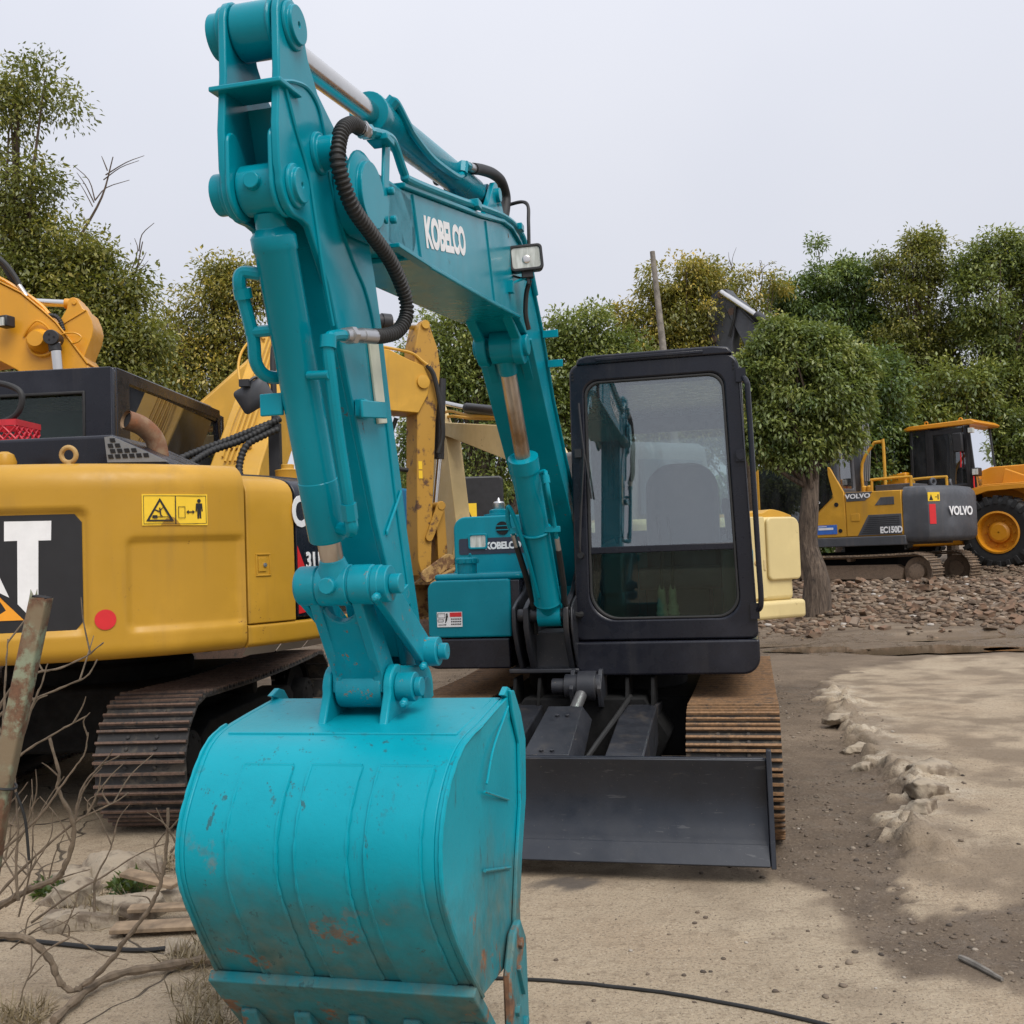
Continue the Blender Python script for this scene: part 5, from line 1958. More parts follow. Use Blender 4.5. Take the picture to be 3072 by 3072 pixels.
b.build('pipe_clamp', 'cat_boom', bo)
b = MB()
b.prism([(4.05, 3.95), (4.25, 3.85), (4.45, 3.2), (4.4, 1.3), (4.22, 1.2), (4.05, 3.1)], .45, .67)
b.build('stick', 'cat_boom', CT, .01)
# hand rail with mirror, hoses, filler
b = MB()
b.tube([(1.10, .44, 1.95), (1.10, .44, 2.5), (1.10, .45, 2.92), (1.13, .48, 3.0), (1.22, .54, 3.02), (1.30, .6, 2.98), (1.30, .6, 1.95)], .022, 10)
b.bb(1.06, 1.14, .41, .47, 1.94, 2.42)
ra = b.build('hand_rail', 'black_plastic', CT)
b = MB()
mc_ = Vector((.985, .36, 2.615))
Mm = Matrix.Rotation(R(-28), 3, 'Y') @ Matrix.Rotation(R(15), 3, 'X')
b.loft([[mc_ + Mm @ Vector((x, y, z)) for x, z in rrect(-w, w, -h, h, .03, 4)] for y, w, h in ((.0, .118, .088), (-.02, .125, .094), (-.045, .10, .075), (-.06, .05, .035))])
b.build('mirror', 'volvo_grey', ra, .004)
b = MB()
b.box(mc_ + Vector((-.04, -.085, .075)), (.07, .05, .05))
b.tube([mc_ + Vector((-.02, -.08, .08)), mc_ + Vector((.03, -.05, .12)), mc_ + Vector((.08, 0, .10)), (1.09, .42, 2.60)], .011, 8)
b.build('mirror_arm', 'black_plastic', ra)
b = MB()
b.hose([(.50, .0, 2.12), (.66, .12, 2.21), (.84, .2, 2.285), (1.0, .24, 2.35), (1.16, .3, 2.42)], .024, .03, .2, 10)
b.hose([(.62, -.05, 2.08), (.75, .1, 2.20), (.92, .2, 2.275), (1.06, .25, 2.35), (1.17, .34, 2.44)], .024, .03, .2, 10)
b.hose([(.96, .1, 1.98), (.93, .16, 2.10), (.97, .2, 2.24), (1.07, .25, 2.31), (1.17, .3, 2.36)], .024, .03, .2, 10)
b.build('ribbed_hose', 'rubber', CT)
b = MB()
b.lathe([(.085, 0), (.085, .10), (.09, .11), (.06, .115), (.045, .118), (.045, .15), (.02, .152)], (1.22, .32, 1.96), (0, 0, 1), 22)
b.bb(1.05, 1.35, .1, .45, 1.90, 1.965)
b.build('fuel_filler', 'cat_boom', CT, .004)
b = MB()
b.ring((1.08, .15, 1.985), (0, 1, 0), .028, .007, 16, 6)
b.build('lifting_loop', 'cat_boom', CT)

# ---------------------------------------------------------------- red crate on the engine hood
RC = thing('plastic_crate', 'red plastic lattice crate resting on the black hood behind the cab', 'crate', (-2.995, 5.98, 2.168), -4)
def lattice(x0, x1, z0, z1, y, axis):
    b_ = MB()
    n_ = 5
    for k in range(-n_, n_ * 2):
        for sg in (1, -1):
            u0 = x0 + (x1 - x0) * k / n_
            p_ = [(u0, z0), (u0 + sg * (z1 - z0), z1)]
            (a_, za), (c_, zc_) = p_
            # clip to the side of the crate
            if a_ > c_:
                a_, za, c_, zc_ = c_, zc_, a_, za
            if c_ <= x0 or a_ >= x1:
                continue
            if a_ < x0:
                za += (zc_ - za) * (x0 - a_) / (c_ - a_)
                a_ = x0
            if c_ > x1:
                zc_ = za + (zc_ - za) * (x1 - a_) / (c_ - a_)
                c_ = x1
            q0 = (a_, y, za) if axis == 'y' else (y, a_, za)
            q1 = (c_, y, zc_) if axis == 'y' else (y, c_, zc_)
            b_.cyl(q0, q1, .006, n=6)
    return b_
plain('red_plastic', (.50, .018, .03), .4)
for ax, y0_ in (('y', -.13), ('y', .13), ('x', -.18), ('x', .18)):
    w_ = .18 if ax == 'y' else .13
    b = lattice(-w_, w_, .02, .10, y0_, ax)
    for z0_, z1_ in ((.0, .02), (.10, .135)):
        if ax == 'y':
            b.bb(-.185, .185, y0_ - .006, y0_ + .006, z0_, z1_)
        else:
            b.bb(y0_ - .006, y0_ + .006, -.124, .124, z0_, z1_)
    b.build('crate_side', 'red_plastic', RC)
b = MB()
b.bb(-.17, .17, -.12, .12, .0, .008)
b.build('crate_base', 'red_plastic', RC)
# ---------------------------------------------------------------- machines further back
def belt_track(root, xc, w, y0, y1, rad, zc, mat):
    """crawler track of a machine whose shoes cannot be told apart"""
    b = MB()
    ol = arc(y1, zc, rad, 90, -90, 10) + arc(y0, zc, rad, 270, 90, 10)
    b.prism(ol, xc - w / 2, xc + w / 2)
    return b.build('track', mat, root, .02)


def simple_body(root, paint_, cabmat, cabside=-1, L=1.9, cabz=2.85, cab=True):
    """hidden lower machine: tracks, house, cab"""
    for sx in (-1, 1):
        belt_track(root, sx * .95, .5, -1.25, 1.25, .36, .38, 'track_dark')
    b = MB()
    b.bb(-.7, .7, -.7, .7, .3, .95)
    b.build('undercarriage_frame', 'underbody', root)
    b = MB()
    b.prism(arc(0, 0, L, 200, 340, 14) + [(1.2, 1.2), (-1.2, 1.2)], .95, 1.95, 'z')
    b.build('house', paint_, root, .06, 3)
    if cab:
        b = MB()
        b.prism([(.0, 1.9), (.0, cabz), (1.3, cabz), (1.55, cabz - .4), (1.6, 1.2), (.2, 1.2)], cabside * .25, cabside * 1.2)
        b.build('cab', cabmat, root, .05, 3)


# --- yellow excavator behind the left one: its boom end, stick and bucket show between the teal parts
E2 = thing('excavator', 'yellow excavator whose worn stick and bucket hang behind the teal boom', 'excavator', (-4.69, 11.1, 0), -60, 'excavators parked in the yard')
simple_body(E2, 'cat_boom', 'charcoal', 1, 1.45)
# local y runs along the boom, away to the right; x towards the viewer
b = MB()
b.prism([(.2, 1.5), (.5, 2.1), (1.3, 3.3), (2.0, 3.95), (2.6, 4.15), (3.615, 4.05), (3.865, 3.945), (4.084, 3.87), (4.166, 3.68), (4.13, 3.50), (3.99, 3.26), (3.59, 3.275), (2.7, 3.42), (2.1, 3.25), (1.5, 2.6), (.9, 1.6)], -.20, .20)
bo = b.build('boom', 'cat_boom', E2, .012)
b = MB()
b.lathe([(.085, 0), (.085, .03), (.05, .035), (.01, .035)], (.20, 4.06, 3.66), (1, 0, 0), 20)
b.build('pivot_cap', 'cat_boom', bo)
b = MB()
b.tube([(.16, 3.2, 4.12), (.16, 3.75, 4.06), (.17, 3.95, 4.02), (.2, 4.06, 3.93), (.24, 4.14, 3.86)], .020, 8)
b.build('pipe', 'cat_boom', bo)
b = MB()
b.tube([(.22, 4.12, 3.88), (.24, 4.20, 3.74), (.24, 4.27, 3.4), (.24, 4.30, 3.0), (.22, 4.24, 2.75)], .032, 8)
b.tube([(.10, 3.72, 3.2), (.0, 3.66, 2.9), (.0, 3.74, 2.6), (.0, 3.9, 2.55)], .03, 8)
b.build('hose', 'rubber', bo)
stk = [(4.06, 4.42), (4.12, 4.48), (4.19, 4.44), (4.22, 4.34), (4.30, 4.12), (4.33, 3.86), (4.30, 3.6), (4.236, 3.13), (4.18, 2.4), (4.133, 1.774), (4.11, 1.35), (4.06, 1.20), (3.97, 1.20), (3.925, 1.4), (3.93, 1.78), (3.95, 2.45), (3.98, 3.26), (3.96, 3.6), (3.98, 4.1)]
b = MB()
b.prism(stk, -.17, .17)
st = b.build('stick', 'worn_arm', E2, .010)
b = MB()
for y_, z_ in ((4.0, 2.60), (4.0, 2.48)):
    b.box((.1715, y_, z_), (.003, .05, .10))
b.build('warning_label', 'yellow_print', st)
b = MB()
b.cyl((0, 2.9, 4.45), (0, 4.12, 4.42), .05, n=16)
b.build('stick_cylinder_rod', 'chrome', E2)
b = MB()
b.cyl((0, 2.95, 4.43), (0, 3.66, 4.435), .10, n=18)
b.lathe([(.115, 0), (.115, .12), (.06, .14)], (0, 3.60, 4.435), (0, 1, 0), 16)
b.build('stick_cylinder', 'black_plastic', E2)
b = MB()
b.cyl((-.20, 4.13, 4.41), (.20, 4.13, 4.41), .055, n=16)
b.build('pin', 'cat_boom', E2)
b = MB()
for x in (-.20, .18):
    b.prism(hull2((4.08, 1.68), .05, (4.26, 2.08), .06), x, x + .03)
b.prism(hull2((4.30, 1.34), .07, (4.28, 2.06), .06), -.13, .13)
b.cyl((-.22, 4.26, 2.08), (.22, 4.26, 2.08), .055, n=14)
b.build('bucket_link', 'worn_arm', E2, .004)
b = MB()
b.cyl((0, 4.27, 2.10), (0, 4.36, 2.75), .035, n=14)
b.build('bucket_cylinder_rod', 'chrome', E2)
b = MB()
b.cyl((0, 4.35, 2.70), (0, 4.42, 3.75), .065, n=16)
b.build('bucket_cylinder', 'black_plastic', E2)
b = MB()
bp_ = smooth2([(4.05, 1.10), (4.30, 1.26), (4.52, 1.28), (4.66, 1.12), (4.66, .90), (4.50, .70), (4.20, .62)], 4)
strip(b, bp_, -.42, .42, -.03)
for x in (-.42, .39):
    b.prism(bp_ + [(4.02, .66), (4.0, .95)], x, x + .03)
bk2 = b.build('bucket', 'worn_bucket', E2, .006)
for x in (-.24, .20):
    b = MB()
    b.prism(hull2((4.02, 1.20), .085, (4.32, 1.38), .085), x, x + .04)
    b.build('ear', 'worn_bucket', bk2, .006)

# --- orange-yellow excavator whose boom rises over the black cab at the top left
OR = thing('excavator', 'orange-yellow excavator, only boom and stick showing over the black cab', 'excavator', (-6.9, 9.35, 0), -84, 'excavators parked in the yard')
simple_body(OR, 'orange_yellow', 'charcoal', 1, 1.3, cab=False)
# local y runs along the boom, to the right
b = MB()
b.prism([(.2, 1.6), (.4, 2.2), (1.0, 3.4), (1.7, 4.15), (2.0, 4.20), (2.235, 4.101), (2.417, 4.002), (2.60, 3.839), (2.72, 3.724), (2.855, 3.537), (3.0, 3.328), (3.06, 3.15), (2.9, 2.95), (2.55, 3.12), (2.375, 3.291), (2.2, 3.39), (1.9, 3.35), (1.4, 2.6), (.7, 1.5)], -.22, .22)
bo = b.build('boom', 'orange_yellow', OR, .008)
b = MB()
strip(b, [(1.7, 4.155), (2.0, 4.205), (2.235, 4.106), (2.417, 4.007), (2.60, 3.844), (2.72, 3.729), (2.855, 3.542), (3.0, 3.333)], -.235, .235, .015)
b.build('top_plate', 'orange_yellow', bo, .004)
b = MB()
b.lathe([(.12, 0), (.11, .03), (.085, .08), (.07, .13)], (.22, 2.58, 3.555), (1, 0, 0), 26)
b.build('cylinder_boss', 'orange_yellow', bo)
b = MB()
b.tube([(.225, 2.44, 3.60), (.25, 2.491, 3.672), (.26, 2.561, 3.735), (.25, 2.63, 3.71), (.235, 2.69, 3.64)], .010, 8)
b.tube([(.225, 2.47, 3.59), (.25, 2.489, 3.50), (.26, 2.53, 3.44), (.26, 2.586, 3.414), (.25, 2.64, 3.42), (.235, 2.69, 3.445)], .011, 8)
b.tube([(.23, 2.766, 3.604), (.25, 2.82, 3.62), (.25, 2.90, 3.622), (.25, 2.958, 3.585), (.25, 2.93, 3.54), (.23, 2.872, 3.53)], .008, 8)
b.tube([(.10, 1.7, 4.18), (.12, 2.1, 4.21), (.12, 2.38, 4.06), (.12, 2.55, 3.93), (.14, 2.64, 3.83)], .018, 8)
b.build('pipe', 'orange_yellow', bo)
b = MB()
b.tube([(.06, 2.33, 4.12), (.06, 2.27, 4.20), (.06, 2.194, 4.33), (.06, 2.02, 4.44), (.06, 1.85, 4.45)], .026, 10)
b.tube([(.13, 2.37, 4.11), (.13, 2.34, 4.18), (.13, 2.24, 4.32), (.13, 2.08, 4.44), (.13, 1.9, 4.46)], .026, 10)
b.hose([(.20, 2.66, 3.80), (.21, 2.72, 3.79), (.21, 2.765, 3.74), (.21, 2.79, 3.655)], .020, .022, .2, 8)
b.build('hose', 'rubber', bo)
b = MB()
b.cyl((.06, 2.33, 4.12), (.06, 2.40, 4.02), .022, n=10)
b.cyl((.13, 2.37, 4.11), (.13, 2.44, 4.0), .022, n=10)
b.build('hose_fitting', 'steel', bo)
b = MB()
b.cyl((.36, 2.76, 3.52), (.36, 2.825, 2.7), .048, n=20)
bc_ = b.build('boom_cylinder_rod', 'chrome', OR)
b = MB()
b.cyl((.28, 2.745, 3.548), (.43, 2.745, 3.548), .070, n=26)
b.cyl((.36, 2.755, 3.50), (.36, 2.763, 3.43), .056, n=20)
b.build('rod_eye', 'black_plastic', bc_, .006)
b = MB()
b.cyl((.36, 2.815, 2.80), (.36, 2.95, 1.5), .07, n=20)
b.build('boom_cylinder', 'black_plastic', OR)
b = MB()
for k in range(3):
    a = math.tau * k / 3
    b.cyl((.428, 2.745 + .028 * math.cos(a), 3.548 + .028 * math.sin(a)), (.433, 2.745 + .028 * math.cos(a), 3.548 + .028 * math.sin(a)), .010, n=10)
b.build('grease_hole', 'dark_void', bc_)
b = MB()
b.prism([(2.74, 3.75), (2.81, 3.87)] + arc(2.868, 3.93, .048, 165, 25, 6) + [(2.954, 3.871), (2.993, 3.855), (3.03, 3.76), (3.045, 3.683), (3.03, 3.60), (2.953, 3.403), (2.9, 3.0), (2.8, 2.4), (2.65, 2.4), (2.62, 3.2), (2.66, 3.6)], -.17, .17)
so = b.build('stick', 'orange_yellow', OR, .006)
b = MB()
b.prism([(2.773, 3.735), (2.985, 3.862), (2.985, 3.848), (2.773, 3.72)], .17, .182)
b.build('stick_rib', 'orange_yellow', so, .002)
b = MB()
b.lathe([(.022, 0), (.018, .014), (.004, .014)], (.17, 2.878, 3.925), (1, 0, 0), 16)
b.build('pin_cap', 'orange_yellow', so, .001)
b = MB()
b.cyl((0, 1.6, 4.03), (0, 2.85, 3.955), .036, n=18)
b.build('stick_cylinder_rod', 'chrome', OR)
b = MB()
b.cyl((-.08, 2.86, 3.945), (.08, 2.86, 3.945), .05, n=20)
b.cyl((0, 2.74, 3.962), (0, 2.83, 3.957), .048, n=20)
b.build('rod_eye', 'orange_yellow', OR, .004)
b = MB()
b.box((.33, 2.325, 3.715), (.11, .11, .105), Matrix.Rotation(R(-25), 3, 'Z'))
lm = b.build('work_lamp', 'black_plastic', bo, .012)
b = MB()
b.box((.375, 2.295, 3.705), (.03, .085, .075), Matrix.Rotation(R(-25), 3, 'Z'))
b.build('lens', 'lamp_glass', lm)

# --- cream excavator behind the dark cab
CM = thing('excavator', 'cream excavator behind the charcoal cab, pale boom reaching past the worn stick', 'excavator', (1.35, 10.2, 0), 30, 'excavators parked in the yard')
for sx in (-1, 1):
    belt_track(CM, sx * .55, .4, -.35, 1.0, .30, .32, 'track_dark')
b = MB()
b.bb(-.5, .5, -.6, .6, .3, .75)
b.build('undercarriage_frame', 'underbody', CM)
b = MB()
b.prism(rrect(-.92, .92, -1.06, 1.0, (.12, .10, .05, .05), 5), .90, 1.69, 'z')
hs = b.build('house', 'cream', CM, .05, 4)
b = MB()
b.prism(rrect(-.95, 1.005, -1.13, .6, (.12, .10, .05, .05), 5), .735, .905, 'z')
b.build('counterweight', 'cream', CM, .035, 4)
b = MB()
b.prism(rrect(.545, .955, 1.095, 1.685, (.05, .05, .09, .05), 6), -1.095, -1.055, 'y')
rd = b.build('rear_door', 'cream', CM, .018, 4)
b = MB()
b.prism(rrect(.30, .525, .93, 1.69, (.02, .02, .02, .06), 5), -1.078, -1.05, 'y')
sd2 = b.build('side_panel', 'cream', CM, .008, 3)
b = MB()
b.lathe([(.022, 0), (.022, .006), (.010, .008), (.010, .004)], (.40, -1.078, 1.26), (0, -1, 0), 14)
b.build('key_lock', 'worn_bucket', sd2)
b = MB()
b.bb(.49, .515, -1.085, -1.077, 1.19, 1.29)
b.build('door_handle', 'cream_arm', sd2, .003)
b = MB()
b.prism(smooth2([(.35, 1.69), (.42, 1.735), (.55, 1.725), (.66, 1.76), (.80, 1.74), (.93, 1.70)], 4) + [(.93, 1.68), (.35, 1.68)], -1.02, -.55, 'y')
b.build('top_cover', 'cat_boom', CM, .02, 3)
b = MB()
CX = ((-.55, .48),)
b.prism([(-.35, 1.6), (-.42, 2.2), (-.40, 2.40), (-.30, 2.46), (.9, 2.46), (1.1, 2.3), (1.2, 1.3), (-.3, 1.3)], -.50, .47)
cbm = b.build('cab', 'cab_trim', CM, .05, 3)
b = MB()
b.bb(-.40, .37, -.425, -.405, 1.75, 2.28)
b.build('rear_window', 'glass_far', cbm)
b = MB()
top_ = [(.6, 1.6), (1.6, 2.75), (2.1, 2.98), (2.464, 2.975), (3.935, 3.20), (4.30, 3.255), (4.56, 3.30), (4.70, 3.24)]
bt_ = [(4.68, 3.12), (4.259, 3.10), (3.794, 2.97), (2.492, 2.58), (2.0, 2.40), (1.2, 1.5)]
b.prism(top_ + bt_, -.22, .02)
bo = b.build('boom', 'cream_arm', CM, .008)
b = MB()
b.tube([(-.02, 4.55, 3.33), (-.02, 4.2, 3.33), (-.02, 3.6, 3.22), (-.02, 2.4, 3.05)], .02, 8)
b.tube([(-.10, 4.50, 3.36), (-.10, 4.1, 3.38), (-.10, 3.5, 3.24), (-.10, 2.4, 3.08)], .02, 8)
b.build('pipe', 'cat_boom', bo)
b = MB()
b.cyl((-.1, 4.52, 3.58), (-.1, 3.5, 3.33), .032, n=14)
b.build('stick_cylinder_rod', 'chrome', CM)
b = MB()
b.cyl((-.1, 3.60, 3.355), (-.1, 1.9, 3.02), .065, n=18)
b.build('stick_cylinder', 'black_plastic', CM)
b = MB()
b.prism([(4.46, 3.55), (4.60, 3.56), (4.80, 3.2), (4.80, 2.85), (4.50, 2.45), (4.36, 1.85), (4.2, 1.4), (3.98, 1.4), (3.80, 1.80), (4.02, 3.0), (4.2, 3.16)], -.21, .01)
so = b.build('stick', 'cream_arm', CM, .008)
b = MB()
for (y_, z_) in ((4.60, 2.75), (4.53, 2.45), (4.45, 2.2)):
    b.cyl((.01, y_, z_), (.05, y_, z_), .03, n=10)
b.tube([(.04, 4.66, 2.86), (.04, 4.56, 2.55), (.04, 4.42, 2.1)], .014, 8)
b.build('pipe', 'cat_boom', so)
b = MB()
bp_ = smooth2([(4.05, 1.30), (4.35, 1.48), (4.58, 1.42), (4.70, 1.22), (4.66, 1.0), (4.45, .85)], 4)
strip(b, bp_, -.40, .20, -.03)
for x in (-.40, .18):
    b.prism(bp_ + [(4.15, .9), (4.05, 1.1)], x, x + .02)
b.build('bucket', 'worn_bucket', CM, .006)

# --- blue excavator glimpsed past the worn stick
BL = thing('excavator', 'blue excavator glimpsed between the worn yellow stick and the cream stick', 'excavator', (-1.75, 19.0, 0), 70, 'excavators parked in the yard')
simple_body(BL, 'blue_machine', 'blue_machine', -1, 1.6, 2.7)
b = MB()
b.prism([(.4, 1.5), (1.3, 2.9), (1.7, 3.0), (1.9, 2.8), (1.3, 1.9), (.9, 1.3)], -.18, .18)
b.build('boom', 'blue_machine', BL, .02)

# --- black machine flank with a yellow label, beside the trunk
BK = thing('excavator', 'black rear of an excavator carrying a yellow warning label, before the brown trunk', 'excavator', (-.62, 17.2, 0), 4, 'excavators parked in the yard')
b = MB()
b.prism(rrect(-.45, .48, .85, 2.75, (.1, .1, .08, .1), 5), -.2, 1.6, 'y')
b.build('house', 'black_plastic', BK, .03, 3)
for sx in (-1, 1):
    belt_track(BK, sx * .55, .4, -.6, 1.8, .34, .36, 'track_dark')
b = MB()
b.bb(-.24, .02, -.222, -.202, 1.75, 2.30)
lb_ = b.build('warning_label', 'yellow_print', BK)
b = MB()
for q_ in ([(-.21, 2.06), (-.06, 2.06), (-.135, 2.24)],):
    b.prism(q_, -.226, -.2225, 'y')
b.prism([(-.20, 1.82), (-.14, 1.82), (-.14, 1.98), (-.20, 1.98)], -.226, -.2225, 'y')
b.prism([(-.06, 1.80), (-.02, 1.80), (-.02, 1.98), (-.06, 1.98)], -.226, -.2225, 'y')
b.build('print', 'black_print', lb_)

# ---------------------------------------------------------------- grey and yellow excavator at the right
VZ = .35
VO = thing('excavator', 'yellow and grey excavator behind the leafy trunk, standing on brick rubble', 'excavator', (8.35, 23.73, VZ), 45, 'excavators parked in the yard')
sm = shoe_mesh('shoe', .56, .19, 'track_mud', .028, False)
track(VO, -1.02, .56, -1.48, 1.6, .385, .40, .19, sm, 'track_mud', -1, .03)
track(VO, 1.02, .56, -1.48, 1.6, .385, .40, .19, sm, 'track_mud', 1, .03)
b = MB()
b.bb(-.8, .8, -.9, .9, .4, .85)
b.lathe([(.1, 0), (.65, 0), (.65, .25), (.1, .25)], (0, 0, .80), (0, 0, 1), 28)
b.build('undercarriage_frame', 'underbody', VO, .02)
b = MB()
TR = 2.2


def tailring(r, z, a0=202, a1=338, n=30):
    return [(r * math.cos(R(a0 + (a1 - a0) * k / n)), r * math.sin(R(a0 + (a1 - a0) * k / n)), z) for k in range(n + 1)]


fr = lambda z, r: tailring(r, z, 236, 304) + [(r / 2.2 * 1.25, -1.28, z), (-r / 2.2 * 1.25, -1.28, z)]
b.loft([fr(1.03, 2.05), fr(1.07, 2.14), fr(1.15, 2.19), fr(1.40, 2.2), fr(2.0, 2.2), fr(2.12, 2.17), fr(2.20, 2.10), fr(2.23, 1.95)])
cwv = b.build('counterweight', 'volvo_grey', VO, .01, smooth=50)


def vt(body, phi, z, size, mat, parent, sx=1.0, r=TR + .005):
    a = R(phi)
    text('lettering', body, mat, parent, size, frame_m((r * math.sin(a), -r * math.cos(a), z), (math.cos(a), math.sin(a), 0), (0, 0, 1)), .03, sx, depth=.004)


vt('VOLVO', -10, 1.66, .26, 'white_print', cwv)
b = MB()
def vplate(p0, p1, z0, z1, r=TR):
    P = []
    for k in range(7):
        a = R(p0 + (p1 - p0) * k / 6)
        P.append([(q_ * math.sin(a), -q_ * math.cos(a), z_) for q_, z_ in ((r - .01, z0), (r + .008, z0), (r + .008, z1), (r - .01, z1))])
    return P
b.loft(vplate(-33.5, -29.5, 1.40, 1.82))
b.build('tail_lamp', 'red_print', cwv)
b = MB()
b.loft(vplate(-34, -26.5, 1.88, 2.07))
vl = b.build('warning_label', 'yellow_print', cwv)
b = MB()
for q_ in ([(-33.4, 1.90), (-30.9, 1.90), (-32.1, 2.03)], [(-29.6, 1.96), (-28.4, 1.96), (-28.4, 1.975), (-29.6, 1.975)], [(-28, 1.91), (-27.3, 1.91), (-27.3, 2.02), (-28, 2.02)]):
    b.add([((TR + .011) * math.sin(R(p)), -(TR + .011) * math.cos(R(p)), z_) for p, z_ in q_], [tuple(range(len(q_)))])
b.build('print', 'black_print', vl)
for ph in (-16, 16):
    b = MB()
    a = R(ph)
    b.ring((1.7 * math.sin(a), -1.7 * math.cos(a), 2.32), (math.sin(a), -math.cos(a), 0), .07, .03, 18, 8)
    b.build('lifting_eye', 'volvo_grey', cwv)
# side panels
sx0 = -1.25
b = MB()
b.bb(-1.22, 1.22, -1.30, 1.0, 1.02, 2.16)
b.build('house', 'volvo_yellow', VO, .01)
b = MB()
b.bb(sx0 - .02, 1.25, -1.32, 2.6, .98, 1.19)
b.build('sill', 'volvo_grey', VO, .02)
b = MB()
b.prism([(-1.26, 1.20), (.02, 1.20), (.02, 2.19), (-1.26, 2.16)], sx0, sx0 + .04)
sp = b.build('side_door', 'volvo_yellow', VO, .015)
b = MB()
b.prism([(.845, 1.20), (.03, 1.20), (.05, 2.2), (.36, 2.78), (.42, 2.80), (.42, 2.62), (.30, 2.06), (.80, 1.66)], sx0, sx0 + .05)
b.build('corner_panel', 'volvo_yellow', VO, .015)
b = MB()
b.prism([(-1.245, 1.215), (-.24, 1.215), (-.50, 1.66), (-1.245, 1.655)], sx0 - .008, sx0 + .01)
v1 = b.build('vent_panel', 'volvo_grey', sp, .004)
b = MB()
for k in range(9):
    z = 1.26 + k * .042
    y_ = -.30 - (z - 1.2) * .58
    b.box((sx0 - .010, (-1.20 + y_) / 2, z), (.008, y_ + 1.20, .014))
o = b.build('louvre', 'black_plastic', v1)
o['kind'] = 'stuff'
b = MB()
b.prism([(-.0, 2.185), (-.0, 1.98), (-.45, 1.98), (-.62, 2.17)], sx0 - .008, sx0 + .01)
b.build('name_panel', 'volvo_grey', sp, .004)
b = MB()
b.prism([(-.66, 1.86), (-1.10, 1.86), (-1.10, 2.03), (-.80, 2.03)], sx0 - .010, sx0 + .01)
v2 = b.build('air_grille', 'volvo_grey', sp, .004)
fm = lambda y_, z_: frame_m((sx0 - .014, y_, z_), (0, -1, 0), (0, 0, 1))
text('lettering', 'VOLVO', 'white_print', sp, .14, fm(-.28, 2.085), .03, 1.25, depth=.003)
text('lettering', 'EC150D', 'white_print', sp, .185, fm(-1.01, 1.31), .045, .78, depth=.003)
b = MB()
b.bb(sx0 - .012, sx0, -.30, -.10, 1.54, 1.70)
b.build('door_latch', 'volvo_yellow', sp, .01)
b = MB()
b.bb(sx0 - .01, sx0, .25, .76, 1.27, 1.48)
bl = b.build('sticker', 'blue_print', VO)
b = MB()
b.bb(sx0 - .014, sx0 - .009, .34, .70, 1.37, 1.42)
b.bb(sx0 - .014, sx0 - .009, .50, .72, 1.44, 1.455)
b.build('print', 'white_print', bl)
b = MB()
b.cyl((sx0 - .012, .17, 1.34), (sx0, .17, 1.34), .045, n=14)
b.cyl((sx0 - .012, .24, 1.93), (sx0, .24, 1.93), .05, n=14)
b.build('round_port', 'dark_void', VO)
# cab: rounded grey rear pillar and dark glass
b = MB()
ro = [(-1.24, 2.18), (-.36, 2.18), (-.42, 3.02), (-.52, 3.12), (-1.10, 3.12), (-1.22, 3.02)]
ri = [(-1.12, 2.30), (-.46, 2.30), (-.50, 2.93), (-.56, 2.99), (-1.06, 2.99), (-1.12, 2.93)]
b.frame(ro, ri, .18, .30)
vc = b.build('cab', 'volvo_grey', VO, .03, 3)
b = MB()
b.prism(ri, .22, .23, 'y')
b.build('rear_window', 'glass_far', vc, smooth=0)
b = MB()
b.prism([(.20, 3.0), (.30, 3.12), (1.9, 3.12), (2.15, 2.95), (.25, 2.95)], -1.22, -.40)
b.build('roof', 'volvo_grey', vc, .03)
b = MB()
b.prism([(.85, 1.20), (2.35, 1.20), (2.20, 2.95), (.42, 2.95), (.42, 2.64), (.34, 2.10), (.84, 1.68)], -1.235, -1.20)
b.build('door', 'glass_dark', vc, smooth=0)
b = MB()
b.bb(-1.25, -1.20, 2.20, 2.30, 1.2, 2.98)
b.bb(-1.25, -1.20, 2.62, 2.66, 1.2, 2.75)
b.build('front_post', 'volvo_yellow', vc, .008)
b = MB()
b.bb(-1.20, -.42, .4, 2.2, 1.2, 2.1)
b.build('cab_floor', 'underbody', vc)
text('lettering', 'VOLVO', 'white_print', vc, .07, frame_m((-1.237, .78, 2.0), (0, -1, 0), (0, 0, 1)), .02, 1.2, depth=.002)
# engine deck: rails, filter caps
b = MB()
b.tube([(.0, .20, 2.16), (.0, .19, 2.90), (.0, -.10, 3.32), (.0, -.16, 3.36), (.0, -.30, 3.36), (.0, -.345, 3.32), (.0, -.345, 2.16)], .035, 10, 3)
b.build('hand_rail', 'volvo_yellow', VO)
for (y0, y1, x) in ((-.35, -1.25, -.70), (-.85, -1.6, .35)):
    b = MB()
    b.tube([(x, y0, 2.16), (x, y0 - .01, 2.42), (x, y0 - .05, 2.46), (x, y1 + .05, 2.46), (x, y1, 2.42), (x, y1, 2.16)], .032, 8, 3)
    b.build('guard_rail', 'volvo_yellow', VO)
b = MB()
b.bb(-.65, .3, -1.2, -.4, 2.16, 2.33)
b.build('engine_cover', 'volvo_grey', VO, .02)
for y_ in (-.10, -.22):
    b = MB()
    b.lathe([(.06, 0), (.06, .16), (.04, .18), (.01, .19)], (-.55, y_, 2.16), (0, 0, 1), 14)
    b.build('filter_cap', 'volvo_yellow', VO)
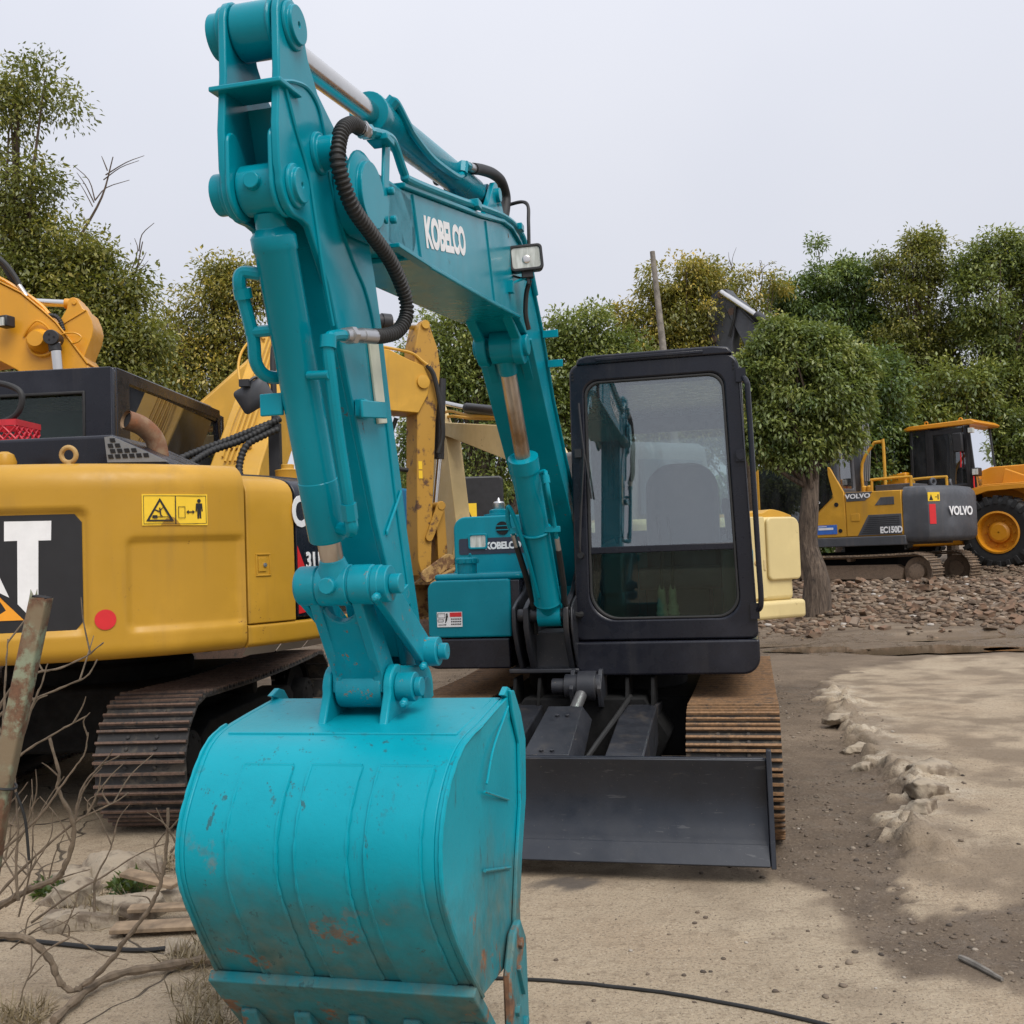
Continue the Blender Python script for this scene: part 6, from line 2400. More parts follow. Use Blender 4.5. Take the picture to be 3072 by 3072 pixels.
# boom rising behind the leafy tree, stick hanging from it
b = MB()
b.prism([(.35, 1.7), (.25, 2.6), (.20, 3.6), (.45, 4.4), (2.55, 6.55), (3.35, 7.42), (3.60, 7.60), (3.75, 7.30), (3.10, 6.0), (1.6, 3.9), (1.2, 2.6), (.9, 1.6)], .02, .42)
bo = b.build('boom', 'volvo_grey', VO, .02)
b = MB()
for k in range(4):
    b.tube([(.06 + k * .1, .22, 2.5), (.06 + k * .1, .155, 3.6), (.06 + k * .1, .40, 4.44), (.06 + k * .1, 1.5, 5.56)], .022, 6, 3)
b.build('pipe', 'cab_trim', bo)
b = MB()
b.prism([(3.70, 7.78), (3.95, 7.80), (4.18, 7.70), (4.32, 7.2), (4.30, 6.45), (4.15, 5.0), (4.0, 3.6), (3.7, 3.5), (3.60, 5.0), (3.58, 6.35), (3.42, 7.0), (3.5, 7.5)], .05, .40)
so = b.build('stick', 'volvo_grey', VO, .02)
b = MB()
for (y_, z_) in ((3.85, 7.66), (4.15, 6.52), (3.55, 7.15)):
    b.lathe([(.11, 0), (.10, .03), (.03, .035)], (.05, y_, z_), (-1, 0, 0), 16)
b.build('pin_cap', 'track_dark', so)
b = MB()
b.cyl((-.02, 3.80, 7.70), (-.02, 2.75, 6.86), .075, n=16)
b.build('stick_cylinder_rod', 'chrome', VO)
b = MB()
b.cyl((-.02, 2.80, 6.90), (-.02, 1.6, 5.95), .12, n=16)
b.build('stick_cylinder', 'black_plastic', VO)
b = MB()
b.tube([(-.02, 3.62, 6.5), (-.03, 3.45, 6.9), (-.03, 3.35, 7.25), (-.02, 3.1, 7.0), (-.02, 2.7, 6.55)], .035, 8)
b.build('hose', 'rubber', bo)

# ---------------------------------------------------------------- wheel loader at the right edge
LZ = .70
WL = thing('wheel_loader', 'orange-yellow wheel loader with dark glazed cab behind the grey excavator', 'loader', (11.06, 25.87, LZ), -135)


def tyre(root, x, y, r, w, side):
    b = MB()
    hw = w / 2
    pr = [(r * .56, -hw * .85), (r * .80, -hw), (r * .93, -hw * .98), (r, -hw * .8), (r, hw * .8), (r * .93, hw * .98), (r * .80, hw), (r * .56, hw * .85)]
    b.lathe(pr, (x, y, r), (side, 0, 0), 44, False)
    ty = b.build('wheel', 'rubber', root, smooth=40)
    b = MB()
    for k in range(22):
        for s_ in (-1, 1):
            a = math.tau * (k + (.5 if s_ > 0 else 0)) / 22
            for (rr_, xo, dx, dy, dz) in ((r * 1.0, s_ * hw * .45, hw * .9, .11, .07), (r * .92, s_ * hw * .99, .05, .10, .20)):
                c_ = Vector((x + xo * side, y + rr_ * math.cos(a), r + rr_ * math.sin(a)))
                b.box(c_, (dx, dy, dz), Matrix.Rotation(a - math.pi / 2, 3, 'X'))
    o_ = b.build('tread', 'rubber', ty, .008)
    o_['kind'] = 'stuff'
    b = MB()
    b.lathe([(r * .57, hw * .80), (r * .60, hw * .95), (r * .55, hw * .98), (r * .52, hw * .75), (r * .50, hw * .35), (r * .30, hw * .25), (r * .29, hw * .60), (r * .22, hw * .75), (.02, hw * .76)], (x, y, r), (side, 0, 0), 36, False)
    rm = b.build('rim', 'loader_yellow', ty)
    b = MB()
    for k in range(10):
        a = math.tau * k / 10
        b.cyl((x + side * hw * .25, y + r * .38 * math.cos(a), r + r * .38 * math.sin(a)), (x + side * hw * .42, y + r * .38 * math.cos(a), r + r * .38 * math.sin(a)), .03, n=6)
    b.build('wheel_nut', 'loader_yellow', rm)


for (x, y, s_) in ((1.05, 1.6, 1), (-1.05, 1.6, -1), (1.05, -1.5, 1), (-1.05, -1.5, -1)):
    tyre(WL, x, y, .83, .60, s_)
b = MB()
b.bb(-.55, .55, -2.4, .5, .55, 1.25)
b.bb(-.5, .5, .5, 2.4, .5, 1.3)
b.build('chassis', 'loader_yellow', WL, .03)
b = MB()
b.prism([(-2.7, 1.1), (-2.75, 2.0), (-2.55, 2.25), (-.7, 2.45), (-.7, 1.1)], -.85, .85)
hd = b.build('engine_hood', 'loader_yellow', WL, .05, 3)
b = MB()
ex = catmull([(.45, -1.2, 2.3), (.45, -1.2, 2.75), (.45, -1.25, 2.95), (.45, -1.40, 3.05)], 5)
b.rings(ex, .07, 14, False)
b.build('exhaust_pipe', 'steel', hd)
b = MB()
b.lathe([(.10, 0), (.10, .35), (.15, .36), (.15, .60), (.05, .64)], (-.2, -1.6, 2.3), (0, 0, 1), 16)
b.build('air_cleaner', 'black_plastic', hd)
# cab
b = MB()
CA, CB_ = -.65, .95
b.prism([(CA, 1.15), (CB_ - .35, 1.15), (CB_ + .02, 1.75), (CB_ + .02, 1.85), (CA, 1.85)], -.70, .70)
wc = b.build('cab', 'black_plastic', WL, .03)
b = MB()
pill = []
for (y0, y1, yt0, yt1) in ((CA, CA + .07, CA + .02, CA + .09), (CA + .42, CA + .52, CA + .42, CA + .52), (CB_ - .18, CB_ - .08, CB_ - .22, CB_ - .14)):
    for x in (.66, -.71):
        b.prism([(y0, 1.85), (y1, 1.85), (yt1, 3.48), (yt0, 3.48)], x, x + .05)
for x in (.66, -.71):
    b.prism([(CB_ - .05, 1.85), (CB_ + .02, 1.85), (CB_ - .10, 3.48), (CB_ - .17, 3.48)], x, x + .05)
b.build('post', 'black_plastic', wc, .01)
b = MB()
b.prism([(CA + .03, 1.85), (CB_, 1.85), (CB_ - .12, 3.48), (CA + .06, 3.48)], .675, .685)
b.prism([(CA + .03, 1.85), (CB_, 1.85), (CB_ - .12, 3.48), (CA + .06, 3.48)], -.685, -.675)
b.build('side_glass', 'glass_far', wc, smooth=0)
b = MB()
b.add([(-.66, CB_ + .005, 1.85), (.66, CB_ + .005, 1.85), (.66, CB_ - .13, 3.48), (-.66, CB_ - .13, 3.48)], [(0, 1, 2, 3)])
b.add([(-.66, CA + .03, 1.85), (.66, CA + .03, 1.85), (.66, CA + .06, 3.48), (-.66, CA + .06, 3.48)], [(3, 2, 1, 0)])
b.build('windscreen', 'glass_far', wc, smooth=0)
b = MB()
b.frame([(CA + .50, 1.40), (CB_ - .10, 1.40), (CB_ - .16, 3.42), (CA + .52, 3.42)], [(CA + .60, 2.05), (CB_ - .20, 2.05), (CB_ - .24, 3.30), (CA + .62, 3.30)], .70, .735, 'x')
dr = b.build('door', 'black_plastic', wc, .02)
b = MB()
b.prism([(CA + .58, 2.03), (CB_ - .18, 2.03), (CB_ - .22, 3.32), (CA + .60, 3.32)], .712, .718)
b.build('door_glass', 'glass_far', dr, smooth=0)
b = MB()
b.prism([(CA - .08, 3.47), (CB_ + .05, 3.47), (CB_ + .10, 3.52), (CB_ - .02, 3.60), (CA + .05, 3.58), (CA - .1, 3.52)], -.80, .80)
rf_ = b.build('roof', 'loader_yellow', wc, .02)
for y_ in (CA + .4, CB_ - .35):
    b = MB()
    b.ring((.55, y_, 3.64), (1, 0, 0), .04, .014, 16, 6)
    b.build('lifting_eye', 'loader_yellow', rf_)
b = MB()
b.box((.92, CB_ - .30, 3.05), (.12, .22, .46))
b.tube([(.85, CB_ - .2, 3.3), (.95, CB_ - .15, 3.42), (.75, CB_ - .12, 3.45)], .018, 6)
b.build('mirror', 'black_plastic', wc, .02)
b = MB()
b.box((.80, CB_ - .02, 3.32), (.12, .12, .12))
b.build('cab_lamp', 'lamp_glass', wc, .01)
b = MB()
b.tube([(.80, CB_ - .30, 2.85), (.80, CB_ - .30, 2.6), (.80, CB_ - .31, 2.45)], .016, 6)
b.build('red_ribbon', 'red_print', wc)
b = MB()
b.prism(smooth2([(-.2, 1.9), (-.15, 2.4), (-.1, 2.9), (0, 2.9), (0, 2.4), (.35, 2.3), (.35, 1.9)], 3), -.28, .28)
b.build('seat', 'seat_fabric', wc, .04)
# front frame, fender, lamp, arms
b = MB()
b.prism([(.95, 1.15), (.98, 2.35), (1.20, 2.42), (2.0, 2.42), (3.4, 1.5), (3.4, 1.0), (2.2, 1.0)], .30, .44)
b.prism([(.95, 1.15), (.98, 2.35), (1.20, 2.42), (2.0, 2.42), (3.4, 1.5), (3.4, 1.0), (2.2, 1.0)], -.44, -.30)
b.prism([(1.0, 1.2), (1.05, 2.2), (1.6, 2.2), (1.6, 1.2)], -.30, .30)
b.build('lift_tower', 'loader_yellow', WL, .02)
b = MB()
fp = [(.62, 1.02), (.66, 1.30), (.80, 1.62), (1.05, 1.84), (1.40, 1.93), (2.35, 1.93)]
strip(b, fp, .45, 1.40, .03)
b.prism([(.62, 1.02), (.66, 1.30), (.80, 1.62), (1.05, 1.84), (1.40, 1.93), (2.35, 1.93), (2.35, 1.82), (1.45, 1.80), (1.10, 1.70), (.88, 1.50), (.76, 1.24), (.72, 1.0)], 1.38, 1.41)
b.build('fender', 'loader_yellow', WL, .01)
b = MB()
b.box((.85, 1.02, 2.30), (.25, .18, .20))
b.build('lamp_housing', 'black_plastic', WL, .02)
b = MB()
b.box((.98, 1.04, 2.30), (.02, .14, .14))
b.build('head_lamp', 'lamp_glass', WL, .005)
b = MB()
b.tube([(.98, 1.0, 2.2), (.98, 1.0, 1.95), (.97, 1.02, 1.85)], .016, 6)
b.build('red_ribbon', 'red_print', WL)
b = MB()
b.prism([(1.5, 1.95), (1.6, 2.35), (2.6, 1.9), (4.0, .7), (4.0, .35), (3.7, .35), (2.4, 1.5)], .52, .66)
b.prism([(1.5, 1.95), (1.6, 2.35), (2.6, 1.9), (4.0, .7), (4.0, .35), (3.7, .35), (2.4, 1.5)], -.66, -.52)
b.build('lift_arm', 'loader_yellow', WL, .02)
b = MB()
bp_ = smooth2([(4.0, 1.2), (3.85, .75), (3.95, .25), (4.3, .05), (5.0, .02)], 4)
strip(b, bp_, -1.45, 1.45, -.04)
for x in (-1.45, 1.41):
    b.prism(bp_ + [(4.5, .9)], x, x + .04)
b.build('bucket', 'loader_yellow', WL, .01)

# ---------------------------------------------------------------- leaning wooden pole behind the dark cab
b = MB()
b.rings([(2.11, 12.0, -.1), (1.98, 12.0, 2.2), (1.86, 12.0, 3.7), (1.775, 12.0, 4.95)], [.050, .048, .042, .030], 12)
plain('grey_wood', (.20, .18, .155), .85, var=.4, scale=18, bump=.3)
pl = b.build('wooden_pole', 'grey_wood')
tag(pl, 'slim grey wooden pole leaning left behind the dark cab roof', 'pole')
# ---------------------------------------------------------------- trees
TREE = {}
# depth, trunk x, crown lobes (x, z, half width, half height, density)
TREE['A'] = (14.5, -6.96, [(-6.63, 8.37, 0.6, 0.56, 0.2), (-7.01, 8.23, 0.45, 0.53, 0.22), (-6.95, 7.14, 0.79, 0.75, 0.55), (-6.48, 5.96, 0.98, 0.75, 1), (-5.96, 5.33, 0.83, 0.68, 1), (-6.38, 4.73, 1.13, 0.75, 1), (-5.41, 4.32, 0.75, 0.6, 1), (-7.05, 5.52, 0.68, 0.83, 1), (-5.7, 4.71, 0.68, 0.6, 1), (-6.33, 3.82, 1.28, 0.6, 1)])
TREE['B'] = (19, -5.58, [(-5.47, 6.51, 0.89, 0.59, 0.9), (-6.13, 5.78, 0.74, 0.64, 0.6), (-4.95, 5.64, 0.69, 0.89, 0.9), (-5.56, 4.86, 1.18, 0.84, 1), (-6.5, 5.09, 0.69, 0.59, 0.6), (-6.02, 4.08, 1.48, 0.69, 1), (-4.77, 6.63, 0.59, 0.49, 0.9)])
TREE['C'] = (21, -0.41, [(-0.76, 5.91, 1.03, 0.67, 1), (-1.38, 5.38, 0.76, 0.76, 0.9), (-0.18, 5.22, 0.87, 0.98, 1), (-0.86, 4.37, 1.2, 0.98, 1), (-1.55, 3.52, 0.98, 0.65, 0.8), (-0.02, 3.57, 0.87, 0.76, 0.9), (-0.92, 2.84, 0.98, 0.43, 0.6)])
TREE['D'] = (23, 1.69, [(1.76, 6.42, 1.01, 0.6, 1), (1.25, 5.65, 0.83, 0.95, 1), (2.19, 5.25, 1.19, 1.07, 1), (1.66, 4.07, 1.43, 1.07, 1), (2.69, 5.72, 0.71, 0.71, 0.9), (2.22, 2.97, 1.43, 0.71, 1)])
TREE['E'] = (27, 4.36, [(4.59, 8.62, 1.33, 0.77, 0.9), (4.05, 7.57, 1.12, 0.98, 0.9), (5.11, 7.53, 1.26, 1.12, 0.8), (4.27, 6.14, 1.54, 0.98, 1), (4.77, 4.71, 1.68, 1.12, 1)])
TREE['F'] = (29, 6.78, [(6.96, 8.77, 1.28, 0.75, 0.38), (6.75, 7.48, 1.43, 1.05, 0.6), (7.45, 6.23, 1.5, 1.2, 0.8), (6.34, 5.21, 1.65, 1.2, 0.9), (5.89, 8.58, 0.6, 0.68, 0.5)])
TREE['G'] = (30, 9.64, [(10.03, 9.08, 1.55, 0.78, 1), (9.5, 7.91, 1.55, 1.09, 1), (10.72, 7.39, 1.4, 1.24, 0.9), (9.3, 10.26, 0.10, 0.12, 0.5), (8.6, 8.73, 0.93, 0.93, 0.7)])
TREE['H'] = (29, 11.64, [(11.99, 9.27, 1.2, 0.93, 0.9), (11.54, 7.84, 1.35, 1.2, 0.9), (12.33, 7.12, 1.2, 1.35, 0.9), (11.08, 6.4, 1.2, 1.05, 0.9)])
TREE['I'] = (28, 13.27, [(13.78, 9.0, 1.16, 1.01, 1), (13.13, 7.91, 1.01, 1.16, 0.8), (13.96, 7.14, 1.3, 1.3, 1), (14.74, 8.0, 1.3, 1.74, 1), (13.59, 5.68, 1.16, 1.16, 0.7), (15.04, 5.63, 1.45, 1.45, 1)])
TREE['J'] = (26.5, 9.48, [(9.68, 5.3, 1.23, 1.03, 1), (8.79, 4.22, 1.1, 1.1, 1), (10.02, 3.9, 1.1, 0.82, 1), (9.29, 3.1, 1.1, 0.55, 0.8)])
TREE['L'] = (27.5, 11.82, [(13.6, 4.1, 1.0, .85, 1.0), (14.6, 3.3, 1.0, 1.0, 1.0), (13.0, 3.2, .8, .7, .8), (12.05, 5.51, 1.42, 0.85, 1), (12.86, 4.62, 1.14, 0.71, 0.7), (11.42, 4.39, 1.28, 0.85, 1), (11.66, 3.52, 1.57, 0.57, 0.7)])
TREE['K'] = (17.5, 5.08, [(5.05, 4.12, 0.98, 0.95, 1.25), (4.48, 4.42, 0.56, 0.63, 1.1), (5.62, 4.01, 0.53, 0.82, 1.1), (4.97, 4.81, 0.77, 0.47, 1.2), (5.51, 4.66, 0.54, 0.45, 1.1), (4.54, 3.5, 0.72, 0.63, 1.2), (5.45, 3.37, 0.59, 0.54, 1.1), (5.86, 4.37, 0.36, 0.45, 1), (4.98, 3.03, 0.63, 0.32, 0.9)])


def leaf_mat(name, cols, transl=.35):
    t = NT(name)
    a = t.n('ShaderNodeAttribute', attribute_name='rnd')
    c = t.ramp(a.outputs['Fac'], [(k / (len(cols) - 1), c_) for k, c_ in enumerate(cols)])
    df = t.n('ShaderNodeBsdfDiffuse')
    t.l(c, df.inputs['Color'])
    tr = t.n('ShaderNodeBsdfTranslucent')
    t.l(t.mix(.5, c, (.26, .32, .04)), tr.inputs['Color'])
    gl = t.n('ShaderNodeBsdfGlossy')
    gl.inputs['Roughness'].default_value = .5
    gl.inputs['Color'].default_value = (.9, .95, 1, 1)
    m1 = t.n('ShaderNodeMixShader')
    m1.inputs[0].default_value = transl
    t.l(df.outputs[0], m1.inputs[1])
    t.l(tr.outputs[0], m1.inputs[2])
    m2 = t.n('ShaderNodeMixShader')
    m2.inputs[0].default_value = .05
    t.l(m1.outputs[0], m2.inputs[1])
    t.l(gl.outputs[0], m2.inputs[2])
    t.l(m2.outputs[0], t.out.inputs['Surface'])
    return t.m


leaf_mat('leaf_olive', [(0.079, 0.096, 0.023), (0.161, 0.177, 0.036), (0.254, 0.254, 0.048), (0.403, 0.340, 0.067)])
leaf_mat('leaf_yellow', [(0.107, 0.123, 0.026), (0.229, 0.223, 0.042), (0.403, 0.328, 0.055), (0.697, 0.474, 0.067)])
leaf_mat('leaf_mid', [(0.076, 0.112, 0.026), (0.156, 0.204, 0.045), (0.268, 0.305, 0.067), (0.430, 0.429, 0.102)])
leaf_mat('leaf_deep', [(0.043, 0.081, 0.023), (0.091, 0.151, 0.036), (0.165, 0.238, 0.055), (0.296, 0.349, 0.086)])
leaf_mat('leaf_bush', [(0.069, 0.112, 0.026), (0.140, 0.189, 0.045), (0.237, 0.283, 0.067), (0.403, 0.407, 0.112)])
rusty('bark', (.085, .062, .045), (.15, .11, .08), .5, .95, 16, bump=.6)
t = NT('bark_ridged')
rg = t.noise(26, 6, .7, stretch=(1, 1, .16), dist=.5)
t.set(col=t.ramp(rg, [(.35, (.035, .026, .02)), (.55, (.12, .088, .064)), (.75, (.20, .155, .115))]), rough=.95)
t.bump(rg, .9, .03)


def quads_obj(name, co, rnd, mat, parent):
    n = len(co)
    me = bpy.data.meshes.new(name)
    me.vertices.add(n * 4)
    me.vertices.foreach_set('co', co.astype(np.float32).ravel())
    me.loops.add(n * 4)
    me.loops.foreach_set('vertex_index', np.arange(n * 4))
    me.polygons.add(n)
    me.polygons.foreach_set('loop_start', np.arange(0, n * 4, 4))
    me.update()
    a = me.attributes.new('rnd', 'FLOAT', 'POINT')
    a.data.foreach_set('value', np.repeat(rnd, 4).astype(np.float32))
    me.materials.append(MATS[mat])
    o = bpy.data.objects.new(name, me)
    COL.objects.link(o)
    o.parent = parent
    return o


def leaf_quads(rng, pos, size, droop, outward, wide=1.0):
    """folded lance-shaped leaves; pos n*3"""
    n = len(pos)
    d = rng.normal(size=(n, 3)) * .75 + outward * .8
    d[:, 2] -= droop
    d /= np.linalg.norm(d, axis=1, keepdims=True) + 1e-9
    up = rng.normal(size=(n, 3)) * .5
    up[:, 2] += 1.0
    s = np.cross(d, up)
    s /= np.linalg.norm(s, axis=1, keepdims=True) + 1e-9
    nn = np.cross(s, d)
    L = (size * (.65 + .7 * rng.random(n)))[:, None]
    w = L * (.17 + .07 * rng.random(n))[:, None] * wide
    a = pos
    b_ = pos + d * L * .48 + s * w + nn * w * .35
    c = pos + d * L - nn * L * .10
    e = pos + d * L * .48 - s * w + nn * w * .35
    return np.stack([a, b_, c, e], 1)


def make_tree(key, name, label, leaf, mat, per_m2, group, seed, trunk_r=.16, droop=.55, bark='bark', twigs=(), lean=0.0, clus_r=.36, kleaf=52, limb0=.45):
    D, bx, lobes = TREE[key]
    leaf, per_m2, kleaf = leaf * .70, per_m2 * 2.2, int(kleaf * 1.6)
    rng = np.random.default_rng(seed)
    gz_ = ground_z(bx, D)
    root = thing(name, label, 'tree', (bx, D, gz_), 0, group)
    allpos, allout, ctr, shade = [], [], [], []
    sub_ = np.random.default_rng(seed + 500)
    lobes = [l for (x, z, rx, rz, den) in lobes for l in ([(x, z, rx * .80, rz * .80, den * .8)] + [(x + rx * .72 * math.cos(a) * sub_.uniform(.7, 1.15), z + rz * .72 * math.sin(a) * sub_.uniform(.7, 1.15), rx * sub_.uniform(.26, .42), rz * sub_.uniform(.26, .42), den * sub_.uniform(.8, 1.3)) for a in sub_.random(6 if rx > .3 else 0) * 6.283])]
    for (x, z, rx, rz, den) in lobes:
        ry = (rx + rz) * .5 * .9
        nl = int(math.pi * rx * rz * per_m2 * den)
        nc = max(3, nl // kleaf)
        u = rng.normal(size=(nc, 3))
        u /= np.linalg.norm(u, axis=1, keepdims=True)
        rad = rng.random(nc) ** .38
        c = u * rad[:, None] * np.array([rx, ry, rz]) * .93
        c += np.array([x - bx, 0, z - gz_])
        ctr.append(c)
        k = rng.poisson(kleaf, nc) + 3
        cid = np.repeat(np.arange(nc), k)
        off = rng.normal(size=(len(cid), 3)) * clus_r * .55 * np.array([1, 1, .75])
        off *= (.55 + .9 * rng.random(nc))[cid][:, None]
        nr = np.linalg.norm(off, axis=1, keepdims=True)
        off *= np.minimum(1, clus_r * .95 / np.maximum(nr, 1e-6))
        p = c[cid] + off
        allpos.append(p)
        allout.append(u[cid] * .6 + off / clus_r)
        shade.append(np.clip(rng.random(nc)[cid] * .72 + rng.random(len(cid)) * .25 - .02 + .15 * (off[:, 2] / clus_r), 0, 1))  # random tone; clump tops painted lighter, as if lit from above
    pos = np.concatenate(allpos)
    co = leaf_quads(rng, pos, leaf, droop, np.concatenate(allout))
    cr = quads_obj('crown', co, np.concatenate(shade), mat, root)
    # trunk and limbs
    b = MB()
    C_ = np.concatenate(ctr)
    zt = C_[:, 2].max()
    xt = C_[C_[:, 2] > zt * .75][:, 0].mean()
    rnd = random.Random(seed)
    spine = [(0, 0, -.2)]
    for k in range(1, 9):
        u = k / 8
        spine.append((xt * u ** 1.6 + lean * u * (1 - u) * 4 + rnd.uniform(-.06, .06), rnd.uniform(-.06, .06), zt * .93 * u))
    sp = catmull(spine, 3)
    b.rings(sp, [trunk_r * (1.25 - .25 * min(1, i / 4)) * (1 - .9 * i / (len(sp) - 1)) + .012 for i in range(len(sp))], 10)
    pick = rng.permutation(len(C_))[:min(len(C_), 64)]
    for i in pick:
        c = Vector(C_[i])
        j = max(3, min(len(sp) - 2, int(len(sp) * (c.z / zt) * rnd.uniform(limb0, .85))))
        s0 = sp[j]
        mid = s0.lerp(c, .5) + Vector((rnd.uniform(-.1, .1), rnd.uniform(-.1, .1), -.06 * (c - s0).length))
        q_ = catmull([s0, mid, c], 3)
        r0 = trunk_r * .30 * (1 - .6 * j / len(sp))
        b.rings(q_, [r0 * (1 - .85 * k / (len(q_) - 1)) + .006 for k in range(len(q_))], 5)
    for (p0, p1, n_) in twigs:
        p0, p1 = Vector(p0) - Vector((bx, D, gz_)), Vector(p1) - Vector((bx, D, gz_))
        b.rings(catmull([p0, p0.lerp(p1, .5) + Vector((.08, 0, 0)), p1], 4), [.022 - .0018 * k for k in range(9)], 5)
        for k in range(n_):
            u = rnd.uniform(.25, .9)
            s0 = p0.lerp(p1, u)
            e = s0 + Vector((rnd.uniform(-.45, .6), rnd.uniform(-.2, .2), rnd.uniform(.15, .6)))
            b.rings(catmull([s0, s0.lerp(e, .5) + Vector((rnd.uniform(-.1, .1), 0, .04)), e], 3), [.010, .009, .008, .007, .006, .005, .004], 4)
    b.build('trunk', bark, root)
    return root


GT = 'trees round the yard'
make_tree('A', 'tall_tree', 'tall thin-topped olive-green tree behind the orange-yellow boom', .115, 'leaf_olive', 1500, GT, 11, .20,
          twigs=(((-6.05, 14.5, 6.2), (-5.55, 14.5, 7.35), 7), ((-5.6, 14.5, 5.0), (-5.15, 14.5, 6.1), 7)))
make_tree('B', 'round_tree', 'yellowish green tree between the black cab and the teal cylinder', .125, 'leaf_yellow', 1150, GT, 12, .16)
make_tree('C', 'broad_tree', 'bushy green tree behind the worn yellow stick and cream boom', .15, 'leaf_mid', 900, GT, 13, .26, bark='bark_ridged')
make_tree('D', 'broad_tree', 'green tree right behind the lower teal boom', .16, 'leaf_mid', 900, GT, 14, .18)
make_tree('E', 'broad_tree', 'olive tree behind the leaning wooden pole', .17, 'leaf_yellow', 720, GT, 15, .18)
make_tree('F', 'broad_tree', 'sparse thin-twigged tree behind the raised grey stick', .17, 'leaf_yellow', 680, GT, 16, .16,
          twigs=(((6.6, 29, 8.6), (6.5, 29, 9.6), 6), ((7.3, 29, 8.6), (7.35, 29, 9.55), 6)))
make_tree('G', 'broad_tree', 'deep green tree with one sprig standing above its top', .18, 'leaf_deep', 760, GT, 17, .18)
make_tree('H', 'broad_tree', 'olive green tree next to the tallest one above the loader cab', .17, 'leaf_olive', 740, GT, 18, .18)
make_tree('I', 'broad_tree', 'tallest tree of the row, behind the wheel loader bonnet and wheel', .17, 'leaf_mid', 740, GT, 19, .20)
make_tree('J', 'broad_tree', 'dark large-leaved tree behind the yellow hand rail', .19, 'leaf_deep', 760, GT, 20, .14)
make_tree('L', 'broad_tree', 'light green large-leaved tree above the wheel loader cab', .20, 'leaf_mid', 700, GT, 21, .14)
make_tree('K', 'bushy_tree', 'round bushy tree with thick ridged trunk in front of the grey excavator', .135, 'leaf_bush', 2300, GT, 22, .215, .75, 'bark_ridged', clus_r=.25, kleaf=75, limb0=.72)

# far wood behind the yard, too far to tell the trees apart
rng = np.random.default_rng(88)
n = 42000
px_ = rng.uniform(-34, 12, n)
top = 2.6 + 2.6 * fbm(px_ * .22, px_ * 0 + 3.3, 3, 120) + 1.2 * fbm(px_ * 1.1, px_ * 0 + 8.1, 2, 121)
py_ = 35 + 2.5 * rng.random(n)
pz_ = .2 + (top - .2) * rng.random(n) ** .8
P = np.stack([px_, py_, pz_], -1)
co = leaf_quads(rng, P, .34, .4, np.zeros_like(P))
ob = quads_obj('distant_wood', co, np.clip(rng.random(n) * .6 + .4 * fbm(px_ * .8, pz_ * .8, 3, 122), 0, 1), 'leaf_deep', None)
tag(ob, 'low dark green wood far behind the yard', 'wood', kind='stuff')

# ---------------------------------------------------------------- brick rubble that can be picked out
rusty('brick_a', (.185, .112, .070), (.225, .15, .098), .5, .95, 10, mud=(.135, .094, .062))
rusty('brick_b', (.20, .15, .108), (.26, .205, .155), .5, .95, 10, mud=(.14, .10, .070))
rusty('concrete_grey', (.34, .28, .205), (.42, .355, .265), .5, .95, 16, mud=(.17, .13, .092), bump=1.0)


def rough_block(seed, dims, cut=.25, mat='brick_a', sub=1):
    rnd = random.Random(seed)
    bm = bmesh.new()
    bmesh.ops.create_cube(bm, size=1)
    if sub:
        bmesh.ops.subdivide_edges(bm, edges=bm.edges[:], cuts=sub, use_grid_fill=True)
    for v in bm.verts:
        v.co = Vector((v.co.x * dims[0], v.co.y * dims[1], v.co.z * dims[2])) + Vector((rnd.uniform(-1, 1), rnd.uniform(-1, 1), rnd.uniform(-1, 1))) * min(dims) * cut
    me = bpy.data.meshes.new('block')
    bm.to_mesh(me)
    bm.free()
    me.materials.append(MATS[mat])
    return me


def lump_mesh(seed, dims):
    """broken concrete: chipped block with worn edges"""
    from mathutils import noise
    bm = bmesh.new()
    bmesh.ops.create_cube(bm, size=1)
    bmesh.ops.subdivide_edges(bm, edges=bm.edges[:], cuts=11, use_grid_fill=True)
    rnd = random.Random(seed)
    of = Vector((rnd.uniform(0, 50), rnd.uniform(0, 50), rnd.uniform(0, 50)))
    cuts = [(Vector((rnd.uniform(-1, 1), rnd.uniform(-1, 1), rnd.uniform(-.2, 1))).normalized(), rnd.uniform(.38, .56)) for _ in range(7)]
    for v in bm.verts:
        p = v.co.copy()
        for nrm, dd in cuts:
            k = p.dot(nrm) - dd
            if k > 0:
                p -= nrm * k
        q_ = Vector((p.x * dims[0], p.y * dims[1], p.z * dims[2]))
        n_ = noise.noise_vector(q_ * 9 + of) * .018 + noise.noise_vector(q_ * 28 + of) * .008 + noise.noise_vector(q_ * 70 + of) * .004
        v.co = q_ + n_
    me = bpy.data.meshes.new('lump')
    bm.to_mesh(me)
    bm.free()
    me.materials.append(MATS['concrete_grey'])
    me.shade_smooth()
    return me


BR = [rough_block(k, (random.Random(k).choice((.12, .18, .24, .24)), .115, random.Random(k + 9).choice((.055, .06, .09))), .10, 'brick_a' if k % 3 else 'brick_b') for k in range(10)]
rnd = random.Random(77)
nb = 0
while nb < 250:
    x, y = rnd.uniform(2.3, 13.5), rnd.uniform(15.2, 21.5)
    px = x / y
    if px > .53 or px < .20:
        continue
    if y < 16.2 and rnd.random() < .5:
        continue
    if abs(x - 5.08) < .3 and abs(y - 17.5) < .3:
        continue
    o = bpy.data.objects.new('brick', BR[nb % 10])
    COL.objects.link(o)
    s = rnd.uniform(.55, 1.15)
    o.scale = (s, s, s)
    o.location = (x, y, ground_z(x, y) + rnd.uniform(.0, .07) * s)
    o.rotation_euler = (rnd.uniform(-.6, .6), rnd.uniform(-.6, .6), rnd.uniform(0, 6.28))
    tag(o, 'brown broken brick lying in the rubble under the far machines', 'brick', 'bricks in the rubble')
    nb += 1

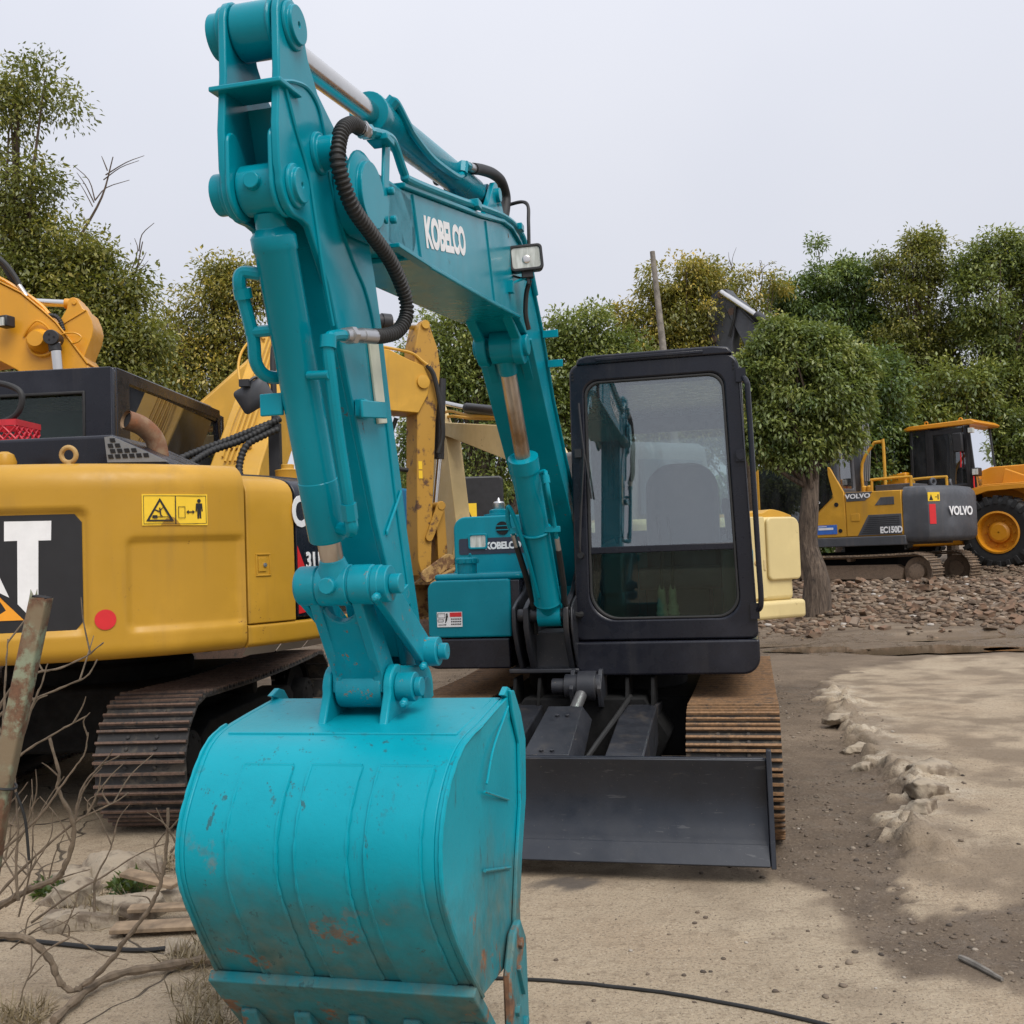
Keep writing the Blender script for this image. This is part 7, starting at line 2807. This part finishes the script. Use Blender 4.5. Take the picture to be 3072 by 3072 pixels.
# ---------------------------------------------------------------- foreground at the left: post, shrub, broken slab pieces, planks
b = MB()
po = [Vector((-1.66, 3.02, -.02)), Vector((-1.512, 3.0, .79)), Vector((-1.375, 2.98, 1.345))]
sec = rrect(-.027, .027, -.024, .024, .008, 3)
ax = (po[2] - po[0]).normalized()
ux = ax.cross(Vector((0, 1, 0))).normalized()
uy = ax.cross(ux)
rg_ = [[p + ux * a + uy * c for a, c in sec] for p in (po[0], po[1], po[2])]
rg_[2] = [p + ax * (.012 * math.sin(k * 2.3)) for k, p in enumerate(rg_[2])]
b.loft(rg_, True)
RP = b.build('steel_post', 'old_steel', None, .003)
tag(RP, 'rusty hollow steel post leaning across the yellow counterweight', 'post')
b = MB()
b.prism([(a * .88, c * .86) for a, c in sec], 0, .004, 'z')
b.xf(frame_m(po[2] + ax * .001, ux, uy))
b.build('end_shade', 'dark_void', RP)  # dark plate on the solid end, painted for the shade in a hollow
b = MB()
wc_ = po[1] + ax * .02
b.ring(wc_, (ax + Vector((.3, 0, .5))).normalized(), .040, .004, 20, 6)
b.tube([wc_ + Vector((.05, -.02, -.02)), wc_ + Vector((.07, -.01, -.10)), wc_ + Vector((.075, 0, -.22))], .004, 6)
b.build('wire_tie', 'rubber', RP)

plain('twig_wood', (.16, .12, .082), .9, var=.35, scale=30, bump=.3)
SH = thing('dry_shrub', 'leafless dry shrub with curved tan branches beside the rusty steel post', 'shrub', (-1.68, 3.5, 0))
SHRUB = [
    (0.014, [(-1.182, 3.45, 0.622), (-1.193, 3.45, 0.464), (-1.216, 3.45, 0.364), (-1.251, 3.45, 0.292), (-1.32, 3.45, 0.21), (-1.374, 3.45, 0.139), (-1.437, 3.45, 0.076), (-1.497, 3.45, 0.038), (-1.544, 3.45, 0.052), (-1.576, 3.45, 0.121), (-1.616, 3.45, 0.174), (-1.682, 3.45, 0.216), (-1.784, 3.45, 0.22)]),
    (0.013, [(-1.574, 3.45, 0.872), (-1.548, 3.46, 0.747), (-1.557, 3.47, 0.686), (-1.519, 3.48, 0.601), (-1.516, 3.49, 0.531), (-1.545, 3.5, 0.441), (-1.584, 3.51, 0.385), (-1.645, 3.52, 0.361), (-1.719, 3.53, 0.33), (-1.811, 3.54, 0.278)]),
    (0.006, [(-1.36, 3.5, 0.789), (-1.437, 3.5, 0.747), (-1.492, 3.5, 0.676), (-1.515, 3.5, 0.581), (-1.524, 3.5, 0.522)]),
    (0.006, [(-1.423, 3.4, 0.887), (-1.435, 3.4, 0.822), (-1.476, 3.4, 0.764), (-1.517, 3.4, 0.712), (-1.585, 3.4, 0.623), (-1.719, 3.4, 0.503), (-1.79, 3.4, 0.438)]),
    (0.006, [(-1.286, 3.2, 1.195), (-1.345, 3.217, 1.154), (-1.436, 3.233, 1.118), (-1.526, 3.25, 1.101), (-1.61, 3.267, 1.054), (-1.705, 3.283, 0.904)]),
    (0.006, [(-1.327, 3.25, 1.139), (-1.36, 3.25, 1.088), (-1.445, 3.25, 1.053), (-1.559, 3.25, 1.009), (-1.637, 3.25, 0.974), (-1.705, 3.25, 0.86)]),
    (0.006, [(-1.387, 3.3, 0.955), (-1.469, 3.3, 0.913), (-1.56, 3.3, 0.864), (-1.625, 3.3, 0.816), (-1.699, 3.3, 0.733)]),
    (0.006, [(-1.333, 3.5, 0.664), (-1.383, 3.5, 0.632), (-1.474, 3.5, 0.594), (-1.516, 3.5, 0.569), (-1.634, 3.5, 0.478), (-1.737, 3.5, 0.381), (-1.826, 3.5, 0.285)]),
    (0.006, [(-1.661, 3.4, 0.864), (-1.666, 3.4, 0.778), (-1.66, 3.4, 0.588), (-1.668, 3.4, 0.451), (-1.661, 3.4, 0.348)]),
    (0.005, [(-1.425, 3.5, 0.727), (-1.433, 3.5, 0.678), (-1.448, 3.5, 0.643), (-1.474, 3.5, 0.594)]),
    (0.005, [(-1.416, 3.6, 0.516), (-1.443, 3.6, 0.437), (-1.491, 3.6, 0.348), (-1.497, 3.6, 0.239)]),
    (0.005, [(-1.265, 3.7, 0.443), (-1.379, 3.7, 0.402), (-1.494, 3.7, 0.335), (-1.628, 3.7, 0.265), (-1.762, 3.7, 0.177)]),
    (0.005, [(-1.509, 3.6, 0.385), (-1.601, 3.6, 0.361), (-1.712, 3.6, 0.319), (-1.805, 3.6, 0.268)]),
    (0.004, [(-1.612, 3.4, 0.69), (-1.631, 3.4, 0.587), (-1.684, 3.4, 0.503), (-1.738, 3.4, 0.436)]),
    (0.004, [(-1.708, 3.4, 0.659), (-1.683, 3.4, 0.589), (-1.702, 3.4, 0.487)]),
    (0.005, [(-1.461, 3.2, 1.135), (-1.481, 3.2, 1.074), (-1.509, 3.2, 1.009), (-1.547, 3.2, 0.897)]),
    (0.005, [(-1.583, 3.2, 1.217), (-1.589, 3.2, 1.143), (-1.598, 3.2, 1.013), (-1.606, 3.2, 0.899)]),
    (0.005, [(-1.161, 3.45, 0.546), (-1.156, 3.45, 0.504), (-1.177, 3.45, 0.474)]),
    (0.004, [(-1.658, 3.5, 0.722), (-1.657, 3.5, 0.562), (-1.667, 3.5, 0.421), (-1.711, 3.5, 0.264)]),
    (0.004, [(-1.566, 3.45, 0.624), (-1.576, 3.45, 0.537), (-1.64, 3.45, 0.435), (-1.712, 3.45, 0.333)]),
    (0.004, [(-1.505, 3.5, 0.274), (-1.577, 3.5, 0.232), (-1.667, 3.5, 0.209), (-1.739, 3.5, 0.159)]),
    (0.004, [(-1.667, 3.4, 0.008), (-1.639, 3.4, 0.091), (-1.586, 3.4, 0.175), (-1.498, 3.4, 0.223)]),
    (0.004, [(-1.348, 3.5, 0.107), (-1.436, 3.5, 0.131), (-1.507, 3.5, 0.177), (-1.578, 3.5, 0.206)]),
]
rnd = random.Random(9)
for r_, pts in SHRUB:
    r_ *= .78
    P = catmull([Vector(p) - Vector((-1.68, 3.5, 0)) for p in pts], 6)
    b = MB()
    n_ = len(P)
    b.rings([p + Vector((rnd.uniform(-1, 1), rnd.uniform(-1, 1), rnd.uniform(-1, 1))) * r_ * .25 for p in P], [(r_ * .45 + r_ * .75 * i / n_) * (1 + .18 * math.sin(i * 1.7)) for i in range(n_)], 7)
    o = b.build('branch', 'twig_wood', SH)
    b = MB()
    cnt = 0
    for k in range(4 if r_ > .01 else 2):
        i = rnd.randrange(1, n_ - 1)
        d = Vector((rnd.uniform(-.6, .6), rnd.uniform(-.4, .4), rnd.uniform(.2, .9))).normalized() * rnd.uniform(.06, .22)
        e = P[i] + d
        b.rings(catmull([P[i], P[i].lerp(e, .5) + Vector((rnd.uniform(-.02, .02), 0, .01)), e], 3), [.0032 - .0003 * q_ for q_ in range(7)], 5)
        cnt += 1
    b.build('twig', 'twig_wood', o)

FB = MB()
P = catmull([(-1.05, 3.72, .03), (-1.128, 3.698, .03), (-1.282, 3.642, .028), (-1.392, 3.597, .03), (-1.459, 3.52, .028), (-1.478, 3.398, .025), (-1.49, 3.26, .02)], 6)
FB.rings(P, [.017 + .003 * math.sin(i * 1.3) - .00012 * i for i in range(len(P))], 8)
o = FB.build('fallen_branch', 'twig_wood')
tag(o, 'long bent branch lying on the cracked slab, ending under the bucket', 'branch')
for i, (x, y, dx, dy, dz, rz, lab) in enumerate((
        (-1.83, 4.72, .34, .26, .16, .4, 'largest grey concrete lump heaved up behind the planks'),
        (-1.93, 4.46, .24, .20, .11, 1.2, 'grey concrete lump beside the largest one on the heaved slab'),
        (-1.62, 4.27, .26, .18, .12, -.3, 'concrete lump nearest the flat wooden plank'),
        (-1.80, 4.20, .30, .20, .07, .2, 'flat piece of broken slab in front of the lumps'),
        (-1.47, 4.36, .12, .10, .09, .9, 'small pale broken block beside the plank end'),
        (-2.02, 4.62, .20, .17, .10, 2.0, 'rough concrete lump furthest from the bucket, among dry twigs'),
        (-1.28, 3.86, .13, .08, .05, .1, 'oval pale stone half hidden by the teal bucket'))):
    me_ = lump_mesh(300 + i, (dx, dy, dz))
    o = bpy.data.objects.new('concrete_lump', me_)
    COL.objects.link(o)
    o.location = (x, y, ground_z(x, y) + dz * .22)
    o.rotation_euler = (.12 * (-1) ** i, .1, rz)
    tag(o, lab, 'rubble', 'broken concrete lumps')
for i, (x, y, dx, dy, dz, rz, lab) in enumerate((
        (2.20, 5.62, .20, .15, .09, .3, 'pale lump at the slab edge next to the largest worn one'),
        (2.02, 5.28, .17, .12, .07, .8, 'low worn lump at the slab edge just above the wet patch'),
        (2.40, 6.06, .26, .16, .10, .1, 'largest worn lump on the broken slab edge beside the mud'),
        (2.12, 6.45, .13, .11, .08, 1.1, 'small pale lump standing off the slab edge in the mud'),
        (2.30, 7.05, .22, .13, .07, .2, 'flat pale lump on the slab edge above the small one'),
        (2.50, 7.95, .30, .16, .07, .2, 'long pale lump halfway along the slab edge'))):
    me_ = lump_mesh(400 + i, (dx, dy, dz))
    o = bpy.data.objects.new('concrete_lump', me_)
    COL.objects.link(o)
    o.location = (x, y, ground_z(x, y) + dz * .12)
    o.rotation_euler = (.08 * (-1) ** i, .06, rz)
    tag(o, lab, 'rubble', 'worn lumps along the slab edge')
plain('plank_wood', (.25, .18, .115), .85, var=.45, scale=14, bump=.2)
for i, (x, y, z, L_, w_, rz, ry, lab) in enumerate((
        (-1.575, 4.36, .12, .26, .07, -18, 8, 'short wooden plank tilted on the concrete lump'),
        (-1.40, 4.05, .03, .42, .09, 2, 0, 'flat wooden plank lying closest to the bucket'),
        (-1.42, 4.17, .06, .34, .06, 4, 1, 'narrow plank behind the flat one, half in shadow'))):
    b = MB()
    b.box((0, 0, 0), (L_, w_, .018))
    o = b.build('wooden_plank', 'plank_wood', None, .003)
    o.location = (x, y, ground_z(x, y) + z)
    o.rotation_euler = (.05, R(ry), R(rz))
    tag(o, lab, 'plank', 'planks by the bucket')
b = MB()
P = catmull([(-2.1, 4.05, 0), (-1.782, 3.951, 0), (-1.576, 3.889, 0), (-1.406, 3.857, 0), (-1.201, 3.895, 0), (-.9, 3.95, 0)], 8)
b.rings([(p.x, p.y, ground_z(p.x, p.y) + .010) for p in P], .009, 8)
o = b.build('cable', 'rubber')
tag(o, 'thin black cable lying across the cracked slab by the planks', 'cable')
b = MB()
P = catmull([(-.6, 3.55, 0), (-.04, 3.48, 0), (.34, 3.37, 0), (.65, 3.22, 0), (.83, 3.10, 0), (1.2, 2.85, 0)], 8)
b.rings([(p.x, p.y, ground_z(p.x, p.y) + .006) for p in P], .0062, 8)
o = b.build('cable', 'rubber')
tag(o, 'thin black cable running from the bucket to the bottom edge', 'cable')
b = MB()
P = catmull([(1.46, 3.53, 0), (1.49, 3.43, 0), (1.51, 3.33, 0)], 5)
b.rings([(p.x, p.y, ground_z(p.x, p.y) + .010) for p in P], [.009, .010, .011, .011, .011, .010, .010, .009, .008, .007, .006], 7)
o = b.build('stick', 'grey_wood')
tag(o, 'short grey stick lying on the wet patch of the concrete', 'stick')

# dead grass and small weeds by the broken slab
rng = np.random.default_rng(44)


def blades(name, label, areas, n, size, mat, cat, wide=1.0):
    P = []
    for (x, y, r) in areas:
        a = rng.random(n) * 6.283
        q_ = np.sqrt(rng.random(n)) * r
        xx, yy = x + q_ * np.cos(a), y + q_ * np.sin(a)
        P.append(np.stack([xx, yy, ground_fields(xx, yy)[0]], -1))
    P = np.concatenate(P)
    o = np.zeros_like(P)
    co = leaf_quads(rng, P, size, -.35, o, wide)
    w_ = co.mean(1, keepdims=True)
    ob = quads_obj(name, co, rng.random(len(P)), mat, None)
    tag(ob, label, cat, kind='stuff')


leaf_mat('straw', [(.14, .10, .055), (.24, .18, .10), (.34, .27, .16)], .1)
leaf_mat('weed_green', [(.025, .05, .012), (.06, .10, .02), (.10, .15, .035)])
blades('dead_grass', 'pale dead grass and straw beside the bucket and slab cracks', [(-1.05, 3.45, .13), (-1.2, 3.75, .10), (-1.6, 4.95, .2), (-1.35, 5.0, .2), (-1.62, 3.3, .10), (-1.0, 3.2, .10), (-1.75, 4.3, .2)], 420, .085, 'straw', 'grass', .12)
blades('weeds', 'small green weeds among the broken concrete', [(-1.72, 4.50, .07), (-2.05, 4.5, .07), (-1.78, 3.25, .10), (-1.85, 3.4, .08)], 220, .05, 'weed_green', 'weeds')
